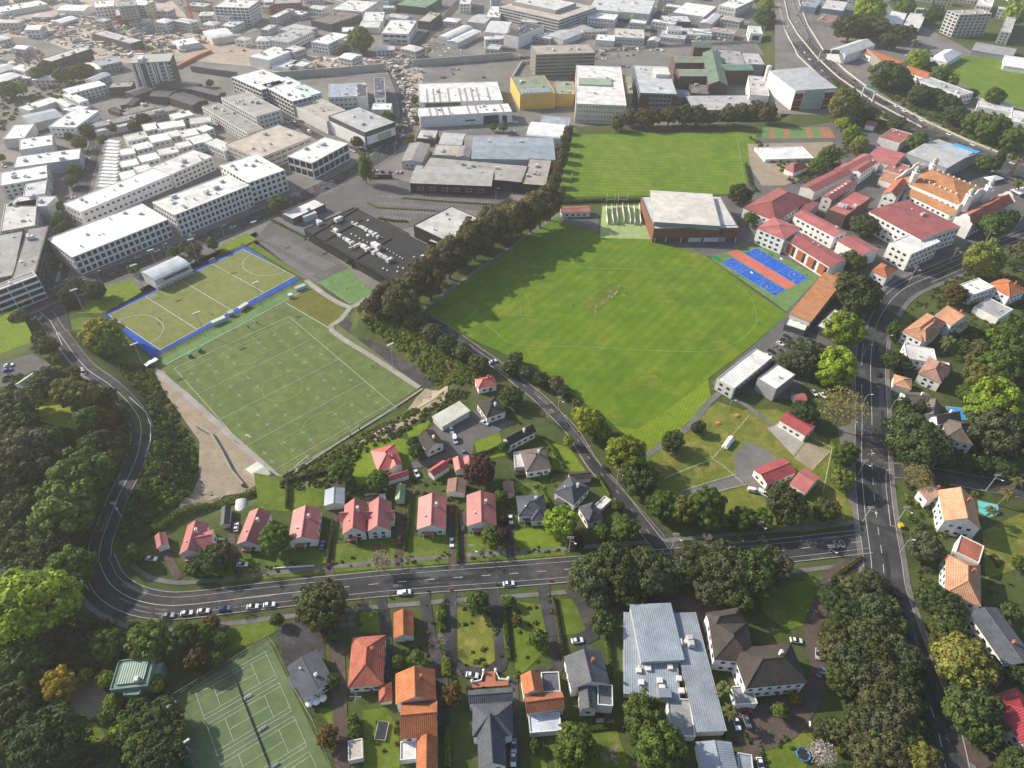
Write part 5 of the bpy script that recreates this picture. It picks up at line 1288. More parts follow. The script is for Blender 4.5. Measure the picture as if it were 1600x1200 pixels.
for j, xs in ((0, (-.40, -.32, -.25, -.14, .0, .07, .145, .215, .345)), (1, (-.38, -.31, -.245, -.17, .04, .13, .41))):
    T, (w, d), q = Ts[j]
    for x in xs:
        on_top(r, T, x * w - .8, x * w + .8, -d * .47, d * (.2 if j == 0 else .45), q[6] - .35, q[6] - .12, "skylight", "plain", (.30, .26, .24))
T, wd, q = Ts[0]
on_face(r, T, wd, 0, -wd[0] * .22, .5, wd[0] * .42, 7.5, .3, "glass_front", "glass", 'D')
T, wd, q = Ts[1]
on_face(r, T, wd, 0, wd[0] * .27, .2, wd[0] * .17, 7.4, .25, "glass_front", "glass", 'D')
on_face(r, T, wd, 0, wd[0] * .42, .2, wd[0] * .05, 6.5, .25, "door", "glass", 'D')
on_face(r, T, wd, 0, wd[0] * .04, 3.6, wd[0] * .11, 1.1, .2, "window", "glass", 'D')
r, Ts = part_of("dark upper band")
T, (w, d), q = Ts[0]
on_face(r, T, (w, d), 0, 0, .3, w * .97, 10.5, .4, "white_wall", "wall", 'W')
on_face(r, T, (w, d), 1, 0, 4.5, d * .94, 6.5, .4, "white_wall", "wall", 'W')
on_face(r, T, (w, d), 1, d * .1, 5, d * .45, 5, .6, "wall_panel", "wall", (.42, .38, .24))
on_face(r, T, (w, d), 1, 0, .2, d * .9, 3.8, .3, "shop_front", "glass", 'D')
r, Ts = part_of("pale curved roof beside the hockey")
T, (w, d), q = Ts[0]
on_face(r, T, (w, d), 0, w * .08, 4.2, w * .7, 1.3, .2, "window", "glass", 'D')
on_face(r, T, (w, d), 0, 0, 3.2, w * .98, .5, 2.2, "verandah_roof", "plain", 'w')
for k in range(9):
    on_face(r, T, (w, d), 0, w * (-.45 + k * .112), 0, .25, 3.2, .25, "post", "plain", 'w', 1.8)
m = MB(); n = 8
pr = [(-d / 2 * math.cos(math.pi * i / n), 6.4 + 1.6 * math.sin(math.pi * i / n)) for i in range(n + 1)]
m.add([(-w * .5, y, z) for y, z in pr] + [(w * .5, y, z) for y, z in pr], [(i, i + n + 1, i + n + 2, i + 1) for i in range(n)] + [tuple(range(n + 1)), tuple(range(n + 1, 2 * n + 2))[::-1]])
o = obj("curved_roof", m, "metal_x", r, (.42, .45, .48)); o.matrix_local = T
r, Ts = part_of("mustard yellow walls")
T, (w, d), q = Ts[0]
for k in range(10):
    on_top(r, T, -w * .42 + k * w * .085, -w * .42 + k * w * .085 + w * .06, -d * .46, -d * .22, q[6] - .3, q[6] + .3, "roof_vent", "plain", (.25, .3, .34))
r, Ts = part_of("slit windows")
T, (w, d), q = Ts[0]
on_top(r, T, -w * .45, w * .25, -d * .05, d * .12, q[6] - .3, q[6] + .8, "roof_strip", "metal_x", (.30, .36, .25))
r, Ts = part_of("folded grey roof and teal")
T, (w, d), q = Ts[0]
on_face(r, T, (w, d), 0, -w * .36, 2, w * .24, 11, .3, "red_panel", "wall", (.13, .02, .02))
on_face(r, T, (w, d), 0, w * .44, 2, w * .14, 13, .3, "red_panel", "wall", (.13, .02, .02))
on_top(r, T, w * .05, w * .45, d * .05, d * .3, q[6] - .3, q[6] + 3, "plant_room", "wall", 'w')
r, Ts = part_of("dark red panels")
T, (w, d), q = Ts[0]
# which faces look at the avenue is decided by direction
for f in range(4):
    F = T @ Matrix.Rotation(f * math.pi / 2, 4, 'Z')
    nw = Matrix.Rotation(r.rotation_euler.z, 3, 'Z') @ (F.to_3x3() @ Vector((0, -1, 0)))
    L = (w, d)[f % 2]
    if nw.y < -.3:
        if nw.x > -.2:
            for k in range(3):
                on_face(r, T, (w, d), f, -L * .39, 7.5 + 6 * k, L * .2, 5, .8, "red_panel", "wall", (.16, .028, .02))
                on_face(r, T, (w, d), f, L * .36, 7.5 + 6 * k, L * .22, 5, .8, "red_panel", "wall", (.16, .028, .02))
            for k in range(5):
                on_face(r, T, (w, d), f, -L * .02, 2 + 5 * k, L * .48, 4.4, .4, "glass_front", "plain", (.32, .42, .36))
        else:
            for k in range(3):
                on_face(r, T, (w, d), f, L * .42, 7.5 + 6 * k, L * .15, 5, .8, "red_panel", "wall", (.30, .05, .03))
m = MB(); X, Y, z = w / 2, d / 2, q[6]
m.add([(-X - .5, -Y - .5, z + .3), (X + .5, -Y - .5, z + .3), (X + .5, Y + .5, z + 1.2), (-X - .5, Y + .5, z + 2.2), (-X * .1, Y * .3, z + 1.9)], [(0, 1, 4), (1, 2, 4), (2, 3, 4), (3, 0, 4), (3, 2, 1, 0)])
o = obj("folded_roof", m, "metal_x", r, (.42, .42, .42)); o.matrix_local = T
m = MB(); m.lathe([(2.6, -2), (2.6, 27), (2.2, 27.4)], 16)
p = at(1191, 148)
st = obj("stair_drum", m, "wall", None, COL['w'], (p[0], p[1], p[2])); tag(st, "tall pale cylindrical stair drum between glass hall and panelled office", "tower")
# gymnasium
r, Ts = part_of("broad white roof over brown")
T, (w, d), q = Ts[0]
for x, ww, c in ((-.42, .12, 'D'), (-.22, .2, 'D'), (.0, .14, 'L'), (.2, .18, 'L'), (.33, .06, 'B'), (.42, .14, 'D')):
    on_face(r, T, (w, d), 0, x * w, 0.1, ww * w, 3, .25, "roller_door", "plain", c)
for k in range(6):
    on_face(r, T, (w, d), 0, w * (.38 + .018 * k), 6.6, .7, .9, .12, "window", "glass", 'D')
on_face(r, T, (w, d), 0, w * .30, 5.5, w * .035, 3, .15, "window", "glass", 'D')
for x in (-.47, -.34, -.16, -.06, .08, .28, .36, .49):
    on_face(r, T, (w, d), 0, x * w, 0.0, .5, 3.4, .5, "pillar", "wall", 'L')
m = MB(); m.box(w * .3, w * .48, -d * .42, d * .42, q[6] - .3, q[6] + .15)
o = obj("annex_roof", m, "metal_y", r, COL['w']); o.matrix_local = T
# orange brick panels
r, Ts = part_of("orange brick panels")
T, (w, d), q = Ts[0]
for k in range(4):
    x = -w * .36 + k * w * .24
    on_face(r, T, (w - .7, d - .7), 0, x, 1.2, w * .13, 6.5, .25, "brick_panel", "wall", (.33, .10, .035))
    on_face(r, T, (w - .7, d - .7), 0, x + w * .09, 1.2, w * .05, 6.5, .12, "window_strip", "glass", 'D')
# mission style hall
r, Ts = part_of("mission style")
def turret(px, py, hgt, hb):
    p = at(px, py, hgt)
    m = MB(); m.lathe([(2.6, 8), (2.5, hgt - 3), (2.8, hgt - 3), (2.8, hgt - 2.4), (1.9, hgt - 2.2), (1.9, hgt - .4), (2.1, hgt - .2)], 8)
    o = obj("turret", m, "wall", r, COL['W'])
    o.matrix_local = r_inv @ Matrix.Translation((p[0], p[1], p[2]))
    m = MB(); m.lathe([(1.9, hgt - .2), (1.8, hgt + .7), (1.2, hgt + 1.6), (.3, hgt + 2.1), (.1, hgt + 3.2)], 10)
    q = obj("dome", m, "plain", o, (.30, .36, .28))
    for k in range(4):
        m = MB(); m.box(-.35, .35, 1.75, 1.98, hgt - 2, hgt - .8, Matrix.Rotation(k * math.pi / 2, 4, 'Z'))
        obj("louvre", m, "glass", o)
r_inv = (Matrix.Translation(r.location) @ Matrix.Rotation(r.rotation_euler.z, 4, 'Z')).inverted()
for a in ((1434, 264, 22, 0), (1462, 251, 20, 0), (1519, 299, 22, 0), (1550, 285, 22, 0)):
    turret(*a)
T, (w, d), q = Ts[0]
for s in (-1, 1):
    for k in range(9):
        x = -w * .36 + k * w * .085
        m = MB(); m.lathe([(.5, 0), (.5, 1.0), (.65, 1.05), (.65, 1.25), (.1, 1.6)], 8)
        o = obj("roof_ventilator", m, "plain", r, COL['W']); o.matrix_local = T @ Matrix.Translation((x, s * d * .30, q[6] + 2.2))
for s in (-1, 1):
    m = MB()
    pr = [(-d * .55, 0), (-d * .55, 13), (-d * .42, 13.5), (-d * .3, 16), (-d * .12, 17), (-d * .08, 19), (d * .08, 19), (d * .12, 17), (d * .3, 16), (d * .42, 13.5), (d * .55, 13), (d * .55, 0)]
    x0, x1 = s * w * .5 - .35, s * w * .5 + .35
    n = len(pr)
    m.add([(x0, y, z) for y, z in pr] + [(x1, y, z) for y, z in pr], [tuple(range(n))[::-1], tuple(range(n, 2 * n))] + [(i, (i + 1) % n, n + (i + 1) % n, n + i) for i in range(n)])
    o = obj("curved_gable", m, "wall", r, COL['W']); o.matrix_local = T
T, (w, d), q = Ts[2]
for s in (-1, 1):
    m = MB()
    pr = [(-w * .52, 0), (-w * .52, 11), (-w * .35, 12), (-w * .22, 14.6), (-.8, 15.2), (0, 16.5), (.8, 15.2), (w * .22, 14.6), (w * .35, 12), (w * .52, 11), (w * .52, 0)]
    n = len(pr); y0, y1 = s * d * .5 - .3, s * d * .5 + .3
    m.add([(x, y0, z) for x, z in pr] + [(x, y1, z) for x, z in pr], [tuple(range(n)), tuple(range(n, 2 * n))[::-1]] + [((i + 1) % n, i, n + i, n + (i + 1) % n) for i in range(n)])
    o = obj("curved_gable", m, "wall", r, COL['W']); o.matrix_local = T
r, Ts = part_of("grey roof and a blue edge")
T, (w, d), q = Ts[0]
on_top(r, T, -w * .1, w * .5, d * .38, d * .52, q[6], q[6] + 1.0, "blue_fascia", "plain", (.05, .32, .55))
on_top(r, T, -w * .2, w * .45, d * .05, d * .37, q[6] + .6, q[6] + 1.5, "upper_roof", "metal_x", (.42, .5, .55))
# skylights of the long red roof
r, Ts = part_of("row of white skylights")
T, (w, d), q = Ts[1]
for k in range(5):
    on_top(r, T, -w * .2, w * .02, -d * .3 + k * d * .13, -d * .3 + k * d * .13 + 1.3, q[6] + .9, q[6] + 1.5, "skylight", "plain", 'W')
# white office colour panels at its gaps
for px, py, lab, c in ((266, 352, "dark blue recessed wall between the two long white offices", (.02, .055, .2)), (391.5, 296, "dark red recessed wall beside the white corner office", (.12, .015, .02))):
    p = at(px, py, 0)
    a = NAMED["long white office with square window grid ending at the street corner"][0].rotation_euler.z
    m = MB(); m.box(-3.2, 3.2, -1, 7, -1, 11.5); m.box(-3.4, 3.4, -1.2, 7.2, 11.5, 11.8)
    o = obj("link_wall", m, "wall", None, c, (p[0], p[1] + 4, p[2]), a); tag(o, lab, "link building")
# black shopping centre with white plant on its roof
r, Ts = building("black_mall", "huge black flat roofed mall covered with white cooling units", [(475, 358, 624, 443, 706, 402, 8, 'f', 0, 'K', 'K', dict(vents=0))], None, "mall")
NAMED["mall"] = (r, Ts)
T, (w, d), q = Ts[0]
def roof_px(px, py, z):
    p = pz(px, py, r.location.z + z)
    v = (Matrix.Translation(r.location) @ Matrix.Rotation(r.rotation_euler.z, 4, 'Z')).inverted() @ Vector((p[0], p[1], r.location.z + z))
    return v
UNITS = [(500, 350, 2, 1.3), (497, 346, 0, 1.2), (529, 345, 2, 1.7), (533, 341, 0, 1.2), (551, 349, 1, 1.4), (557, 351, 2, .9), (563, 354, 0, 1), (568, 357, 2, 1), (573, 360, 0, 1.2), (580, 364, 2, 1.1), (586, 368, 2, 1.2), (591, 371, 0, 1.3), (575, 368, 0, 1),
         (525, 361, 2, 1.2), (531, 369, 2, 1.1), (538, 373, 0, 1.1), (544, 377, 2, 1.2), (550, 381, 2, 1.1), (556, 385, 0, 1.2), (561, 383, 2, 1), (569, 387, 2, 1.4), (575, 391, 2, 1.2), (588, 387, 2, 2.0), (582, 381, 0, 1.2), (587, 396, 2, 1.5), (594, 400, 2, 1.3), (602, 404, 2, 1.3), (609, 408, 2, 1.4),
         (549, 366, 1, .8), (556, 369, 1, .8), (562, 373, 1, .8), (568, 376, 1, .8), (574, 379, 1, .8), (600, 388, 1, .7), (605, 390, 1, .7), (609, 393, 1, .7), (615, 396, 1, .7), (620, 399, 1, .7), (625, 402, 1, .7), (629, 404, 1, .7), (647, 402, 1, .9), (660, 401, 2, .8), (664, 414, 2, .8), (621, 425, 1, 1), (630, 420, 1, 1), (637, 428, 1, 1), (622, 418, 1, .8), (605, 423, 1, .8), (599, 420, 1, .8), (575, 345, 1, 1), (519, 354, 1, .6)]
for px, py, k, s in UNITS:
    v = roof_px(px, py, 8)
    o = link("cooling_unit", vent_mesh(k), r, random.choice((COL['w'], COL['L'], COL['W'])), (v.x, v.y, 7.6), random.choice((0, math.pi / 2)))
    o.scale = (s, s, s)
for a, b in (((475, 375), (560, 325)), ((506, 377), (618, 443)), ((506, 377), (566, 343)), ((555, 405), (612, 372)), ((600, 345), (640, 366))):
    va, vb = roof_px(*a, 8), roof_px(*b, 8)
    m = MB(); dv = (vb - va); L = dv.length
    m.box(0, L, -.3, .3, 7.5, 8.3)
    obj("roof_upstand", m, "plain", r, COL['K'], (va.x, va.y, 0), math.atan2(dv.y, dv.x))
for a, b in (((517, 361), (610, 410)), ((549, 350), (598, 372))):
    va, vb = roof_px(*a, 8), roof_px(*b, 8)
    m = MB(); dv = vb - va
    m.tube([(0, 0, 8.4), (dv.length, 0, 8.4)], .18, 5)
    obj("roof_pipe", m, "plain", r, COL['w'], (va.x, va.y, 0), math.atan2(dv.y, dv.x))
# skylights and roof lights of the near halls
r, Ts = part_of("raised square section")
rr = r
for px, py in ((998, 1047), (1013, 1044), (1047, 1042), (1002, 1066), (1031, 1063), (1061, 1060), (1035, 1074), (1065, 1079)):
    v = roof_px(px, py, 4.2)
    m = MB(); m.box(-.85, .85, -.85, .85, 3.5, 4.6)
    obj("skylight", m, "plain", r, (.6, .58, .52), (v.x, v.y, 0), .1)
v = roof_px(1039, 1083, 5); m = MB(); m.box(-2, 2, -1.5, 1.5, 3.5, 5.4)
obj("plant_box", m, "plain", r, (.2, .22, .26), (v.x, v.y, 0), .1)
v = roof_px(1076, 1196, 0)
r, Ts = part_of("sea green metal roof")
T, (w, d), q = Ts[0]
m = MB(); m.box(-w * .36, w * .36, -d * .36, d * .36, 7.2, 7.7); o = obj("upper_roof", m, "metal_x", r, COL['F']); o.matrix_local = T
m = MB(); m.box(w * .14, w * .24, -d * .36, -d * .2, 7.7, 8.9); o = obj("chimney", m, "wall", r, COL['L']); o.matrix_local = T
# low retaining walls, building site walls, court walls
def wall_line(px, h, th, label, col=(.34, .32, .29), name="retaining_wall", base=0.0):
    P = px_pts(px)
    c = np.mean([p[:2] for p in P], 0)
    m = MB()
    for a, b in zip(P[:-1], P[1:]):
        dv = b[:2] - a[:2]; L = np.linalg.norm(dv); an = math.atan2(dv[1], dv[0]); z = min(a[2], b[2])
        m.box(-.1, L + .1, -th / 2, th / 2, z - 1.5, max(a[2], b[2]) + h, Matrix.Translation((a[0], a[1], 0)) @ Matrix.Rotation(an, 4, 'Z'))
    o = obj(name, m, "wall", None, col); tag(o, label, "wall")
    o["px"] = (float(np.mean(px[::2])), float(np.mean(px[1::2])))
wall_line([430, 124, 520, 117, 602, 110], 7, 1.2, "long grey retaining wall of the railway cutting below the white sheds")
wall_line([645, 104, 700, 100, 800, 92], 7, 1.2, "long grey retaining wall beside the parking tower and rounded warehouse")
wall_line([800, 125, 815, 100, 838, 98], 3, .8, "curved pale ramp wall in front of the parking tower", (.55, .53, .49))
wall_line([1345, 85, 1380, 117], 9, .8, "tall mesh walled rooftop court edge above the motorway", (.25, .23, .2), "court_wall")
wall_line([275, 108, 310, 90, 330, 82], 3, 3, "long rusty orange railway bridge beam by the striped tower", (.45, .16, .08), "bridge_beam")
wall_line([300, 112, 340, 118, 372, 122], 6, 1, "dark retaining wall of the cutting next to the orange bridge beam", (.14, .13, .12))
wall_line([310, 668, 330, 680, 345, 705, 362, 738, 380, 760], 1.8, 1.2, "low stone block wall winding through the gravel yard", (.26, .25, .2), "stone_wall")
for pxl, lab in (([1209, -20, 1214, 12, 1226, 50, 1247, 88, 1280, 120, 1325, 155, 1380, 188, 1440, 220, 1520, 255, 1640, 305], "pale concrete barrier along the near edge of the motorway"),
                 ([1242, -20, 1250, 8, 1262, 40, 1287, 80, 1322, 112, 1372, 150, 1450, 192, 1512, 220, 1640, 270], "pale concrete barrier along the far edge of the motorway"),
                 ([1222, -10, 1232, 30, 1246, 54, 1277, 92, 1310, 122, 1365, 160, 1440, 200], "concrete median barrier between the motorway carriageways")):
    wall_line(pxl, 1.3, .8, lab, (.42, .38, .32), "concrete_barrier")
wall_line([428, 889, 492, 885], .8, .35, "low white wall between cottage gardens and street", (.6, .6, .57), "garden_wall")
# smaller buildings filling the far blocks
FILL = []
_bp = [b[1] for b in BUILT]
_rd = [(P, w) for P, w in ((MAIN, 14), (SIDE, 12), (MOTOR, 26))]
for row, y in enumerate((-6, 3, 12, 22, 33, 45, 58, 72, 88, 104, 118)):
    x = -40 + 13 * (row % 3)
    while x < 1640:
        x += random.uniform(24, 44)
        yy = y + random.uniform(-4, 4)
        if any(abs(x - a) < 30 and abs(yy - b) < 13 for a, b in _bp):
            continue
        if (row > 2 and 20 < x < 340 and 36 < yy < 98 and (int(x) % 3)) or (400 < x < 660 and 88 < yy) or (660 <= x < 850 and yy > 84) or (850 < x < 1210 and yy > 66) or (x > 1190 and (yy > 60 or x < 1270)) or (1440 < x and yy > 28) or (1290 < x < 1420 and yy > 8) or (200 < x < 420 and yy > 70):
            continue
        p = at(x, yy)
        if any(np.min(np.hypot(*(np.array(P) - p[:2]).T)) < w + 8 for P, w in _rd):
            continue
        _bp.append((x, yy)); FILL.append((x, yy))
for i, (x, y) in enumerate(FILL):
    hh = random.choice((5, 6, 7, 8, 9, 11))
    p = at(x, y, hh)
    w, d, an = random.uniform(14, 30), random.uniform(10, 20), math.radians(random.choice((-18, 72, 8, -30)) + random.uniform(-5, 5))
    k = random.choice("WWWwLgLT")
    nm = "shed" if hh < 7 else "building"
    cw = {"W": "white", "w": "pale", "L": "light grey", "g": "grey", "T": "tan"}[k]
    r = thing("town_" + nm, None, nm, (p[0], p[1], p[2]), an, "small buildings of the far town blocks")
    block((p[:2], an, p[2]), r, None, None, None, hh, random.choice(("f", "f", "gx", "h")), 1.6, k, random.choice("WwLgT"), (max(1, int(hh / 3.4)), 4.5, 2.4, 1.3), dims=(p[:2], an, w, d, p[2]))
    r["px"] = (float(x), float(y)); r["words"] = cw; FILL[i] = r
# unlabeled stepped townhouses: tell them apart by counting along their rows
# ------------------------------------------------------------------ trees
def quads(centres, normals, size, rng, aspect=1.0):
    n = len(centres)
    r = rng.normal(size=(n, 3))
    a = np.cross(normals, r); a /= np.maximum(np.linalg.norm(a, axis=1), 1e-6)[:, None]
    b = np.cross(normals, a)
    s = size * rng.uniform(.6, 1.35, (n, 1))
    a, b = a * s * .5 * aspect, b * s * .5
    fold = normals * s * rng.uniform(-.2, .25, (n, 1))
    v = np.stack([centres - a - b, centres + a - b + fold, centres + a + b, centres - a + b + fold], 1).reshape(-1, 3)
    return v
def mesh_quads(name, v, mat):
    n = len(v) // 4
    me = bpy.data.meshes.new(name)
    me.vertices.add(len(v)); me.vertices.foreach_set("co", v.astype(np.float32).ravel())
    me.loops.add(4 * n); me.loops.foreach_set("vertex_index", np.arange(4 * n, dtype=np.int32))
    me.polygons.add(n)
    me.polygons.foreach_set("loop_start", np.arange(0, 4 * n, 4, dtype=np.int32))
    me.polygons.foreach_set("loop_total", np.full(n, 4, dtype=np.int32))
    me.update(calc_edges=True)
    me.materials.append(M[mat])
    return me
def unit(v):
    return v / np.maximum(np.linalg.norm(v, axis=1), 1e-6)[:, None]
def crown(kind, leaves, size, seed):
    """leaf faces on clumps spread over the crown's volume; radius 1 sideways, centred on 0"""
    rng = np.random.default_rng(seed)
    sz = dict(d=.72, g=.92, c=2.1, o=1.05, s=.8)[kind]
    nc = dict(d=46, g=34, c=34, o=34, s=16)[kind]
    i = np.arange(nc) + .5
    ph = np.arccos(1 - (1.72 if kind != 'o' else 1.95) * i / nc); th = math.pi * (1 + 5 ** .5) * i
    dirs = np.stack([np.cos(th) * np.sin(ph), np.sin(th) * np.sin(ph), np.cos(ph)], 1)
    cr = rng.uniform(.20, .36, nc) if kind != 'o' else rng.uniform(.22, .40, nc)
    cc = dirs * (rng.uniform(.62, .92, (nc, 1)) - cr[:, None] * .35)
    # a few lobes make the outline uneven
    for _ in range(4):
        q = unit(rng.normal(size=(1, 3)))[0]
        cc *= (1 + .22 * np.clip(dirs @ q, 0, 1) ** 3 * rng.choice([-1, 1]))[:, None]
    pick = rng.choice(nc, leaves, p=cr ** 2 / (cr ** 2).sum())
    nn = unit(rng.normal(size=(leaves, 3)) + dirs[pick] * .9 + np.array((0, 0, .35)))
    c = cc[pick] + nn * cr[pick][:, None] * rng.uniform(.65, 1.08, (leaves, 1))
    c *= np.array((1, 1, sz))
    norm = unit(nn + rng.normal(size=(leaves, 3)) * .28)
    v = quads(c, norm, size, rng)
    # inner mass of larger leaves so that the crown is not hollow
    k = leaves // 6
    ci = unit(rng.normal(size=(k, 3))) * rng.uniform(.25, .72, (k, 1)) * np.array((1, 1, sz))
    v = np.concatenate([v, quads(ci, unit(ci + rng.normal(size=(k, 3)) * .4), size * 2.4, rng)])
    return mesh_quads("crown", v, "foliage")
SIZES = dict(S=(420, .19), M=(1500, .115), L=(4200, .072))
CROWN = {}
def get_crown(kind, r):
    cls = 'S' if r < 2.2 else 'M' if r < 5 else 'L'
    nv = 3
    k = (kind, cls, random.randrange(nv))
    if k not in CROWN:
        n, s = SIZES[cls]
        f = {'c': 1.6, 'o': 1.0}.get(kind, 1)
        CROWN[k] = crown(kind, int(n * f), s, sum(map(ord, k[1] + kind)) * 7 + k[2])
    return CROWN[k]
def trunk_mesh(seed, top=1.0, limbs=4):
    rng = random.Random(seed)
    m = MB()
    m.tube([(0, 0, -.6), (.02, 0, .3), (.05, .03, .75 * top)], [.11, .085, .06], 6)
    for i in range(limbs):
        a = i * 6.283 / limbs + rng.random()
        m.tube([(.03, .02, .55 * top), (.25 * math.cos(a), .25 * math.sin(a), .95 * top), (.5 * math.cos(a), .5 * math.sin(a), 1.3 * top)], [.055, .04, .015], 5)
    return m.mesh("trunk", "bark")
TRUNK = [trunk_mesh(i) for i in range(3)]
def bare(seed):
    rng = random.Random(seed)
    tr, tw = MB(), MB()
    tr.tube([(0, 0, -.3), (0, 0, .35), (.02, .01, .6)], [.06, .045, .035], 6)
    def grow(p, d, L, r, k):
        e = p + d * L
        mid = p + d * L * .5 + Vector((rng.uniform(-1, 1), rng.uniform(-1, 1), rng.uniform(-.3, .6))) * L * .08
        (tr if k >= 4 else tw).tube([p, mid, e], [r, r * .8, r * .6], 3, False)
        if k == 0:
            return
        for _ in range(4 if k > 2 else 3):
            q = (d + Vector((rng.uniform(-1, 1), rng.uniform(-1, 1), rng.uniform(-.35, .75))) * .85).normalized()
            grow(p + d * L * rng.uniform(.55, 1), q, L * rng.uniform(.6, .8), r * .6, k - 1)
    for i in range(5):
        a = i * 1.256 + rng.random()
        grow(Vector((0, 0, .5)), Vector((math.cos(a) * .7, math.sin(a) * .7, .8)).normalized(), .48, .034, 4)
    return tr.mesh("trunk", "bark"), tw.mesh("branches", "bark")
BARE = [bare(i) for i in range(3)]
def palm(seed):
    rng = random.Random(seed)
    m = MB()
    for i in range(30):
        a = i * 2.4 + rng.uniform(-.2, .2); el = rng.uniform(-.3, 1.1)
        L = rng.uniform(.8, 1.05)
        pts = []
        for k in range(6):
            t = k / 5
            rr = L * t * math.cos(el) ; z = L * t * math.sin(el) - .55 * t * t * L
            pts.append(Vector((rr * math.cos(a), rr * math.sin(a), z)))
        sd = Vector((-math.sin(a), math.cos(a), 0))
        for k in range(5):
            w0, w1 = .03 + .12 * math.sin(math.pi * k / 5), .03 + .12 * math.sin(math.pi * (k + 1) / 5)
            if k == 4: w1 = .01
            dz = Vector((0, 0, -.06))
            m.add([pts[k], pts[k + 1], pts[k + 1] + sd * w1 + dz, pts[k] + sd * w0 + dz], [(0, 1, 2, 3)])
            m.add([pts[k], pts[k + 1], pts[k + 1] - sd * w1 + dz, pts[k] - sd * w0 + dz], [(3, 2, 1, 0)])
    t = MB(); t.tube([(0, 0, -3.2), (.03, 0, -1.5), (0, 0, 0)], [.11, .085, .1], 7)
    return m.mesh("fronds", "foliage"), t.mesh("trunk", "bark")
PALM = [palm(i) for i in range(2)]
TYPE = {  # code: (crown kind, colour, words, name)
 'd': ('d', (.062, .086, .026), "dark green", "broadleaf_tree"), 'e': ('d', (.075, .095, .062), "blue grey", "broadleaf_tree"), 'h': ('d', (.085, .10, .048), "grey green", "broadleaf_tree"),
 'g': ('g', (.080, .128, .022), "mid green", "broadleaf_tree"), 'l': ('g', (.19, .25, .022), "lime green", "broadleaf_tree"), 'j': ('g', (.16, .175, .04), "yellowish olive", "broadleaf_tree"),
 'y': ('g', (.23, .20, .02), "golden yellow", "broadleaf_tree"), 'r': ('g', (.06, .028, .025), "burgundy", "broadleaf_tree"), 'u': ('g', (.11, .075, .025), "rusty olive", "broadleaf_tree"),
 'o': ('o', (.105, .102, .044), "olive green", "pine_tree"), 'O': ('g', (.085, .092, .036), "olive", "broadleaf_tree"), 'c': ('c', (.04, .06, .02), "dark columnar", "conifer_tree"), 'v': ('c', (.13, .16, .018), "tall lime", "poplar_tree"),
 's': ('s', (.05, .08, .018), "green", "shrub"), 'b': (None, (.30, .245, .21), "bare grey brown", "bare_tree"), 'k': (None, (.26, .225, .13), "bare budding", "bare_tree"), 'i': (None, (.42, .33, .33), "pale pink blossoming", "blossom_tree"), 'p': (None, (.10, .105, .035), "green", "palm_tree")}
TREES = []
def tree(px, py, rp, code, label=None, group=None):
    kind, col, wd, name = TYPE[code]
    p = at(px, py, 2)
    r = max(1.0, rp * mpp(p)) * (1.42 if code == 'o' else 1)
    if code == 'p':
        hc = min(9, 3 + r * 1.4)
    elif code in 'bki':
        hc = 1.0 * r
    else:
        sz = dict(d=.72, g=.92, c=2.1, o=1.25, s=.8)[kind]
        hc = r * sz * (.95 if kind != 's' else .6) + (1.2 if r > 2.5 else .3)
        if kind == 'o':
            hc += r * .3
    p = at(px, py, hc)
    root = thing(name, label, "tree" if name != "shrub" else "shrub", (p[0], p[1], p[2]), random.uniform(0, 6.28), group)
    j = random.uniform(.78, 1.32)
    cc = (col[0] * j * random.uniform(.88, 1.12), col[1] * j, col[2] * j * random.uniform(.85, 1.15))
    if code == 'p':
        f, t = random.choice(PALM)
        a = link("fronds", f, root, cc, (0, 0, hc)); a.scale = (r, r, r)
        b = link("trunk", t, root, (.16, .13, .10), (0, 0, hc)); b.scale = (r * .9, r * .9, hc / 2.9)
    elif code in 'bki':
        t, w = random.choice(BARE)
        for o in (link("trunk", t, root, (.13, .11, .095)), link("branches", w, root, cc)):
            o.scale = (r * .8, r * .8, r * .95)
        if code in 'ki':
            m = get_bud(); o = link("crown", m, root, cc if code == 'i' else (.22, .20, .075), (0, 0, r * 1.15)); o.scale = (r * .95, r * .95, r * .85)
    else:
        a = link("crown", get_crown(kind, r), root, cc, (0, 0, hc))
        q = random.uniform(.9, 1.1) * (1.12 if kind == 'o' else 1)
        a.scale = (r, r, r * q)
        b = link("trunk", random.choice(TRUNK), root, (.12, .095, .07))
        k = hc
        b.scale = (r * .9 if kind != 'c' else r * .7, r * .9 if kind != 'c' else r * .7, k * .8)
    root["px"] = (float(px), float(py))
    root["words"] = wd
    root["rad"] = r
    TREES.append(root)
    return root
_bud = []
def get_bud():
    if not _bud:
        rng = np.random.default_rng(5)
        for s in range(2):
            n = 900
            d = unit(rng.normal(size=(n, 3))); d[:, 2] = np.abs(d[:, 2]) * .9 - .15
            c = d * rng.uniform(.45, 1.0, (n, 1))
            _bud.append(mesh_quads("crown", quads(c, unit(rng.normal(size=(n, 3))), .055, rng), "foliage"))
    return random.choice(_bud)
T_ = {}
T_['o'] = [860,312,14, 845,322,15, 830,330,15, 815,338,15, 800,345,15, 789,335,14, 770,357,15, 755,366,15, 741,375,15, 728,384,15, 715,394,15, 701,404,15, 688,413,14, 675,421,15, 662,431,15, 650,442,15, 640,453,14, 672,441,14, 625,462,14, 615,475,13, 606,454,12, 594,466,10, 583,476,9, 640,475,12, 735,362,11, 700,388,11, 760,345,11]
ROW2 = [888,205,8, 885,217,9, 882,230,9, 879,243,9, 875,256,9, 871,268,9, 867,280,10, 862,292,10]
ROW3 = [965,192,10, 985,183,12, 1005,184,13, 1022,182,13, 1046,180,14, 1070,180,14, 1091,180,14, 1110,184,11, 1140,180,13, 1160,174,13, 1180,174,14, 1200,177,12]
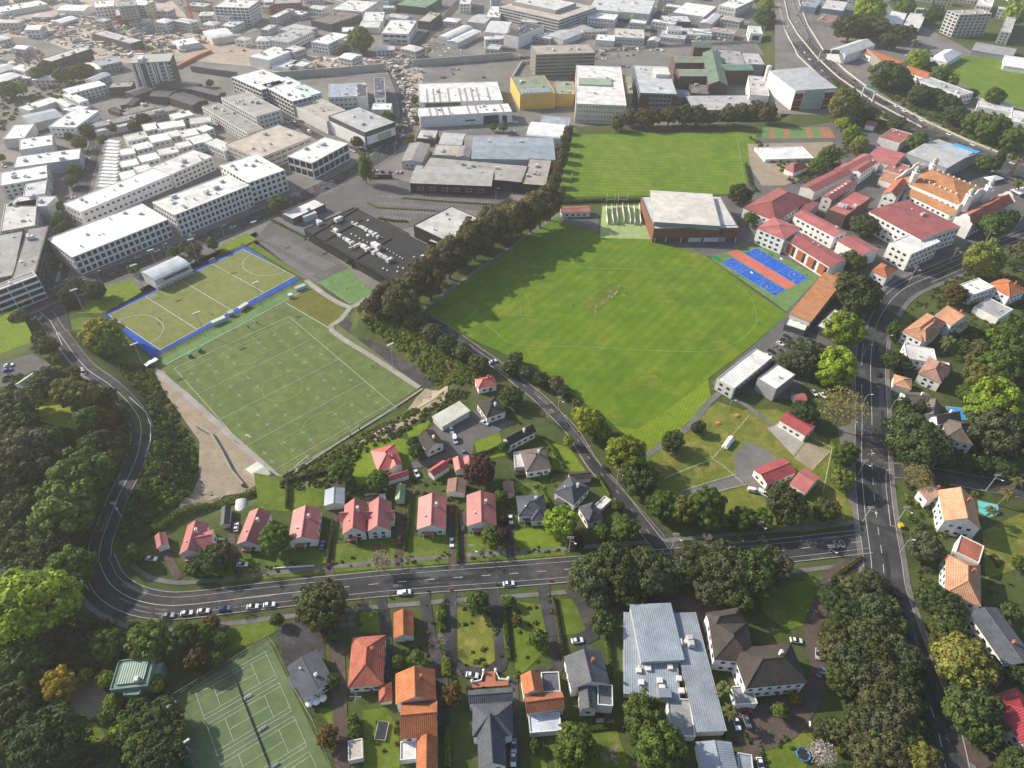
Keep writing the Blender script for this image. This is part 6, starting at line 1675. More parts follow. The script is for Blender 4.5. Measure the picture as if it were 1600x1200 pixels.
ROW4 = [646,500,15, 672,520,15, 697,536,16, 722,550,15, 746,566,15, 805,560,14, 797,574,14, 820,580,13, 845,592,14, 868,600,14, 880,612,11]
T_['d'] = [1000,750,26, 1050,690,18, 1090,668,11, 1230,790,31, 1292,797,18, 1255,645,18, 1432,690,38, 1342,460,33, 1332,408,17, 1350,352,18, 1575,340,12, 1400,565,17, 1475,718,14, 1507,723,13, 1537,727,14, 1570,733,15,
 1455,935,20, 1480,950,20, 1482,985,22, 1470,1012,18, 1530,1042,22, 1522,1110,32, 1502,1098,18, 1532,1142,22, 1590,1052,16, 1580,957,12, 1588,1195,22,
 943,975,20, 500,948,35, 75,1165,40, 15,1110,30, 250,1125,25, 265,1150,22, 250,1185,30, 45,775,28, 90,850,30, 62,606,17, 25,632,25, 25,662,22, 155,692,20, 180,690,16, 175,715,16, 140,700,18, 10,750,25, 165,616,14, 182,641,12, 150,640,16,
 30,500,14, 60,528,10, 72,541,14, 110,585,13, 75,592,17, 107,460,12, 120,448,12, 148,455,15, 302,391,11, 335,872,22, 645,690,10, 650,705,13, 800,620,18, 965,790,10, 1388,118,22, 1412,131,12, 1437,149,15, 1462,151,14, 1482,161,13, 1495,181,14, 1330,45,20, 1355,42,16, 1375,45,16, 1410,52,14, 1390,64,12, 1350,53,12, 1518,146,7, 1400,193,12, 1355,178,12, 1157,303,16,
 10,140,12, 68,113,12, 130,113,13, 327,130,5, 225,186,9, 210,198,8, 175,200,7, 315,156,7, 136,202,8, 115,265,9, 110,282,9, 97,355,8, 560,222,10, 537,79,9, 1305,1140,18, 1283,1140,14, 22,1066,28, 520,1065,12]
T_['g'] = [1035,787,24, 1102,790,28, 1320,710,18, 1310,740,14, 1417,325,12, 1550,352,18, 1397,515,11, 1577,515,15, 1582,547,25, 1562,572,25, 1512,615,15, 1550,600,20, 1595,880,10, 1415,642,13, 840,997,15, 1007,1118,31, 1030,1165,34, 900,1170,31, 835,1165,10, 747,940,18, 690,962,9, 652,1027,12, 622,1035,10, 552,1125,9, 555,1143,10, 515,992,12, 432,968,10,
 30,985,30, 40,1036,30, 172,1010,22, 233,1003,28, 290,995,20, 315,990,14, 345,1000,10, 338,1030,10, 215,1105,14, 170,1120,12, 195,1122,12, 208,1140,18, 220,1165,22, 125,745,38, 100,800,40, 112,886,28, 140,656,20, 75,690,20, 205,865,14, 302,890,12, 430,843,23, 530,735,20, 592,752,18, 765,835,14, 782,776,12, 787,698,10, 975,825,22, 940,832,14, 1032,790,22, 1112,806,22, 1162,812,20, 1190,812,18, 1220,1110,12,
 1435,222,14, 1295,243,14, 1282,256,12, 1542,255,12, 1555,150,12, 1525,191,15, 1545,201,16, 1565,201,14, 1585,216,15, 1172,341,10, 1417,10,12, 1460,22,12, 1470,119,12, 1457,106,9, 1195,28,14, 565,62,17, 545,408,6, 607,185,12, 770,198,6, 787,198,7, 647,156,6, 652,186,5, 95,119,10, 112,116,8, 60,119,9, 125,223,9, 435,318,14, 270,393,8, 288,387,8, 332,381,9, 209,420,8, 90,561,8, 95,322,7, 92,339,7, 85,349,6, 107,213,6, 160,218,7, 798,940,10]
T_['h'] = [1257,560,29, 40,715,39, 1570,680,34, 1225,565,16]
T_['l'] = [920,660,24, 905,650,14, 942,672,14, 975,706,33, 1305,575,28, 1320,513,28, 1550,632,33, 45,945,49, 168,531,22, 165,1060,12, 243,1070,12, 175,1098,12, 185,1146,12, 888,688,9, 878,815,26, 1360,13,18, 1347,19,10, 1435,96,14, 1487,126,9, 1330,210,12, 1347,222,10, 1317,193,10, 1590,21,14, 1195,9,10, 1550,522,8, 1312,1172,6, 32,138,8]
T_['j'] = [1318,752,17, 1537,408,24, 1530,590,21, 1500,1030,35, 110,613,22, 131,622,20, 1320,166,21, 1342,231,12, 1440,1190,24, 1060,795,24]
T_['y'] = [160,518,26, 62,1070,15, 92,1072,21, 132,1056,10, 642,215,6, 2,246,5, 1242,1090,9]
T_['r'] = [750,738,26, 785,836,13, 787,811,9, 900,846,13]
T_['u'] = [1492,458,15, 162,658,16, 307,1030,18, 330,973,12, 705,1086,16, 513,1148,15, 808,968,8]
T_['e'] = [1446,856,20]
T_['c'] = [1560,252,7, 1438,638,8, 1412,632,7]
T_['v'] = [570,262,11]
T_['b'] = [853,645,17, 542,970,20, 572,940,15, 715,935,16, 685,1003,18, 955,1180,22, 1040,1195,18, 237,955,12, 370,948,12, 337,945,10, 412,888,16, 640,872,10, 687,876,8, 755,862,12, 782,860,12, 1105,840,12, 1157,842,10, 1192,842,10, 645,765,12, 462,305,12, 667,78,10, 1423,195,10, 1452,198,12, 40,92,18, 60,88,14, 497,8,8]
T_['k'] = [1315,640,37, 1432,745,22]
T_['i'] = [595,878,20, 1283,1178,20, 290,1178,9]
T_['p'] = [900,628,11, 1580,390,13, 1597,384,12, 1485,533,14, 1532,536,11, 1517,561,12, 1524,772,8, 1575,770,11, 1550,796,9, 1592,752,11, 1577,1098,11, 885,1138,14, 1133,1075,14, 1143,1110,14, 857,700,6, 1592,285,9, 1432,66,7]
FOREST = [1302,935,20, 1335,923,19, 1365,913,19, 1330,960,22, 1360,955,24, 1388,945,17, 1312,985,22, 1345,990,24, 1376,985,22, 1402,975,17, 1302,1017,21, 1332,1025,24, 1365,1020,24, 1396,1015,20, 1420,1032,19, 1318,1060,21, 1347,1055,24, 1380,1055,24, 1410,1062,21, 1365,1090,25, 1400,1095,24, 1425,1097,17, 1352,1130,25, 1385,1130,26, 1418,1130,19, 1347,1165,24, 1380,1170,26, 1415,1165,21, 1362,1197,24, 1400,1197,24]
OAKS = [918,897,31, 962,886,37, 1010,891,35, 1036,906,26, 932,930,21, 1092,882,30, 1133,886,37, 1176,891,35, 1206,886,26, 1152,925,27, 1110,921,24, 985,925,24]
for code, L in T_.items():
    for i in range(0, len(L), 3):
        tree(L[i], L[i + 1], L[i + 2], code)
ORD = ["first", "second", "third", "fourth", "fifth", "sixth", "seventh", "eighth", "ninth", "tenth", "eleventh", "twelfth"]
for i in range(0, len(ROW2), 3):
    tree(*ROW2[i:i + 3], 'u' if i % 2 else 'O', "olive hedge tree, %s from the top down the side of the far field" % ORD[i // 3], "hedge trees along the far field's side")
for i in range(0, len(ROW3), 3):
    tree(*ROW3[i:i + 3], 'O', "dark olive tree, %s along the row behind the far field from the cream factory" % ORD[i // 3], "trees behind the far field")
for i in range(0, len(ROW4), 3):
    tree(*ROW4[i:i + 3], 'h' if i % 2 else 'd', "round dark tree, %s along the lane beside the oval from the cliff top" % ORD[i // 3], "dark trees along the lane")
for i in range(0, len(FOREST), 3):
    tree(*FOREST[i:i + 3], 'h' if (i // 3) % 3 else 'd', None, "dark trees of the grove beside the avenue")
for i in range(0, len(OAKS), 3):
    tree(*OAKS[i:i + 3], 'd' if i % 2 else 'h', None, "huge dark trees beside the street crossing")

# ------------------------------------------------------------------ undergrowth and hedges
def inside(px, poly):
    P = np.array(poly, float).reshape(-1, 2)
    x, y = px[:, 0], px[:, 1]
    ins = np.zeros(len(px), bool)
    for (x0, y0), (x1, y1) in zip(P, np.roll(P, -1, 0)):
        c = (y0 > y) != (y1 > y)
        with np.errstate(divide='ignore', invalid='ignore'):
            ins ^= c & (x < (x1 - x0) * (y - y0) / (y1 - y0) + x0)
    return ins
def thicket(name, poly, spacing, rad, colors, leaves=60, seed=1, hs=.7, leaf=.5, holes=()):
    """leaf clumps scattered over a piece of ground, one object per colour: growth nobody could count"""
    rng = np.random.default_rng(seed)
    W3 = np.array(px_pts(poly))
    lo, hi = W3[:, :2].min(0), W3[:, :2].max(0)
    n = int((hi[0] - lo[0]) * (hi[1] - lo[1]) / spacing ** 2)
    q = rng.uniform(lo, hi, (n, 2))
    q = q[inside(q, W3[:, :2].ravel())]
    for hole in holes:
        q = q[~inside(q, np.array(px_pts(hole))[:, :2].ravel())]
    z = H(q[:, 0], q[:, 1])
    which = rng.integers(0, len(colors), len(q))
    for k, col in enumerate(colors):
        s = which == k
        c0 = np.column_stack([q[s], z[s]])
        if not len(c0):
            continue
        R = rng.uniform(rad[0], rad[1], len(c0))
        d = unit(rng.normal(size=(len(c0) * leaves, 3)) + np.array((0, 0, .5)))
        d[:, 2] = np.abs(d[:, 2])
        cc = np.repeat(c0, leaves, 0) + d * np.repeat(R, leaves)[:, None] * rng.uniform(.6, 1.1, (len(d), 1)) * np.array((1, 1, hs * 1.3))
        v = quads(cc, unit(d + rng.normal(size=d.shape) * .6), leaf, rng)
        o = link(name, mesh_quads(name, v, "foliage"), None, col)
        o["kind"] = "stuff"
DK, MD, LT, OL, YL = (.06, .082, .026), (.085, .13, .022), (.14, .19, .022), (.095, .10, .04), (.22, .21, .04)
thicket("undergrowth", [-20, 600, 60, 585, 150, 600, 200, 640, 205, 700, 165, 780, 140, 850, 100, 885, -20, 885], 2.6, (1.2, 2.6), [DK, DK, MD, OL], 42, 1, leaf=.8, holes=([46, 620, 100, 614, 124, 644, 134, 678, 90, 672, 48, 664],))
thicket("undergrowth", [176, 566, 232, 574, 262, 625, 300, 690, 308, 740, 285, 785, 245, 805, 212, 835, 185, 860, 190, 812, 215, 760, 240, 690, 232, 640, 205, 600], 2.0, (.9, 2.2), [DK, MD, MD, OL, LT], 46, 2, leaf=.7)
thicket("cliff_foliage", [566, 500, 600, 488, 650, 512, 742, 582, 745, 600, 700, 602, 650, 568, 600, 532], 1.25, (.7, 1.7), [MD, LT, (.14, .21, .02), (.12, .19, .018), (.2, .23, .03), (.16, .14, .06)], 44, 3, leaf=.75)
thicket("undergrowth", [1490, 520, 1600, 500, 1600, 700, 1560, 720, 1480, 715, 1530, 640, 1520, 600], 2.4, (1, 2.4), [DK, MD, MD], 44, 4, leaf=.7)
thicket("undergrowth", [-20, 900, 100, 905, 130, 960, 240, 985, 262, 1050, 275, 1110, 300, 1210, -20, 1210], 2.3, (.7, 1.9), [DK, MD, OL, (.13, .10, .05)], 40, 5, leaf=.6, holes=([108, 1055, 152, 1058, 172, 1085, 168, 1150, 150, 1168, 120, 1160, 100, 1085],))
thicket("undergrowth", [1295, 905, 1390, 900, 1425, 1010, 1450, 1100, 1475, 1210, 1340, 1210, 1320, 1080], 2.4, (1, 2.2), [DK, DK, OL], 40, 6, leaf=.7)
thicket("bank_foliage", [555, 492, 600, 450, 690, 400, 790, 330, 862, 285, 872, 300, 800, 362, 700, 428, 620, 482, 575, 500], 2.6, (.7, 1.8), [OL, DK, (.11, .11, .045)], 36, 21, leaf=.6)
thicket("bank_foliage", [440, 765, 430, 748, 520, 705, 600, 660, 665, 640, 715, 605, 735, 615, 690, 652, 640, 672, 560, 715, 530, 760, 480, 765], 1.6, (.5, 1.3), [DK, MD, LT, OL], 38, 7, leaf=.5)
thicket("motorway_foliage", [1375, 105, 1480, 165, 1600, 232, 1640, 250, 1640, 275, 1600, 258, 1500, 212, 1420, 172, 1360, 135], 2.6, (1, 2.4), [DK, MD, LT], 36, 8, leaf=.9)
thicket("motorway_foliage", [1295, 120, 1360, 165, 1430, 205, 1420, 225, 1340, 195, 1310, 170], 2.8, (1, 2.2), [MD, LT, OL], 36, 9, leaf=.9)
thicket("garden_foliage", [1395, 590, 1440, 610, 1440, 700, 1410, 720, 1395, 650], 2.6, (.6, 1.5), [MD, LT, DK], 40, 10)
thicket("garden_foliage", [1410, 740, 1480, 755, 1480, 830, 1470, 900, 1440, 930, 1425, 830], 2.4, (.6, 1.5), [MD, LT, DK, OL], 40, 11)
thicket("garden_foliage", [1395, 500, 1500, 420, 1600, 400, 1600, 500, 1480, 540, 1400, 600], 4.0, (.7, 1.6), [MD, LT, DK, OL], 40, 12)
thicket("garden_foliage", [505, 765, 640, 745, 800, 770, 880, 740, 880, 760, 800, 800, 650, 775, 510, 800], 3.2, (.4, 1.1), [MD, LT, DK, (.1, .06, .04)], 34, 13, leaf=.45)
thicket("garden_foliage", [330, 885, 600, 868, 880, 845, 880, 862, 600, 885, 330, 905], 3.0, (.3, .8), [MD, DK, (.12, .08, .05)], 30, 14, leaf=.4)
thicket("garden_foliage", [560, 955, 720, 935, 860, 930, 880, 1000, 860, 1080, 700, 1090, 690, 1150, 600, 1190, 560, 1100], 4.6, (.4, 1.0), [MD, DK, LT, (.1, .06, .04)], 34, 15, leaf=.45)
thicket("garden_foliage", [960, 1110, 1050, 1160, 1200, 1140, 1280, 1100, 1290, 1200, 960, 1200], 4.2, (.4, 1.2), [MD, DK, OL], 34, 16, leaf=.45)
thicket("garden_foliage", [1170, 215, 1290, 262, 1340, 190, 1350, 215, 1310, 260, 1260, 300, 1235, 285], 3.2, (.7, 1.7), [MD, LT, OL], 34, 17, leaf=.7)
thicket("garden_foliage", [1500, 830, 1600, 900, 1600, 960, 1540, 950, 1540, 880], 4.0, (.4, 1.2), [MD, DK, OL], 34, 18, leaf=.45)
thicket("garden_foliage", [-20, 120, 40, 130, 130, 140, 90, 165, 40, 170, -20, 230], 5, (.8, 2.0), [MD, DK, OL], 30, 19, leaf=.9)
def hedge(px, h, w, label, col=MD):
    P = np.array(line2(px_pts(px), .35))
    rng = np.random.default_rng(len(px) + int(px[0]))
    T = np.gradient(P, axis=0); T /= np.linalg.norm(T, axis=1)[:, None]
    N = np.stack([-T[:, 1], T[:, 0]], 1)
    k = 26
    n = len(P) * k
    a = rng.uniform(0, math.pi, n)
    idx = np.repeat(np.arange(len(P)), k)
    off = np.clip(np.cos(a) * .72, -.5, .5) * w * rng.uniform(.85, 1.15, n)
    zz = np.clip(np.sin(a) * 1.25, 0, 1) * h * rng.uniform(.9, 1.1, n)
    xy = P[idx] + N[idx] * off[:, None] + T[idx] * rng.uniform(-.3, .3, (n, 1))
    z = H(P[:, 0], P[:, 1])[idx] + zz
    nn = np.column_stack([N[idx] * np.cos(a)[:, None], np.sin(a)])
    v = quads(np.column_stack([xy, z]), unit(nn + rng.normal(size=(n, 3)) * .5), .38, rng)
    o = link("hedge", mesh_quads("hedge", v, "foliage"), None, col)
    tag(o, label, "hedge"); o["px"] = (float(np.mean(px[::2])), float(np.mean(px[1::2])))
for px, h, w, lab, c in (
 ([200, 850, 250, 825, 320, 795, 400, 770, 440, 752], 2.6, 3.2, "long shaggy hedge from the winding road to the cream shed", MD), ([405, 768, 445, 755, 512, 738], 1.6, 1.0, "dark clipped hedge between the turf bank and cottage lawns", DK),
 ([449, 795, 450, 760, 452, 745], 1.6, 1.0, "short dark hedge dividing the two cottage lawns", DK), ([512, 880, 515, 850, 520, 815], 1.6, .9, "narrow green hedge beside the blue car's driveway", MD),
 ([633, 860, 636, 820, 640, 790], 1.6, 1.0, "narrow green hedge beside the red car's driveway", MD), ([715, 880, 714, 840, 712, 800], 1.7, 1.0, "narrow hedge between two cottage driveways by the black car", MD),
 ([691, 945, 692, 985], 1.4, 2.2, "thick clipped hedge beside the lawn with the looping drive", (.08, .11, .02)), ([697, 1030, 698, 1058], 1.8, 2.6, "bushy clipped hedge in front of the slate villa", LT),
 ([699, 1140, 700, 1200], 1.8, 1.4, "slim hedge between orange villa and slate villa", LT), ([787, 935, 790, 985, 795, 1030], 1.5, 1.4, "shrubby hedge right of the looping drive lawn", MD),
 ([864, 935, 872, 980, 880, 1030, 890, 1070], 1.4, 1.0, "thin hedge between the two narrow lawns", OL), ([948, 1005, 953, 1035, 955, 1060], 1.5, 1.4, "hedge squeezed between dark villa and blue grey hall", MD),
 ([920, 1140, 965, 1135], .9, 1.2, "low clipped hedge before the dark villa's patio", MD), ([845, 685, 862, 700, 880, 732], 1.5, 1.0, "clipped hedge along the lane beside the brown hipped house", MD),
 ([805, 745, 880, 738], 1.4, .9, "brown topped hedge behind the low dark garage", (.07, .05, .03)), ([845, 765, 862, 795], 1.2, .8, "light hedge between the grey hipped houses", LT),
 ([933, 745, 952, 775], 1.3, .8, "short hedge beside the white flat carport", LT), ([738, 715, 770, 705, 800, 690], 1.5, 1.2, "dark hedge along the asphalt court's lower side", DK),
 ([1395, 520, 1425, 545, 1445, 570], 1.6, 1.2, "hedge along the big orange tiled house", DK), ([872, 318, 940, 315, 1012, 315], 1.8, 2.4, "dark hedge strip between the far field and the cricket nets", DK),
 ([1165, 258, 1172, 290, 1182, 300], 1.8, 1.6, "green hedge between far field and covered pool", DK), ([1300, 905, 1345, 872], 1.2, 1.5, "low bush strip at the avenue corner", OL),
 ([630, 310, 700, 316, 800, 322], .8, 1.2, "low planted strip in the big car park", YL), ([592, 342, 615, 346, 636, 347], 1.1, 1.6, "clipped planting bed at the car park edge", MD), ([575, 318, 590, 325, 680, 330], .6, 1.4, "yellowish planted divider of the big car park", YL),
 ([425, 345, 470, 368, 540, 405], .8, 1.6, "weedy green strip along the black mall", MD)):
    hedge(px, h, w, lab, c)
# ------------------------------------------------------------------ vehicles
def car_meshes(kind):
    """body, glass, wheel of a hatchback, a van or a pick-up, 4.3 m long, facing +x"""
    b, g, w = MB(), MB(), MB()
    if kind == "car":
        lo = [(-2.1, .35), (-2.15, .7), (-2.0, .92), (-1.3, .98), (.75, .98), (1.5, .9), (2.05, .75), (2.12, .4)]
        up = [(-1.75, .96), (-1.25, 1.42), (.1, 1.46), (.95, .97)]
    elif kind == "van":
        lo = [(-2.4, .4), (-2.42, 1.0), (-2.4, 1.1), (1.2, 1.1), (1.9, 1.05), (2.35, .9), (2.4, .4)]
        up = [(-2.38, 1.08), (-2.3, 2.0), (.9, 2.02), (1.75, 1.08)]
    else:
        lo = [(-2.6, .5), (-2.6, 1.0), (-2.55, 1.05), (1.3, 1.05), (2.2, .95), (2.45, .8), (2.45, .45)]
        up = [(-.7, 1.04), (-.55, 1.65), (.6, 1.67), (1.25, 1.04)]
    def ext(m, pr, y, top=None):
        n = len(pr); t = top or y
        zmax = max(z for x, z in pr); zmin = min(z for x, z in pr)
        yy = [y + (t - y) * (z - zmin) / (zmax - zmin) for x, z in pr]
        m.add([(x, -q, z) for (x, z), q in zip(pr, yy)] + [(x, q, z) for (x, z), q in zip(pr, yy)],
              [tuple(range(n)), tuple(range(n, 2 * n))[::-1]] + [(i, n + i, n + (i + 1) % n, (i + 1) % n) for i in range(n)])
    ext(b, lo, .88, .84)
    ext(g, up, .80, .62)
    x0, x1 = up[1][0], up[2][0]
    z = up[1][1]
    b.add([(x0, -.62, z + .02), (x1, -.62, z + .03), (x1, .62, z + .03), (x0, .62, z + .02), (x0, -.6, z - .06), (x1, -.6, z - .06), (x1, .6, z - .06), (x0, .6, z - .06)], [(0, 1, 2, 3), (0, 4, 5, 1), (1, 5, 6, 2), (2, 6, 7, 3), (3, 7, 4, 0)])
    if kind == "van":
        b.box(-2.35, .3, -.83, .83, 1.05, 1.98)
    w.lathe([(.2, -.1), (.32, -.1), (.32, .1), (.2, .1)], 10)
    return b.mesh("body", "car"), g.mesh("window", "glass"), w.mesh("wheel", "tyre")
CARM = {k: car_meshes(k) for k in ("car", "van", "pickup")}
CCOL = dict(W=(.72, .72, .71), S=(.42, .43, .45), G=(.16, .165, .17), K=(.02, .02, .023), B=(.03, .12, .36), R=(.34, .02, .02), N=(.10, .16, .30))
CWORD = dict(W="white", S="silver", G="grey", K="black", B="blue", R="red", N="steel blue")
CARS = []
def car(px, py, dx, dy, c, kind="car", where=None, group=None, parts=True, label=None):
    p = at(px, py, .6)
    q = at(px + dx, py + dy, .6)
    a = math.atan2(q[1] - p[1], q[0] - p[0])
    name = {"car": "parked_car" if where != "motor" else "moving_car", "van": "van", "pickup": "pickup_truck"}[kind]
    z = Hs(p[0], p[1]) + .16 + (0.06 if where == "motor" else 0)
    r = thing(name, label, "car" if kind == "car" else kind.replace("pickup", "pickup"), (p[0], p[1], z), a, group)
    b, g, w = CARM[kind]
    link("body", b, r, CCOL[c]); link("window", g, r)
    if parts:
        for x in (-1.3, 1.35):
            for y in (-.82, .82):
                o = link("wheel", w, r, None, (x, y, .32)); o.rotation_euler = (math.pi / 2, 0, 0)
    r["px"] = (float(px), float(py)); r["words"] = CWORD[c]; r["where"] = where or ""
    CARS.append(r)
    return r
for i, (zx, zy) in enumerate([(85, 88), (137, 10), (182, 97), (230, 152), (180, 140), (123, 205), (128, 165), (250, 245), (178, 293), (230, 330), (262, 372), (384, 362), (340, 443), (290, 420), (410, 453), (366, 488), (538, 503), (725, 628), (645, 683), (725, 703), (770, 740), (800, 665), (850, 695), (910, 728), (960, 755), (1130, 840), (1280, 905), (1525, 1020), (60, 20), (338, 380), (460, 540)]):
    x, y = 1200 + zx / 4, zy / 4
    P = np.array(MOTOR); w = at(x, y)[:2]
    k = min(len(P) - 2, int(np.argmin(np.hypot(*(P - w).T))))
    d = P[k + 1] - P[k]
    p = at(x, y, .6)
    r = car(x, y, 1, 0, random.choice("WWWSSGK") if i not in (18,) else 'R', "van" if i in (7, 11) else "car", "motor", "vehicles on the motorway", False)
    r.rotation_euler = (0, 0, math.atan2(d[1], d[0]))
for x, y, dx, dy, c, k in ((263, 962, 10, -1, 'S', 'car'), (292, 958, 10, -1, 'W', 'car'), (318, 955, 10, -1, 'W', 'car'), (351, 951, 10, -1, 'N', 'car'), (395, 948, 10, -1, 'W', 'car'), (421, 945, 10, -1, 'W', 'car'), (632, 926, 10, -1, 'W', 'pickup'), (795, 912, 10, -1, 'W', 'car'),
 (237, 873, 10, 1, 'W', 'car'), (379, 882, 10, 0, 'W', 'car'), (369, 824, 1, -8, 'W', 'car'), (504, 852, 1, -8, 'N', 'car'), (624, 844, 0, 8, 'R', 'car'), (706, 848, 0, 8, 'W', 'car'), (706, 794, 0, 8, 'R', 'car'), (723, 825, 0, 8, 'K', 'car'), (798, 812, 1, 8, 'W', 'car'),
 (711, 687, 2, 8, 'W', 'van'), (705, 672, 2, 8, 'W', 'pickup'), (757, 661, 8, 3, 'W', 'car'), (651, 740, 3, 6, 'W', 'car'), (725, 709, 2, 5, 'N', 'car'), (704, 717, 6, -4, 'R', 'car'), (738, 1055, 8, 1, 'W', 'car'), (902, 1001, 8, -1, 'W', 'car'), (605, 1054, 0, 8, 'K', 'car'),
 (945, 733, 4, 7, 'K', 'car'), (770, 565, 8, -3, 'W', 'car'), (1244, 1001, 8, 1, 'W', 'car'), (1278, 1022, 0, 8, 'S', 'car'), (1283, 1050, 4, -8, 'N', 'car'), (1275, 1134, 8, 2, 'W', 'car'), (1547, 1156, 3, 7, 'W', 'car'), (1548, 1170, 6, 4, 'W', 'pickup'), (1563, 1178, 6, 3, 'S', 'car'),
 (1151, 1130, 2, 8, 'W', 'car'), (1167, 1128, 3, 8, 'G', 'car'), (1165, 1110, 8, 1, 'R', 'car'), (1188, 1195, 2, 8, 'W', 'car'), (803, 1166, 0, 8, 'S', 'car'), (802, 1186, 0, 8, 'W', 'car'),
 (101, 395, 2, -8, 'W', 'car'), (100, 405, 2, -8, 'R', 'car'), (96, 415, 2, -8, 'W', 'car'), (92, 429, 2, -8, 'W', 'car'), (90, 437, 2, -8, 'W', 'car'), (106, 439, 8, 2, 'S', 'car'), (114, 334, 2, -8, 'W', 'car'), (115, 342, 2, -8, 'W', 'car'), (120, 321, 2, -8, 'W', 'car'), (121, 313, 2, -8, 'R', 'car'),
 (245, 392, 8, -3, 'W', 'car'), (215, 402, 8, -3, 'S', 'car'), (205, 409, 8, -3, 'K', 'car'), (300, 369, 8, -3, 'W', 'car'), (364, 355, 8, -3, 'W', 'car'), (376, 350, 8, -3, 'K', 'car'), (14, 571, 8, -2, 'W', 'car'), (12, 578, 8, -2, 'B', 'car'), (12, 588, 8, -2, 'K', 'car'), (130, 582, 4, 5, 'W', 'van'), (2, 519, 6, 3, 'W', 'car'),
 (586, 267, 8, -1, 'W', 'car'), (597, 268, 2, -6, 'K', 'car'), (609, 269, 2, -6, 'K', 'car'), (620, 269, 3, -6, 'W', 'car'), (626, 269, 3, -6, 'W', 'car'), (510, 294, 8, -1, 'B', 'car'), (465, 186, 6, 3, 'W', 'car'), (484, 206, 6, 3, 'W', 'van'), (547, 234, 6, 3, 'W', 'car'), (552, 236, 6, 3, 'W', 'car'), (472, 190, 6, 3, 'K', 'car'),
 (995, 69, 1, 3, 'W', 'car'), (1001, 69, 1, 3, 'W', 'car'), (972, 76, 8, 0, 'R', 'car'), (1005, 75, 8, 0, 'W', 'car'), (1050, 64, 8, 0, 'K', 'car'), (1080, 66, 8, 0, 'R', 'car'), (64, 201, 8, 1, 'W', 'van'), (141, 233, 1, 6, 'W', 'car'), (137, 247, 6, 1, 'W', 'car'), (6, 260, 6, 1, 'W', 'car'), (112, 291, 6, 1, 'W', 'car'),
 (1417, 86, 6, -2, 'W', 'car'), (1392, 76, 6, 0, 'W', 'van'), (1580, 70, 6, 0, 'K', 'car'), (1372, 585, 1, 8, 'K', 'car'), (1372, 602, 1, 8, 'G', 'car'), (1350, 531, 1, 8, 'K', 'car'), (1407, 414, 8, -1, 'W', 'car'), (1427, 427, 8, -2, 'K', 'car'), (1513, 381, 8, -3, 'G', 'car'), (1540, 430, 6, 4, 'W', 'van'), (1587, 422, 6, 1, 'K', 'car'),
 (1229, 526, 6, 3, 'K', 'car'), (1225, 532, 6, 3, 'K', 'car'), (1219, 537, 6, 3, 'W', 'car'), (1213, 543, 6, 3, 'G', 'car'), (1205, 549, 6, 3, 'K', 'car'), (1200, 556, 6, 3, 'W', 'car'), (1194, 563, 6, 3, 'K', 'car'), (1272, 614, 4, 4, 'W', 'car'), (1286, 618, 4, 4, 'W', 'car'), (1177, 767, 6, 1, 'W', 'van'), (1192, 771, 6, 3, 'W', 'van'),
 (1460, 320, 3, 2, 'W', 'car'), (800, 205, 8, 0, 'W', 'car'), (806, 209, 4, 4, 'G', 'car')):
    car(x, y, dx, dy, c, k, None, "vehicles parked and driving in the streets")

_rg = random.Random(11)
_n = 0
for _ in range(2500):
    x, y = _rg.uniform(0, 1210), _rg.uniform(4, 330)
    if _n >= 110:
        break
    if y > 330 - .12 * x and x > 480 or any(abs(x - a) < (26 if y < 120 else 38) and abs(y - b) < (11 if y < 120 else 20) for a, b in _bp) or (x > 860 and y > 150) or (x < 330 and 25 < y < 98) or any(abs(x - a) < 32 and abs(y - b) < 18 for a, b in ((q.get("px") or (0, 0)) for q in TREES if q["rad"] > 5 and q["px"][1] < 330)):
        continue
    k = _rg.choice("WWSGKNRW")
    dx, dy = _rg.choice(((8, -3), (3, 4), (8, 1)))
    for i in range(_rg.choice((1, 1, 2, 3))):
        car(x + i * 4.5, y + i * .3, dx, dy, _rg.choice("WWSGK") if i else k, "car", None, "cars parked in the town yards", False)
        _n += 1
# ------------------------------------------------------------------ poles, lamps, floodlights
def pole_thing(name, label, cat, px, py, hgt, build, group=None):
    p = at(px, py)
    r = thing(name, label, cat, (p[0], p[1], p[2]), 0, group)
    build(r, hgt)
    r["px"] = (float(px), float(py))
    return r
_pm = {}
def cached(key, fn):
    if key not in _pm:
        _pm[key] = fn()
    return _pm[key]
def flood(r, h):
    def a():
        m = MB(); m.tube([(0, 0, 0), (0, 0, h)], [.22, .10], 6); return m.mesh("pole", "plain")
    def b():
        m = MB(); m.tube([(-1.7, 0, 0), (1.7, 0, 0)], .07, 4)
        for x in (-1.5, -.5, .5, 1.5):
            m.box(x - .4, x + .4, -.55, .05, -.25, .35)
        return m.mesh("lamp_head", "plain")
    link("pole", cached(("fp", h), a), r, (.4, .41, .42))
    o = link("lamp_head", cached("fh", b), r, (.62, .64, .66), (0, 0, h)); o.rotation_euler = (0, 0, .7)
def street_lamp(r, h):
    def a():
        m = MB(); m.tube([(0, 0, 0), (0, 0, h - .4), (.5, 0, h), (1.9, 0, h + .15)], [.12, .09, .07, .06], 5); return m.mesh("pole", "plain")
    def b():
        m = MB(); m.box(1.6, 2.6, -.2, .2, h + .08, h + .3); return m.mesh("lamp_head", "plain")
    link("pole", cached(("lp", h), a), r, (.38, .38, .37)); link("lamp_head", cached(("lh", h), b), r, (.62, .62, .6))
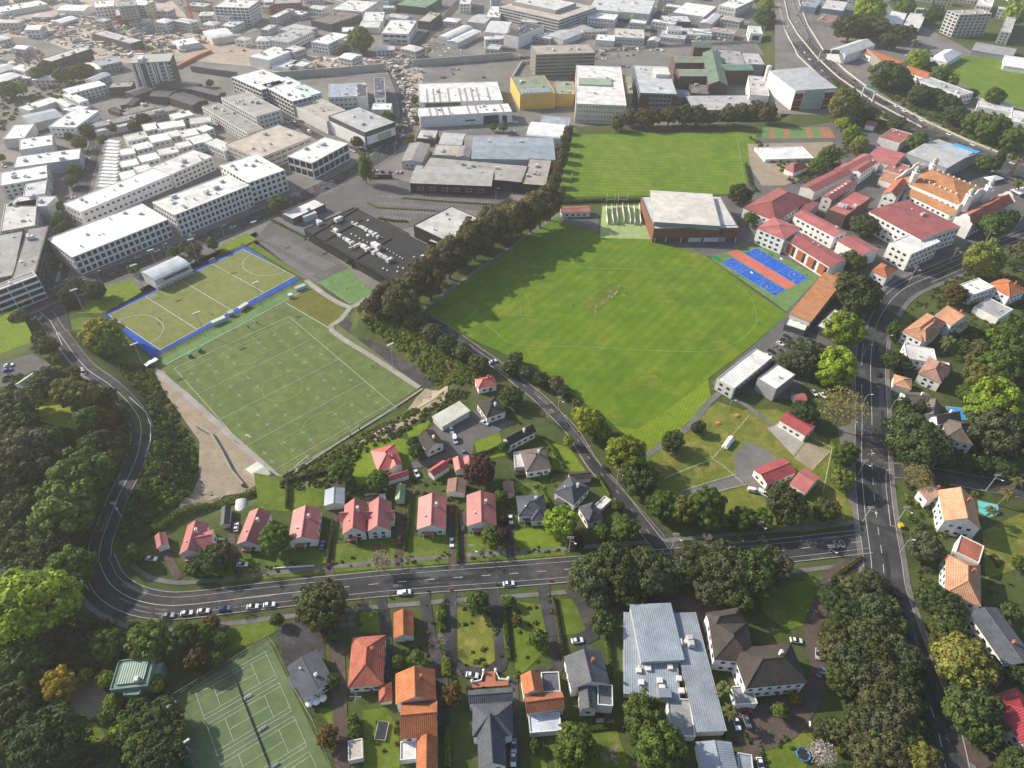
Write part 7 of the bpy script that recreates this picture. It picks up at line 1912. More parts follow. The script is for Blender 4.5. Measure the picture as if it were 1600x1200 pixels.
def power(r, h):
    def a():
        m = MB(); m.tube([(0, 0, 0), (0, 0, h)], [.2, .13], 6); return m.mesh("pole", "bark")
    def b(z):
        m = MB(); m.box(-1.3, 1.3, -.08, .08, z - .1, z + .1)
        for x in (-1.2, -.8, .8, 1.2):
            m.lathe([(.07, z + .1), (.09, z + .3)], 5, (x, 0))
        return m.mesh("crossarm", "bark")
    link("pole", cached(("pp", h), a), r, (.42, .40, .36))
    for z in (h - .3, h - 1.2):
        link("crossarm", cached(("pa", h, z), lambda: b(z)), r, (.45, .43, .4))
    l = MB(); l.tube([(0, 0, h - 2.5), (.8, -.8, h - 2), (1.7, -1.7, h - 1.9)], .05, 4); obj("lamp_arm", l, "plain", r, (.5, .5, .5))
    l = MB(); l.box(1.4, 2.2, -2.1, -1.6, h - 2, h - 1.8); obj("lamp_head", l, "plain", r, (.6, .6, .58))
for x, y, h, lab in ((224, 452, 17, "floodlight mast beside the hockey pavilion's lower end"), (133, 489, 16, "floodlight mast among dark trees at the hockey field's far corner"), (310, 411, 17, "floodlight mast beside the hockey pavilion's upper end"), (225, 572, 15, "floodlight mast near the white huts at the turf corner"),
                     (615, 577, 17, "tall floodlight mast at the foot of the cliff"), (552, 405, 9, "lamp mast at the black mall's lower corner"), (320, 525, 16, "floodlight mast between hockey field and green turf, lower"), (409, 477, 16, "floodlight mast between hockey field and green turf, upper"), (242, 410, 9, "lamp mast on the pavement behind the hockey pavilion"), (404, 376, 14, "floodlight mast at the parking lot corner of the hockey field"),
                     (278, 1118, 8, "court lamp beside the trees at the tennis courts, upper"), (298, 1176, 8, "court lamp beside the trees at the tennis courts, lower")):
    pole_thing("floodlight", lab, "floodlight", x, y, h, flood, "sports floodlights")
for x, y, h in ((192, 811, 11), (139, 922, 11), (355, 862, 9), (738, 872, 9), (889, 862, 10), (1050, 857, 10), (1180, 836, 9), (963, 757, 10), (872, 643, 10), (1340, 742, 10), (1404, 812, 9), (1348, 815, 10), (1426, 742, 10), (1540, 767, 11), (1484, 411, 11), (1420, 442, 12), (1536, 384, 12), (1585, 360, 12), (1506, 463, 9), (1295, 862, 4)):
    pole_thing("power_pole", None, "power pole", x, y, h, power, "street power poles")
for x, y, h in ((1388, 646, 9), (1345, 638, 9), (1346, 560, 9), (1405, 865, 9), (1345, 730, 9), (1377, 545, 9), (390, 342, 10), (352, 373, 10), (262, 402, 10), (160, 445, 10), (300, 388, 10), (518, 300, 9), (618, 242, 10), (583, 287, 9), (638, 212, 10), (733, 70, 12), (1246, 87, 12), (1264, 102, 12), (1285, 62, 12), (1322, 150, 12), (1425, 168, 12), (1480, 195, 12), (1550, 228, 12), (1358, 110, 10), (690, 118, 14), (728, 112, 12), (505, 124, 12), (560, 120, 12), (608, 325, 9), (700, 305, 9), (775, 312, 9), (1465, 322, 9), (480, 390, 8), (1138, 640, 6)):
    pole_thing("street_lamp", None, "street lamp", x, y, h, street_lamp, "street lamps")
# ------------------------------------------------------------------ motorway sign gantries
def gantry(a, b, h, col, label, back=False):
    A, B = at(*a), at(*b)
    d = B[:2] - A[:2]; L = np.linalg.norm(d); an = math.atan2(d[1], d[0])
    r = thing("sign_gantry", label, "sign gantry", (A[0], A[1], min(A[2], B[2])), an)
    for x in (0, L):
        m = MB(); m.box(x - .5, x + .5, -.5, .5, -1, h); obj("gantry_leg", m, "plain", r, (.5, .5, .48))
    m = MB(); m.box(-.4, L + .4, -.7, .7, h, h + 1.0); obj("crossbeam", m, "plain", r, (.3, .32, .34))
    for x0, x1 in ((.08, .46), (.52, .92)):
        m = MB(); m.box(L * x0, L * x1, -1.0, -.75, h - .8, h + 3.2); s = obj("sign_board", m, "plain", r, col)
        m = MB(); m.box(L * x0 + .2, L * x1 - .2, -1.04, -1.0, h + 2.9, h + 3.05); obj("sign_border", m, "plain", s, (.6, .62, .6) if not back else col)
    r["px"] = ((a[0] + b[0]) / 2, (a[1] + b[1]) / 2)
gantry((1278, 96), (1309, 97), 9, (.12, .15, .18), "sign gantry seen from behind with dark grey boards beside the white gabled hall", True)
gantry((1362, 160), (1345, 152), 9, (.01, .12, .07), "sign gantry with green boards above the motorway near the yellowish tree")
# ------------------------------------------------------------------ cranes and site clutter
def crane(base, topp, jib, col, label):
    p = at(*base); d = ray(*topp); t = math.hypot(p[0], p[1]) / math.hypot(d[0], d[1])
    h = max(20, CAMZ + d[2] * t - p[2])
    r = thing("tower_crane", label, "crane", (p[0], p[1], p[2]), 0)
    m = MB(); s = 1.0
    for x in (-s, s):
        for y in (-s, s):
            m.tube([(x, y, 0), (x, y, h)], .28, 4)
    k = 0; z = 0
    while z < h - 3:
        for q in (((-s, -s), (s, -s)), ((s, -s), (s, s)), ((s, s), (-s, s)), ((-s, s), (-s, -s))):
            m.tube([(*q[0], z), (*q[1], z + 3)], .16, 3)
        z += 3
    obj("mast", m, "plain", r, col)
    m = MB(); e = Vector(jib)
    for o in ((0, 0, .8), (0, .7, -.4), (0, -.7, -.4)):
        m.tube([Vector((0, 0, h)) + Vector(o), Vector((0, 0, h)) + e + Vector(o) * .4], .25, 4)
    for i in range(14):
        a = Vector((0, 0, h)) + e * (i / 14); b = Vector((0, 0, h)) + e * ((i + 1) / 14)
        m.tube([a + Vector((0, .7, -.4)), b + Vector((0, 0, .8))], .14, 3); m.tube([a + Vector((0, -.7, -.4)), b + Vector((0, 0, .8))], .14, 3)
    obj("jib", m, "plain", r, col)
    m = MB(); m.box(-2, 2, -1.5, 1.5, h - 2.6, h - .2); obj("cab", m, "plain", r, (.5, .5, .48))
    m = MB(); m.box(-6, -3, -1.2, 1.2, h - 1.5, h + .5); obj("counterweight", m, "plain", r, (.3, .3, .3))
    r["px"] = (float(base[0]), float(base[1]))
crane((244, 41), (233, -8), (-4, 0, 30), (.62, .38, .05), "tall yellow crane at the top of the construction yard")
crane((297, 38), (270, 8), (-12, 6, 14), (.5, .10, .05), "red crane leaning over the construction yard, closer to the yellow crane")
crane((302, 34), (292, -4), (8, 2, 22), (.5, .06, .05), "red upright crane closer to the white balconied apartments")
def clutter(name, poly, n, colors, smin, smax, seed):
    rng = random.Random(seed); nr = np.random.default_rng(seed)
    W3 = np.array(px_pts(poly)); lo, hi = W3[:, :2].min(0), W3[:, :2].max(0)
    mbs = [MB() for _ in colors]
    q = nr.uniform(lo, hi, (n * 4, 2)); q = q[inside(q, W3[:, :2].ravel())][:n]
    for x, y in q:
        s, l, h = rng.uniform(smin, smax), rng.uniform(smin, smax * 2), rng.uniform(.5, smax)
        a = rng.random() * 3.14
        z = Hs(x, y)
        i = rng.randrange(len(colors))
        Mx = Matrix.Translation((x, y, z)) @ Matrix.Rotation(a, 4, 'Z')
        if rng.random() < .6:
            mbs[i].box(-s / 2, s / 2, -l / 2, l / 2, -.2, h, Mx)
        else:
            v = [Mx @ Vector((s * math.cos(t) * rng.uniform(.6, 1.1), l * .6 * math.sin(t) * rng.uniform(.6, 1.1), -.1)) for t in np.linspace(0, 5.5, 7)] + [Mx @ Vector((0, 0, h * .7))]
            mbs[i].add(v, [(k, (k + 1) % 7, 7) for k in range(7)])
    for m, c in zip(mbs, colors):
        if m.v:
            obj(name, m, "wall", None, c, kind="stuff")
SITE = [(.42, .36, .30), (.52, .50, .46), (.36, .32, .28), (.24, .22, .2), (.16, .15, .15), (.46, .40, .32), (.33, .30, .27), (.58, .56, .52)]
clutter("construction_rubble", [0, 30, 140, 25, 240, 40, 320, 45, 330, 66, 260, 92, 160, 90, 60, 60, 0, 50], 620, SITE, 1, 4.5, 1)
clutter("construction_rubble", [390, 96, 480, 92, 560, 94, 640, 88, 640, 108, 520, 114, 420, 108], 240, SITE, 1, 4, 2)
clutter("construction_rubble", [612, 112, 660, 108, 655, 150, 648, 200, 632, 200, 628, 150], 160, SITE, .8, 3, 3)
clutter("site_machinery", [20, 34, 330, 50, 320, 70, 240, 90, 60, 58], 26, [(.45, .12, .05), (.5, .3, .04)], 1.5, 4, 9)
clutter("site_machinery", [440, 95, 640, 70, 640, 108, 520, 114], 22, [(.45, .10, .05), (.5, .3, .04)], 1, 3, 10)
clutter("yard_clutter", [-60, 60, 60, 75, 70, 110, 20, 120, -60, 110], 60, SITE, 2, 7, 4)
def town_clutter(poly, n, seed, smin, smax):
    clutter("far_rooftop", poly, n, [(.58, .56, .52), (.4, .39, .37), (.25, .24, .23), (.5, .46, .4)], smin, smax, seed)
town_clutter([660, 60, 800, 85, 1200, 60, 1210, 20, 1000, 90, 660, 95], 90, 5, 1, 4)
town_clutter([-200, -20, 0, 0, 0, 110, -200, 140], 40, 6, 6, 18)
# ------------------------------------------------------------------ sport
def goal(px, py, dx, dy, w, h, dep, label, net=True):
    p, q = at(px, py), at(px + dx, py + dy)
    r = thing("goal", label, "goal", (p[0], p[1], p[2]), math.atan2(q[1] - p[1], q[0] - p[0]))
    m = MB()
    m.tube([(-w / 2, 0, 0), (-w / 2, 0, h), (w / 2, 0, h), (w / 2, 0, 0)], .12, 5)
    m.tube([(-w / 2, 0, h), (-w / 2, dep, 0), (w / 2, dep, 0), (w / 2, 0, h)], .08, 4)
    m.tube([(-w / 2, 0, 0.05), (-w / 2, dep, 0.05)], .08, 4); m.tube([(w / 2, 0, 0.05), (w / 2, dep, 0.05)], .08, 4)
    obj("goal_frame", m, "plain", r, COL['W'])
    m = MB()
    for i in range(15):
        x = -w / 2 + w * i / 14
        m.tube([(x, 0, h), (x, dep, 0)], .025, 3, False)
    for i in range(6):
        t = i / 5
        m.tube([(-w / 2, dep * t, h * (1 - t)), (w / 2, dep * t, h * (1 - t))], .025, 3, False)
    obj("net", m, "plain", r, (.6, .6, .58))
    r["px"] = (float(px), float(py))
goal(474, 725, 10, -8, 7.3, 2.6, 2.2, "white football goal with net at the lower corner of the turf")
goal(240, 466, 8, -4, 3.7, 2.2, -1.2, "small hockey goal at the middle of the hockey field's upper side, lower")
goal(332, 409, 8, -4, 3.7, 2.2, -1.2, "small hockey goal on the hockey field's upper side, higher one")
def posts(px, py, qx, qy, h, label):
    p, q = at(px, py), at(qx, qy)
    d = q[:2] - p[:2]; L = np.linalg.norm(d)
    r = thing("rugby_posts" if False else "rugby_goal", label, "rugby goal", (p[0], p[1], p[2]), math.atan2(d[1], d[0]))
    for x in (0, L):
        m = MB(); m.tube([(x, 0, 0), (x, 0, h)], [.11, .06], 5); o = obj("upright", m, "plain", r, COL['W'])
        m = MB(); m.lathe([(.28, 0), (.28, 1.8)], 8, (x, 0)); obj("post_pad", m, "plain", o, (.03, .03, .04))
    m = MB(); m.tube([(0, 0, 3), (L, 0, 3)], .08, 5); obj("crossbar", m, "plain", r, COL['W'])
    r["px"] = ((px + qx) / 2, (py + qy) / 2)
posts(548, 682, 562, 672, 10, "white rugby goal at the lower end of the green turf")
posts(388, 512, 402, 506, 10, "white rugby goal at the upper end of the green turf")
posts(947, 318, 960, 318, 8, "white goal posts beyond the cricket nets, closer to the pink shed")
posts(965, 318, 979, 318, 8, "white goal posts beyond the cricket nets, closer to the gymnasium")
for k, (x0, y0, x1, y1) in enumerate(((946.5, 325, 949, 351), (955, 324, 958, 351), (963, 323, 965, 351), (972, 322, 975, 349), (981, 324, 985, 350), (990, 325, 992, 352), (998, 323, 1001, 351), (1008, 322, 1010, 351))):
    A, B = at(x0, y0), at(x1, y1)
    d = B[:2] - A[:2]; L = np.linalg.norm(d)
    r = thing("cricket_net", "white cricket net hanging over the pale green practice lanes, %s from the pink shed" % ORD[k], "cricket net", (A[0], A[1], A[2]), math.atan2(d[1], d[0]), "cricket practice nets")
    m = MB(); n = 10
    for i in range(n):
        a, b = i / n, (i + 1) / n
        wv = lambda t: .5 * math.sin(t * 7 + k) * (1 - abs(2 * t - 1) * .4)
        hh = lambda t: 3.2 - .35 * math.sin(math.pi * t * 3) ** 2
        m.add([(L * a, wv(a), 0), (L * b, wv(b), 0), (L * b, wv(b) * .3, hh(b)), (L * a, wv(a) * .3, hh(a))], [(0, 1, 2, 3)])
    o = obj("net", m, "plain", r, (.62, .60, .56))
    for x in (0, L / 2, L):
        m = MB(); m.tube([(x, 0, 0), (x, 0, 3.4)], .06, 4); obj("post", m, "plain", r, (.5, .5, .5))
    r["px"] = ((x0 + x1) / 2, (y0 + y1) / 2)
for i in range(4):
    c = TF[0] + TF[1] * TF[3] / 2 + TF[2] * (i * TS + 5.5)
    an = math.atan2(TF[2][1], TF[2][0])
    r = thing("tennis_net", "dark net across the tennis court, %s court from the hedge end" % ORD[i], "tennis net", (c[0], c[1], Hs(*c)), an, "tennis nets")
    m = MB(); m.box(-6.4, 6.4, -.03, .03, .08, .95); obj("net", m, "plain", r, (.10, .12, .09))
    m = MB(); m.box(-6.4, 6.4, -.05, .05, .95, 1.05); obj("net_tape", m, "plain", r, (.16, .17, .15))
    for x in (-6.4, 6.4):
        m = MB(); m.tube([(x, 0, 0), (x, 0, 1.1)], .07, 5); obj("post", m, "plain", r, (.05, .06, .05))
for i, (x, y) in enumerate(((388, 1090), (411, 1139), (430, 1197))):
    p = at(x, y); an = math.atan2(TF[1][1], TF[1][0])
    r = thing("court_bench", "white bench between tennis courts, %s from the hedge end" % ORD[i], "bench", (p[0], p[1], p[2]), an, "white benches between the tennis courts")
    m = MB(); m.box(-1.25, 1.25, -.3, .3, .38, .46); obj("seat", m, "plain", r, COL['W'])
    m = MB(); m.box(-1.25, 1.25, .28, .34, .5, .9); obj("backrest", m, "plain", r, COL['W'])
    for s in (-1.1, 1.1):
        m = MB(); m.box(s - .05, s + .05, -.28, .3, 0, .5); obj("leg", m, "plain", r, (.1, .1, .1))
    r["px"] = (float(x), float(y))
for i, (x, y) in enumerate(((1194, 388, ), (1217, 404), (1247, 419), (1171, 426), (1197, 449), (1139, 420))):
    p = at(x, y + 8)
    r = thing("basketball_hoop", None, "basketball hoop", (p[0], p[1], p[2]), random.choice((.6, 2.2)), "hoops of the blue playground")
    m = MB(); m.tube([(0, 0, 0), (0, 0, 2.9), (.6, 0, 3.3)], .07, 5); obj("pole", m, "plain", r, (.2, .2, .2))
    m = MB(); m.box(.6, .68, -.9, .9, 2.9, 4.0); obj("backboard", m, "plain", r, COL['W'])
    m = MB(); m.tube([(.95 + .23 * math.cos(t), .23 * math.sin(t), 3.05) for t in np.linspace(0, 6.28, 10)], .02, 3); obj("rim", m, "plain", r, (.5, .1, .03))
    r["px"] = (float(x), float(y)); r["words"] = "white"
def shelter(px, py, qx, qy, dep, h, label, col, name="team_shelter", wall=(.5, .5, .5)):
    p, q = at(px, py), at(qx, qy)
    d = q[:2] - p[:2]; L = np.linalg.norm(d)
    r = thing(name, label, "shelter", (p[0], p[1], p[2]), math.atan2(d[1], d[0]))
    m = MB(); m.add([(0, -dep / 2, h), (L, -dep / 2, h), (L, dep / 2, h + .35), (0, dep / 2, h + .35), (0, -dep / 2, h - .12), (L, -dep / 2, h - .12), (L, dep / 2, h + .2), (0, dep / 2, h + .2)], [(0, 1, 2, 3), (7, 6, 5, 4), (0, 4, 5, 1), (1, 5, 6, 2), (2, 6, 7, 3), (3, 7, 4, 0)])
    obj("roof", m, "plain", r, col)
    m = MB(); m.box(0.05, L - .05, -dep / 2 + .1, -dep / 2 + .2, 0, h - .15); obj("back_wall", m, "plain", r, wall)
    for x in (.1, L - .1):
        m = MB(); m.tube([(x, dep / 2 - .1, 0), (x, dep / 2 - .1, h + .2)], .06, 4); obj("post", m, "plain", r, (.4, .4, .4))
    m = MB(); m.box(.2, L - .2, -dep / 2 + .2, -dep / 2 + .7, .4, .48); obj("bench", m, "plain", r, (.12, .12, .13))
    r["px"] = ((px + qx) / 2, (py + qy) / 2)
shelter(332, 509, 353, 500, 2.2, 2.4, "long white roofed team shelter along the hockey field, lower", (.62, .63, .62))
shelter(374, 487, 388, 478, 2.2, 2.4, "white roofed team shelter along the hockey field, upper", (.62, .63, .62))
shelter(357, 494, 366, 491, 2.4, 2.4, "short grey team shelter between the two long shelters", (.4, .42, .42))
shelter(294, 559, 300, 556, 1.8, 2.0, "green team dugout on the turf edge, lower", (.03, .28, .12), "dugout", (.03, .2, .1))
shelter(309, 551, 315, 547, 1.8, 2.0, "green team dugout on the turf edge, upper", (.03, .28, .12), "dugout", (.03, .2, .1))
shelter(462, 455, 478, 449, 2.4, 2.2, "small grey spectator stand between the green strip and olive turf", (.42, .45, .45), "spectator_stand")
shelter(451, 466, 458, 464, 2, 2.3, "little white roofed hut beside the olive turf", (.62, .62, .6), "hut")
shelter(232, 572, 237, 575, 4, 2.6, "white roofed hut at the turf's upper corner, first from the gravel", (.64, .63, .6), "hut", (.3, .3, .3))
shelter(240, 568, 245, 571, 4, 2.6, "white roofed hut at the turf's upper corner, second from the gravel", (.64, .63, .6), "hut", (.3, .3, .3))
for k, (x, y, c, lab) in enumerate(((1118, 405, (.02, .3, .14), "green cricket sightscreen lying beside the blue courts"), (898, 244, (.34, .38, .33), "pale sightscreen at the hedge side of the far field, upper"), (893, 280, (.5, .5, .47), "pale sightscreen at the hedge side of the far field, lower"))):
    p = at(x, y)
    r = thing("sightscreen", lab, "screen", (p[0], p[1], p[2]), -.7 if k == 0 else 1.3)
    m = MB(); m.box(-3, 3, -.1, .1, .3, 2.2 if k == 0 else 3.6); obj("screen_panel", m, "plain", r, c)
    for s in (-2.4, 2.4):
        m = MB(); m.box(s - .1, s + .1, -.9, .9, 0, .35); obj("foot", m, "plain", r, (.2, .2, .2))
    r["px"] = (float(x), float(y))
# ------------------------------------------------------------------ fences
def fence(px, h, label, col=(.4, .4, .4), sp=3.0, rails=(1.0, .5), r_=.05, mesh=False):
    P = px_pts(px)
    c = P[0]
    r = thing("fence", label, "fence", (c[0], c[1], 0), 0)
    po, ra = MB(), MB()
    for a, b in zip(P[:-1], P[1:]):
        L = np.linalg.norm(b[:2] - a[:2]); n = max(1, int(L / sp))
        pts = [a[:2] + (b[:2] - a[:2]) * i / n for i in range(n + 1)]
        zz = H(np.array([q[0] for q in pts]), np.array([q[1] for q in pts]))
        for q, z in zip(pts, zz):
            po.tube([(q[0] - c[0], q[1] - c[1], z - .2), (q[0] - c[0], q[1] - c[1], z + h)], r_, 4)
        for f in rails:
            ra.tube([(q[0] - c[0], q[1] - c[1], z + h * f) for q, z in zip(pts, zz)], r_ * .8, 4)
    obj("post", po, "plain", r, col, kind="stuff"); obj("rail", ra, "plain", r, col, kind="stuff")
    r["px"] = (float(np.mean(px[::2])), float(np.mean(px[1::2])))
WF = (.62, .62, .6)
fence([1170, 651, 1112, 719, 1128, 729, 1160, 757], 1.4, "white pipe fence around the kindergarten lawn", WF)
fence([1040, 748, 1112, 719], 1.2, "thin white fence running from dark tree to kindergarten corner", WF, 4)
fence([1260, 682, 1299, 702, 1285, 770], 1.4, "white fence beside the kindergarten garden bed", WF)
fence([1268, 734, 1297, 706], 1.0, "yellow rail along the kindergarten garden bed", (.55, .5, .15), 3)
fence([1064, 769, 1100, 757, 1150, 742], .8, "white painted edging along the kindergarten drive, upper side", WF, 2)
fence([1094, 776, 1140, 764, 1166, 758], .8, "white painted edging along the kindergarten drive, lower side", WF, 2)
fence([272, 1092, 352, 1044, 420, 1000, 430, 1010, 460, 1078, 490, 1130, 524, 1215], 3, "tall grey wire fence around the tennis courts", (.25, .27, .26), 3, (1, .5, .05), .06)
fence([272, 1092, 285, 1130, 300, 1180, 312, 1215], 3, "tall grey wire fence between tennis courts and trees", (.22, .24, .23), 3, (1, .5), .05)
fence([162, 491, 381, 383, 471, 437, 237, 561, 162, 491], 1.3, "dark low fence enclosing the blue bordered hockey field", (.03, .035, .05), 2.5, (1, .6, .2), .09)
fence([1112, 405, 1181, 377], 2.5, "grey fence at the gymnasium end of the blue courts", (.3, .32, .3), 3)
fence([1112, 406, 1160, 440, 1213, 475], 1.0, "grey wire fence between oval and blue courts", (.25, .27, .24), 3)
fence([872, 640, 905, 685, 950, 745, 1005, 802, 1038, 840], 1.1, "grey pipe fence between lane and park trees", (.36, .36, .33), 3)
fence([105, 470, 104, 500, 112, 532, 150, 575], 1.4, "dark fence around the yellow tree's lawn beside the hill road", (.1, .1, .09), 2.5)
fence([203, 622, 228, 645, 236, 665, 236, 690, 228, 715], .8, "white guard rail on the bend of the hill road", WF, 2, (1, .6), .14)
fence([436, 750, 520, 697, 600, 646, 656, 606], 1.1, "grey fence at the lower edge of the green turf", (.42, .42, .38), 4)
fence([488, 437, 548, 478, 604, 449], 2.2, "tall thin fence along the training courts' concrete path", (.45, .47, .45), 4)
fence([1152, 220, 1165, 302], 1.6, "wire fence along the right edge of the far field", (.3, .34, .3), 4)
fence([800, 208, 830, 200, 896, 205], 1.4, "pale fence behind the curved roof hall at far field's top corner", (.5, .5, .48), 4)
fence([1295, 908, 1340, 880], .9, "white street fence at the avenue corner", WF, 2.5)
fence([705, 612, 745, 585], 1.0, "thin fence along the top of the cliff", (.35, .34, .3), 3)
# ------------------------------------------------------------------ garden and park things
def picnic(px, py, lab):
    p = at(px, py)
    r = thing("picnic_table", lab, "picnic table", (p[0], p[1], p[2]), .5)
    m = MB(); m.box(-1.1, 1.1, -.5, .5, .7, .78); obj("tabletop", m, "plain", r, (.5, .22, .05))
    for s in (-1, 1):
        m = MB(); m.box(-1.1, 1.1, s * .95 - .18, s * .95 + .18, .4, .46); obj("seat", m, "plain", r, (.5, .22, .05))
        m = MB(); m.box(s * .8 - .06, s * .8 + .06, -.9, .9, .3, .38); m.box(s * .8 - .05, s * .8 + .05, -.5, -.4, 0, .7); m.box(s * .8 - .05, s * .8 + .05, .4, .5, 0, .7); obj("leg", m, "plain", r, (.4, .18, .05))
    r["px"] = (px, py)
picnic(1121, 662, "orange picnic table beside the small round tree in the park")
picnic(1151, 650, "orange picnic table closer to the kindergarten fence corner")
def umbrella(px, py, lab, h=2.2):
    p = at(px, py, h)
    r = thing("garden_umbrella", lab, "umbrella", (p[0], p[1], p[2]), 0, "white umbrellas at the tennis clubhouse")
    m = MB(); m.tube([(0, 0, 0), (0, 0, h)], .05, 5); obj("pole", m, "plain", r, (.3, .2, .1))
    m = MB(); m.lathe([(1.35, h - .35), (.7, h + .1), (.05, h + .4)], 8); obj("canopy", m, "plain", r, COL['W'])
    r["px"] = (px, py)
umbrella(483, 1098, "white umbrella beside the tennis clubhouse wall, first from the courts")
umbrella(494, 1095, "white umbrella beside the tennis clubhouse wall, second from the courts")
umbrella(504, 1090, "white umbrella beside the tennis clubhouse wall, third from the courts")
umbrella(486, 1088, "grey white umbrella under the clubhouse eaves")
umbrella(1276, 1068, "white umbrella beside the brown mansion drive") if False else None
p = at(1338 / 1, 1147) if False else at(1285, 1147)
p = at(597, 1143)
r = thing("trampoline", "black rectangular trampoline on the lawn beside the orange villa", "trampoline", (p[0], p[1], p[2]), 1.5)
m = MB(); m.box(-2.6, 2.6, -1.5, 1.5, .85, .9); obj("jumping_mat", m, "plain", r, (.02, .022, .025))
m = MB(); m.tube([(-2.8, -1.7, .9), (2.8, -1.7, .9), (2.8, 1.7, .9), (-2.8, 1.7, .9), (-2.8, -1.7, .9)], .1, 5); obj("rim", m, "plain", r, (.45, .46, .45))
for x in (-2.6, 2.6):
    for y in (-1.5, 1.5):
        m = MB(); m.tube([(x, y, 0), (x, y, .9)], .06, 4); obj("leg", m, "plain", r, (.3, .3, .3))
r["px"] = (597, 1143)
p = at(1254, 1180)
r = thing("trampoline", "round trampoline with a blue safety ring on the lawn below the mansion", "trampoline", (p[0], p[1], p[2]), 0)
m = MB(); m.lathe([(1.7, .85), (1.7, .9), (.1, .9)], 16); obj("jumping_mat", m, "plain", r, (.02, .022, .025))
m = MB(); m.tube([(2 * math.cos(t), 2 * math.sin(t), .95) for t in np.linspace(0, 6.283, 20)], .25, 6); obj("rim", m, "plain", r, (.03, .14, .3))
for t in (0.4, 2, 3.5, 5.1):
    m = MB(); m.tube([(2 * math.cos(t), 2 * math.sin(t), 0), (2 * math.cos(t), 2 * math.sin(t), 2.4)], .05, 4); obj("leg", m, "plain", r, (.1, .15, .25))
r["px"] = (1254, 1180)
p = at(1137, 694)
r = thing("covered_trailer", "long white covered boat trailer on the kindergarten lawn", "trailer", (p[0], p[1], p[2]), math.atan2(*(at(1147, 682)[:2] - at(1130, 705)[:2])[::-1]))
m = MB(); m.add([(-4, -1.4, .7), (4, -1.6, .7), (4, 1.6, .7), (-4, 1.4, .7), (-3.6, -.5, 2.2), (3.6, -.5, 2.5), (3.6, .5, 2.5), (-3.6, .5, 2.2)], [(3, 2, 1, 0), (0, 1, 5, 4), (1, 2, 6, 5), (2, 3, 7, 6), (3, 0, 4, 7), (4, 5, 6, 7)]); obj("cover", m, "plain", r, COL['W'])
for y in (-1.3, 1.3):
    o = link("wheel", CARM["car"][2], r, None, (0, y, .35)); o.rotation_euler = (math.pi / 2, 0, 0)
m = MB(); m.box(-5.2, 3.5, -.15, .15, .5, .7); obj("drawbar", m, "plain", r, (.3, .3, .3))
r["px"] = (1137, 694)
p = at(1406, 823)
r = thing("yellow_bin", "bright yellow cabinet on the avenue footpath", "cabinet", (p[0], p[1], p[2]), .1)
m = MB(); m.box(-.7, .7, -.9, .9, 0, 1.5); obj("cabinet_body", m, "plain", r, (.6, .42, .02))
m = MB(); m.box(-.8, .8, -1, 1, 1.5, 1.62); obj("lid", m, "plain", r, (.5, .36, .02)); r["px"] = (1406, 823)
p = at(1505, 190 + 128) if False else at(1508, 268)
p = at(1578, 274)
r = thing("memorial_column", "tall brown stone column beside the school hall and motorway", "column", (p[0], p[1], p[2]), .3)
m = MB(); m.box(-2, 2, -2, 2, 0, .6); m.box(-1.4, 1.4, -1.4, 1.4, .6, 1.4); obj("plinth", m, "wall", r, (.28, .2, .14))
m = MB(); m.add([(-.9, -.9, 1.4), (.9, -.9, 1.4), (.9, .9, 1.4), (-.9, .9, 1.4), (-.6, -.6, 13), (.6, -.6, 13), (.6, .6, 13), (-.6, .6, 13), (0, 0, 14)], [(0, 1, 5, 4), (1, 2, 6, 5), (2, 3, 7, 6), (3, 0, 4, 7), (4, 5, 8), (5, 6, 8), (6, 7, 8), (7, 4, 8)]); obj("shaft", m, "wall", r, (.30, .19, .11)); r["px"] = (1578, 274)
for i, (x, y, s, lab) in enumerate(((1553, 278, 7, "white sail canopy beside the school hall lawn"), (1598, 297, 8, "white peaked canopy at the right edge behind the school hall"))):
    p = at(x, y, 3)
    r = thing("sail_canopy", lab, "canopy", (p[0], p[1], p[2]), .4)
    m = MB(); m.add([(-s, -s * .5, 2.6), (s, -s * .5, 3), (s, s * .5, 2.6), (-s, s * .5, 3), (0, 0, 4.6)], [(0, 1, 4), (1, 2, 4), (2, 3, 4), (3, 0, 4), (3, 2, 1, 0)]); obj("canopy", m, "plain", r, COL['W'])
    for a in (-s, s):
        for b in (-s * .5, s * .5):
            m = MB(); m.tube([(a, b, 0), (a, b, 3)], .1, 5); obj("pole", m, "plain", r, (.5, .5, .5))
    r["px"] = (float(x), float(y))
p = at(593, 279)
r = thing("sign_board", "black roadside sign board with small white panels at the car park entrance", "sign", (p[0], p[1], p[2]), .05)
m = MB(); m.box(-8, 10, -.2, .2, 0, 3.2); obj("sign_panel", m, "plain", r, COL['K'])
m = MB(); m.box(-5.5, -1.5, -.26, -.2, 1.6, 2.6); obj("sign_plate", m, "plain", r, (.5, .5, .5))
for x in (-8.4, 10.4):
    m = MB(); m.box(x - .5, x + .5, -.4, .4, 0, 3.6); obj("sign_post", m, "plain", r, COL['W'])
r["px"] = (593, 279)
p = at(1250, 690)
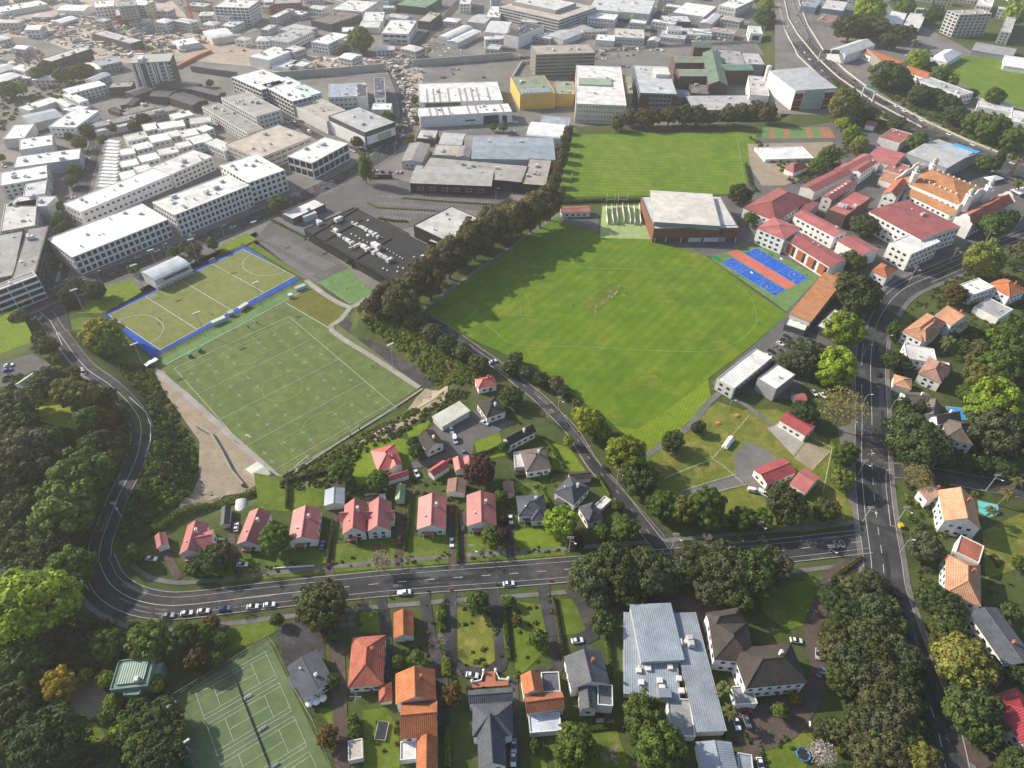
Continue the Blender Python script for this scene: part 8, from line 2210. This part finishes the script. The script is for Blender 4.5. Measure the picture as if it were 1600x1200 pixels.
for i, (x, y, lab) in enumerate(((557, 1093, "rotary washing line on the lawn behind the salmon hipped house"), (478, 762, "rotary washing line on the lawn beside the weathered grey shed"), (835, 772, "rotary washing line behind the small grey hipped house"))):
    p = at(x, y)
    r = thing("washing_line", lab, "washing line", (p[0], p[1], p[2]), i)
    m = MB(); m.tube([(0, 0, 0), (0, 0, 2.1)], .05, 5); obj("pole", m, "plain", r, (.5, .5, .5))
    m = MB()
    for k in range(4):
        m.tube([(0, 0, 1.9), (1.9 * math.cos(k * 1.571), 1.9 * math.sin(k * 1.571), 2.3)], .035, 4)
    obj("line_arm", m, "plain", r, (.55, .55, .55))
    m = MB()
    for q in (1.0, 1.8):
        m.tube([(q * math.cos(k * 1.571), q * math.sin(k * 1.571), 2.1 + .1 * q) for k in range(5)], .02, 3)
    obj("line", m, "plain", r, (.6, .6, .6)); r["px"] = (x, y)
p = at(766, 1066); a = NAMED["dark slate villa with terracotta porch and white corner posts"][0].rotation_euler.z
r = thing("terracotta_porch", "terracotta porch steps between white curved walls before the slate villa", "porch", (p[0], p[1], p[2]), a)
m = MB(); m.box(-6, 6, -1.6, 0, 0, .5); m.box(-1.8, 1.8, 0, 3.5, 0, .3); obj("step", m, "wall", r, (.36, .13, .08))
for s in (-1, 1):
    m = MB(); m.tube([(s * 6, .2, .6), (s * 3, .6, .8), (s * 2, 3.4, .8)], .28, 6); o = obj("wall", m, "wall", r, COL['W'])
    for q in ((s * 6, .2), (s * 2, 3.4)):
        m = MB(); m.lathe([(.4, 0), (.4, 1.7), (.55, 1.8), (.1, 2.2)], 8, q); obj("wall_post", m, "wall", o, COL['W'])
r["px"] = (766, 1066)
for i, (x, y, lab) in enumerate(((587, 856, "rust red garden seat in front of the twin gabled house"), (939, 1127, "grey patio table set behind the dark two storey villa"), (952, 1128, "small wooden patio seat beside the grey patio table"))):
    p = at(x, y)
    r = thing("garden_bench" if i != 1 else "patio_table", lab, "bench" if i != 1 else "table", (p[0], p[1], p[2]), .1)
    m = MB(); m.box(-1.6, 1.6, -.6, .6, .42, .52); obj("seat" if i != 1 else "tabletop", m, "plain", r, ((.25, .06, .04), (.32, .31, .3), (.25, .12, .05))[i])
    m = MB(); m.box(-1.6, 1.6, .5, .6, .52, 1.0); obj("backrest", m, "plain", r, (.2, .07, .05) if i != 1 else (.3, .3, .3))
    for q in (-1.4, 1.4):
        m = MB(); m.box(q - .06, q + .06, -.5, .5, 0, .42); obj("leg", m, "plain", r, (.1, .08, .06))
    r["px"] = (x, y)
for i, (x, y) in enumerate(((430, 887), (520, 880), (604, 876), (690, 868), (718, 866), (800, 858), (610, 934), (703, 922), (776, 914), (860, 908), (668, 924))):
    p = at(x, y)
    r = thing("wheelie_bin", "dark %s wheelie bin by the street kerb, %s counting from the hill road bend" % (("green", "red lidded")[i % 2], ORD[i]), "bin", (p[0], p[1], p[2]), .2, "wheelie bins on the street kerb")
    m = MB(); m.add([(-.24, -.27, 0), (.24, -.27, 0), (.24, .27, 0), (-.24, .27, 0), (-.3, -.35, 1.0), (.3, -.35, 1.0), (.3, .35, 1.0), (-.3, .35, 1.0)], [(3, 2, 1, 0), (0, 1, 5, 4), (1, 2, 6, 5), (2, 3, 7, 6), (3, 0, 4, 7), (4, 5, 6, 7)]); obj("body", m, "plain", r, (.02, .05, .03))
    m = MB(); m.box(-.32, .32, -.37, .4, 1.0, 1.08); obj("lid", m, "plain", r, (.02, .06, .03) if i % 2 == 0 else (.3, .02, .02))
# ------------------------------------------------------------------ people
def person_mesh(pose):
    verts, edges, rad = [], [], []
    def v(x, y, z, r, p=None):
        verts.append((x, y, z)); rad.append(r)
        if p is not None:
            edges.append((p, len(verts) - 1))
        return len(verts) - 1
    s = .32 if pose == "stride" else .1
    pe = v(0, 0, .95, .15); ch = v(0, 0, 1.3, .17, pe); nk = v(0, 0, 1.5, .07, ch); hd = v(.02, 0, 1.68, .11, nk); v(.02, 0, 1.78, .09, hd)
    for y in (-1, 1):
        h = v(0, y * .1, .88, .1, pe); k = v(s * y * .6, y * .12, .48, .07, h); f = v(s * y * .9 - .03, y * .12, .08, .05, k); v(s * y * .9 + .14, y * .13, .04, .045, f)
        sh = v(0, y * .2, 1.42, .075, ch); el = v(-s * y * .4, y * .3, 1.15, .05, sh); ha = v(.15 - s * y * .5, y * .27, .92, .045, el)
    me = bpy.data.meshes.new("person"); me.from_pydata(verts, edges, [])
    o = bpy.data.objects.new("person", me); C.objects.link(o)
    o.modifiers.new("skin", 'SKIN'); o.modifiers.new("smooth", 'SUBSURF').levels = 1
    for q, r in zip(me.skin_vertices[0].data, rad):
        q.radius = (r, r)
    me.skin_vertices[0].data[0].use_root = True
    dg = bpy.context.evaluated_depsgraph_get(); dg.update()
    out = bpy.data.meshes.new_from_object(o.evaluated_get(dg)); bpy.data.objects.remove(o)
    out.name = "person"; out.materials.clear(); out.materials.append(M["plain"])
    return out
PM = [person_mesh("stand"), person_mesh("stride")]
def hair():
    m = MB(); m.lathe([(.13, 1.68), (.14, 1.75), (.10, 1.84), (.02, 1.87)], 8, (-.02, 0)); return m.mesh("hair", "plain")
HAIR = hair()
def person(px, py, col, label, group=None, k=None):
    p = at(px, py)
    o = link("person", PM[k if k is not None else random.randrange(2)], None, col, (p[0], p[1], p[2] + .12), random.uniform(0, 6.28))
    tag(o, label, "person", group)
    link("hair", HAIR, o, (.03, .02, .015))
    o["px"] = (float(px), float(py))
WH = (.72, .70, .64)
for x, y, lab in ((966.5, 449, "cricketer in white standing alone above the pitch"), (952.5, 457.5, "cricketer in white on the left side of the pitch, upper"), (951.5, 465.5, "cricketer in white at the lower left of the huddle"), (955, 466.5, "cricketer in white bending at the lower end of the huddle"), (957, 465.5, "cricketer in white in the middle of the huddle, lower"),
                  (960, 462, "cricketer in white in the middle of the huddle, taller"), (961.5, 460.5, "cricketer in white leaning into the huddle"), (962.5, 459, "cricketer in white near the top of the huddle"), (964.3, 457.5, "cricketer in white at the top end of the huddle"), (931.5, 480, "cricketer in white standing below the huddle on the pitch"), (930, 491.5, "cricketer in white at the bottom corner of the pitch")):
    person(x, y, WH, lab, "cricketers in white")
for x, y, c, lab in ((978.5, 461, (.03, .03, .03), "dark clothed person to the right of the cricket huddle"), (896, 479, (.03, .03, .03), "dark clothed fielder alone on the oval"), (1183, 505, (.3, .3, .3), "grey clothed person at the boundary line by the blue courts"), (1186, 507, (.06, .04, .04), "dark clothed person beside the boundary line group"),
                     (332.5, 494, (.03, .03, .04), "dark clothed player near the hockey field's shelters"), (251, 500, (.05, .05, .06), "hockey player in dark clothes near the shooting circle"), (249, 508, (.08, .06, .05), "hockey player in dark clothes on the circle line"), (1143, 412, (.3, .05, .05), "red shirted player on the blue court closest to the gymnasium"), (1145, 413, (.05, .05, .06), "dark clothed player beside the red shirted one"),
                     (1195, 444, (.06, .05, .05), "dark clothed player at the middle of the lower blue court"), (1198, 445, (.25, .12, .08), "player in brown at the middle of the lower blue court"), (1233, 432, (.5, .45, .35), "player in pale shirt on the upper blue court"), (1240, 430, (.7, .7, .7), "player in white shirt on the upper blue court"), (1239, 441, (.6, .6, .6), "person in white by the end of the red track"),
                     (517, 440, (.6, .6, .6), "person in white on the small green training court"), (571, 448, (.05, .05, .06), "dark clothed person on the small green training court"), (542, 454, (.05, .05, .06), "dark clothed player in the middle of the training court"), (583, 575, (.05, .04, .04), "person walking the concrete path below the cliff"), (1176, 380, (.1, .1, .1), "person by the fence between gymnasium and blue courts"),
                     (975, 352, (.1, .08, .07), "batsman practising in front of the cricket nets"), (952, 360, (.1, .1, .1), "bowler on the pale green practice surface"), (481, 483, (.5, .5, .5), "person on the olive training turf"), (368, 692, (.05, .04, .04), "person on the path beside the green turf's lower edge"), (1191, 560, (.05, .05, .05), "person walking beside the pavilion car park")):
    person(x, y, c, lab)
# ------------------------------------------------------------------ haze over the town
hm = bpy.data.materials.new("haze")
hm.use_nodes = True
hn = hm.node_tree
hn.nodes.clear()
hv = hn.nodes.new("ShaderNodeVolumePrincipled")
hv.inputs["Color"].default_value = (1.0, 0.97, 0.92, 1)
hv.inputs["Density"].default_value = 0.00013
hv.inputs["Anisotropy"].default_value = 0.3
hn.links.new(hv.outputs[0], hn.nodes.new("ShaderNodeOutputMaterial").inputs["Volume"])
M["haze"] = hm
m = MB(); m.box(-9500, 9500, -3500, 14500, PIT - 12, CAMZ + 8)
structure("haze", m, "haze", kind="stuff")
# ------------------------------------------------------------------ labels for the many: what sets each apart, from what stands beside it
MARKS = [(b[1], "the " + b[2]) for b in BUILT if b[2]]
SHORT = [(170, 500, "the hockey field's upper corner"), (70, 650, "the bright grassy knoll"), (160, 760, "the winding hill road"), (350, 700, "the gravel yard"), (560, 690, "the sandy bank below the turf"), (1180, 740, "the grey kindergarten playground"), (1060, 720, "the park lawn"), (990, 660, "the bright mown bank"), (1350, 650, "the wide avenue"), (1350, 850, "the avenue crossing"),
         (60, 930, "the road fork at the left edge"), (330, 960, "the row of white parked cars"), (200, 1130, "the sea green metal roof"), (370, 1100, "the tennis courts"), (590, 930, "the street kerb bend"), (1500, 640, "the blue swimming pool"), (1545, 795, "the turquoise swimming pool"), (1330, 150, "the motorway"), (1550, 210, "the motorway's lower end"), (1540, 120, "the far right field"),
         (1400, 60, "the grey balcony apartment block"), (1285, 230, "the covered swimming pool"), (1170, 300, "the red roofed assembly hall"), (1370, 350, "the white three storey school block"), (1420, 340, "the orange school hall"), (1580, 370, "the upper avenue"), (1330, 430, "the orange roofed school building"), (1250, 580, "the pavilion car park"), (100, 350, "the tree lined side street"),
         (30, 540, "the small park at the left edge"), (90, 120, "the dark apartment block"), (220, 180, "the charcoal townhouses"), (560, 90, "the railway cutting"), (650, 190, "the large white store"), (780, 200, "the grey workshops"), (570, 260, "the cinema corner"), (440, 310, "the dark pavilion at the car park"), (300, 390, "the hockey pavilion"), (550, 420, "the black mall"),
         (330, 870, "the pink roofed villa"), (450, 830, "the two pink cottages"), (570, 810, "the twin gabled pink house"), (700, 790, "the pink cottages by the red car"), (760, 720, "the coral garages"), (660, 690, "the black gabled cottage"), (860, 700, "the brown hipped house"), (890, 790, "the large grey hipped house"), (830, 830, "the small grey hipped house"), (970, 790, "the lane's lower end"),
         (1120, 890, "the zebra crossing"), (1400, 1050, "the dark avenue grove"), (1200, 1030, "the brown mansion"), (1060, 1130, "the blue grey hall"), (920, 1070, "the dark grey villa"), (850, 1100, "the orange and rust house"), (760, 1130, "the slate villa"), (740, 980, "the looping drive lawn"), (650, 1080, "the long orange villa"), (570, 1040, "the salmon hipped house"), (480, 1060, "the tennis clubhouse"),
         (1440, 530, "the big orange tiled house"), (1540, 460, "the white cubic house"), (1500, 690, "the brown many gabled house"), (1510, 820, "the salmon gabled house"), (1505, 910, "the rust hipped house by the avenue"), (1560, 1000, "the charcoal roofed house"), (1580, 1120, "the crimson villa"), (280, 620, "the slope above the gravel yard"), (270, 830, "the long shaggy hedge"),
         (800, 350, "the oval's upper corner"), (690, 420, "the long tree row beside the oval"), (500, 70, "the white three storey office"), (680, 80, "the rounded warehouse"), (1190, 20, "the motorway's top end"), (1340, 30, "the blue warehouse"), (130, 260, "the white warehouses"), (1140, 1090, "the mansion's grey carport"), (1260, 1150, "the curved brown drive"), (560, 780, "the dark shed behind the twin gables"), (60, 10, "the long low shed at the top edge"), (350, 15, "the white balconied apartments"), (450, 5, "the brick red block"), (520, 30, "the dark fronted store"), (640, 5, "the green roofed store"), (780, 30, "the red banded hall"), (850, 10, "the shopping mall"), (970, 10, "the lime green sign"), (1080, 15, "the broad white warehouse"), (1500, 10, "the grey six storey apartments"), (20, 90, "the left edge yards"), (1150, 10, "the white building with tall windows")]
REL = ["beside", "next to", "near", "close to", "by"]
ORDW = ["first", "second", "third", "fourth", "fifth", "sixth", "seventh", "eighth", "ninth", "tenth", "eleventh", "twelfth", "thirteenth", "fourteenth", "fifteenth", "sixteenth", "seventeenth", "eighteenth", "nineteenth", "twentieth", "last"]
def size_word(o):
    r = o.get("rad", 0)
    return "" if not r else "tiny " if r < 2.2 else "small " if r < 3.6 else "" if r < 6.5 else "large " if r < 9.5 else "huge "
def auto_label(objs, noun):
    pool = {}
    for o in objs:
        if o.get("label") or "px" not in o:
            continue
        x, y = o["px"]
        m = min(SHORT, key=lambda s: (s[0] - x) ** 2 + ((s[1] - y) * 1.2) ** 2)
        d = (size_word(o) + o.get("words", "") + " " + (noun(o) if callable(noun) else noun)).strip()
        pool.setdefault((d, m), []).append(o)
    for (d, m), L in pool.items():
        L.sort(key=lambda o: (o["px"][0] - m[0]) ** 2 + ((o["px"][1] - m[1]) * 1.2) ** 2)
        for i, o in enumerate(L):
            o["label"] = ("%s %s %s" % (d, "beside", m[2])) if len(L) == 1 else "%s %s from %s" % (d + ",", ORDW[min(i, 20)], m[2])
auto_label(TREES, lambda o: {"broadleaf_tree": "tree", "pine_tree": "pine", "conifer_tree": "conifer", "poplar_tree": "poplar", "bare_tree": "tree", "blossom_tree": "tree", "palm_tree": "palm", "shrub": "shrub"}[o.name.split(".")[0]])
auto_label([c for c in CARS if c["where"] != "motor"], lambda o: {"parked_car": "car", "van": "van", "pickup_truck": "pickup truck"}[o.name.split(".")[0]])
auto_label(FILL, lambda o: 'town ' + o['category'])
mot = sorted([c for c in CARS if c["where"] == "motor"], key=lambda o: o["px"][1])
from collections import defaultdict
cnt = defaultdict(int)
for o in mot:
    k = o["words"] + (" van" if o.name.startswith("van") else " car")
    o["label"] = "%s driving on the motorway, %s of its colour from the top" % (k, ORDW[min(cnt[k], 20)])
    cnt[k] += 1
for o in list(THINGS):
    if not o.get("label") and "px" in o:
        o["words"] = o.get("words", "")
for nm, noun, w in (("street_lamp", "street lamp", "slim grey"), ("power_pole", "power pole with crossarms", "wooden"), ("basketball_hoop", "basketball hoop with backboard", "white"), ("stepped_townhouse", "flat roofed stepped townhouse", "white"), ("residential_tower", "eight storey tower with dark and white stripes", "slim")):
    L = [o for o in THINGS if o.name.split(".")[0] == nm and not o.get("label")]
    for o in L:
        o["words"] = w
    if nm == "basketball_hoop":
        for i, o in enumerate(sorted(L, key=lambda q: q["px"][0])):
            o["label"] = "white basketball hoop on the blue playground, %s counting from the gymnasium" % ORDW[i]
    elif nm == "stepped_townhouse":
        for i, o in enumerate(sorted(L, key=lambda q: (round(q["px"][1] / 14), q["px"][0]))):
            o["label"] = "white stepped townhouse behind the long white offices, %s counting from the far row" % ORDW[i]
    else:
        auto_label(L, noun)
for o in THINGS:
    if "px" in o:
        for k in ("px", "words", "rad", "where"):
            if k in o:
                del o[k]
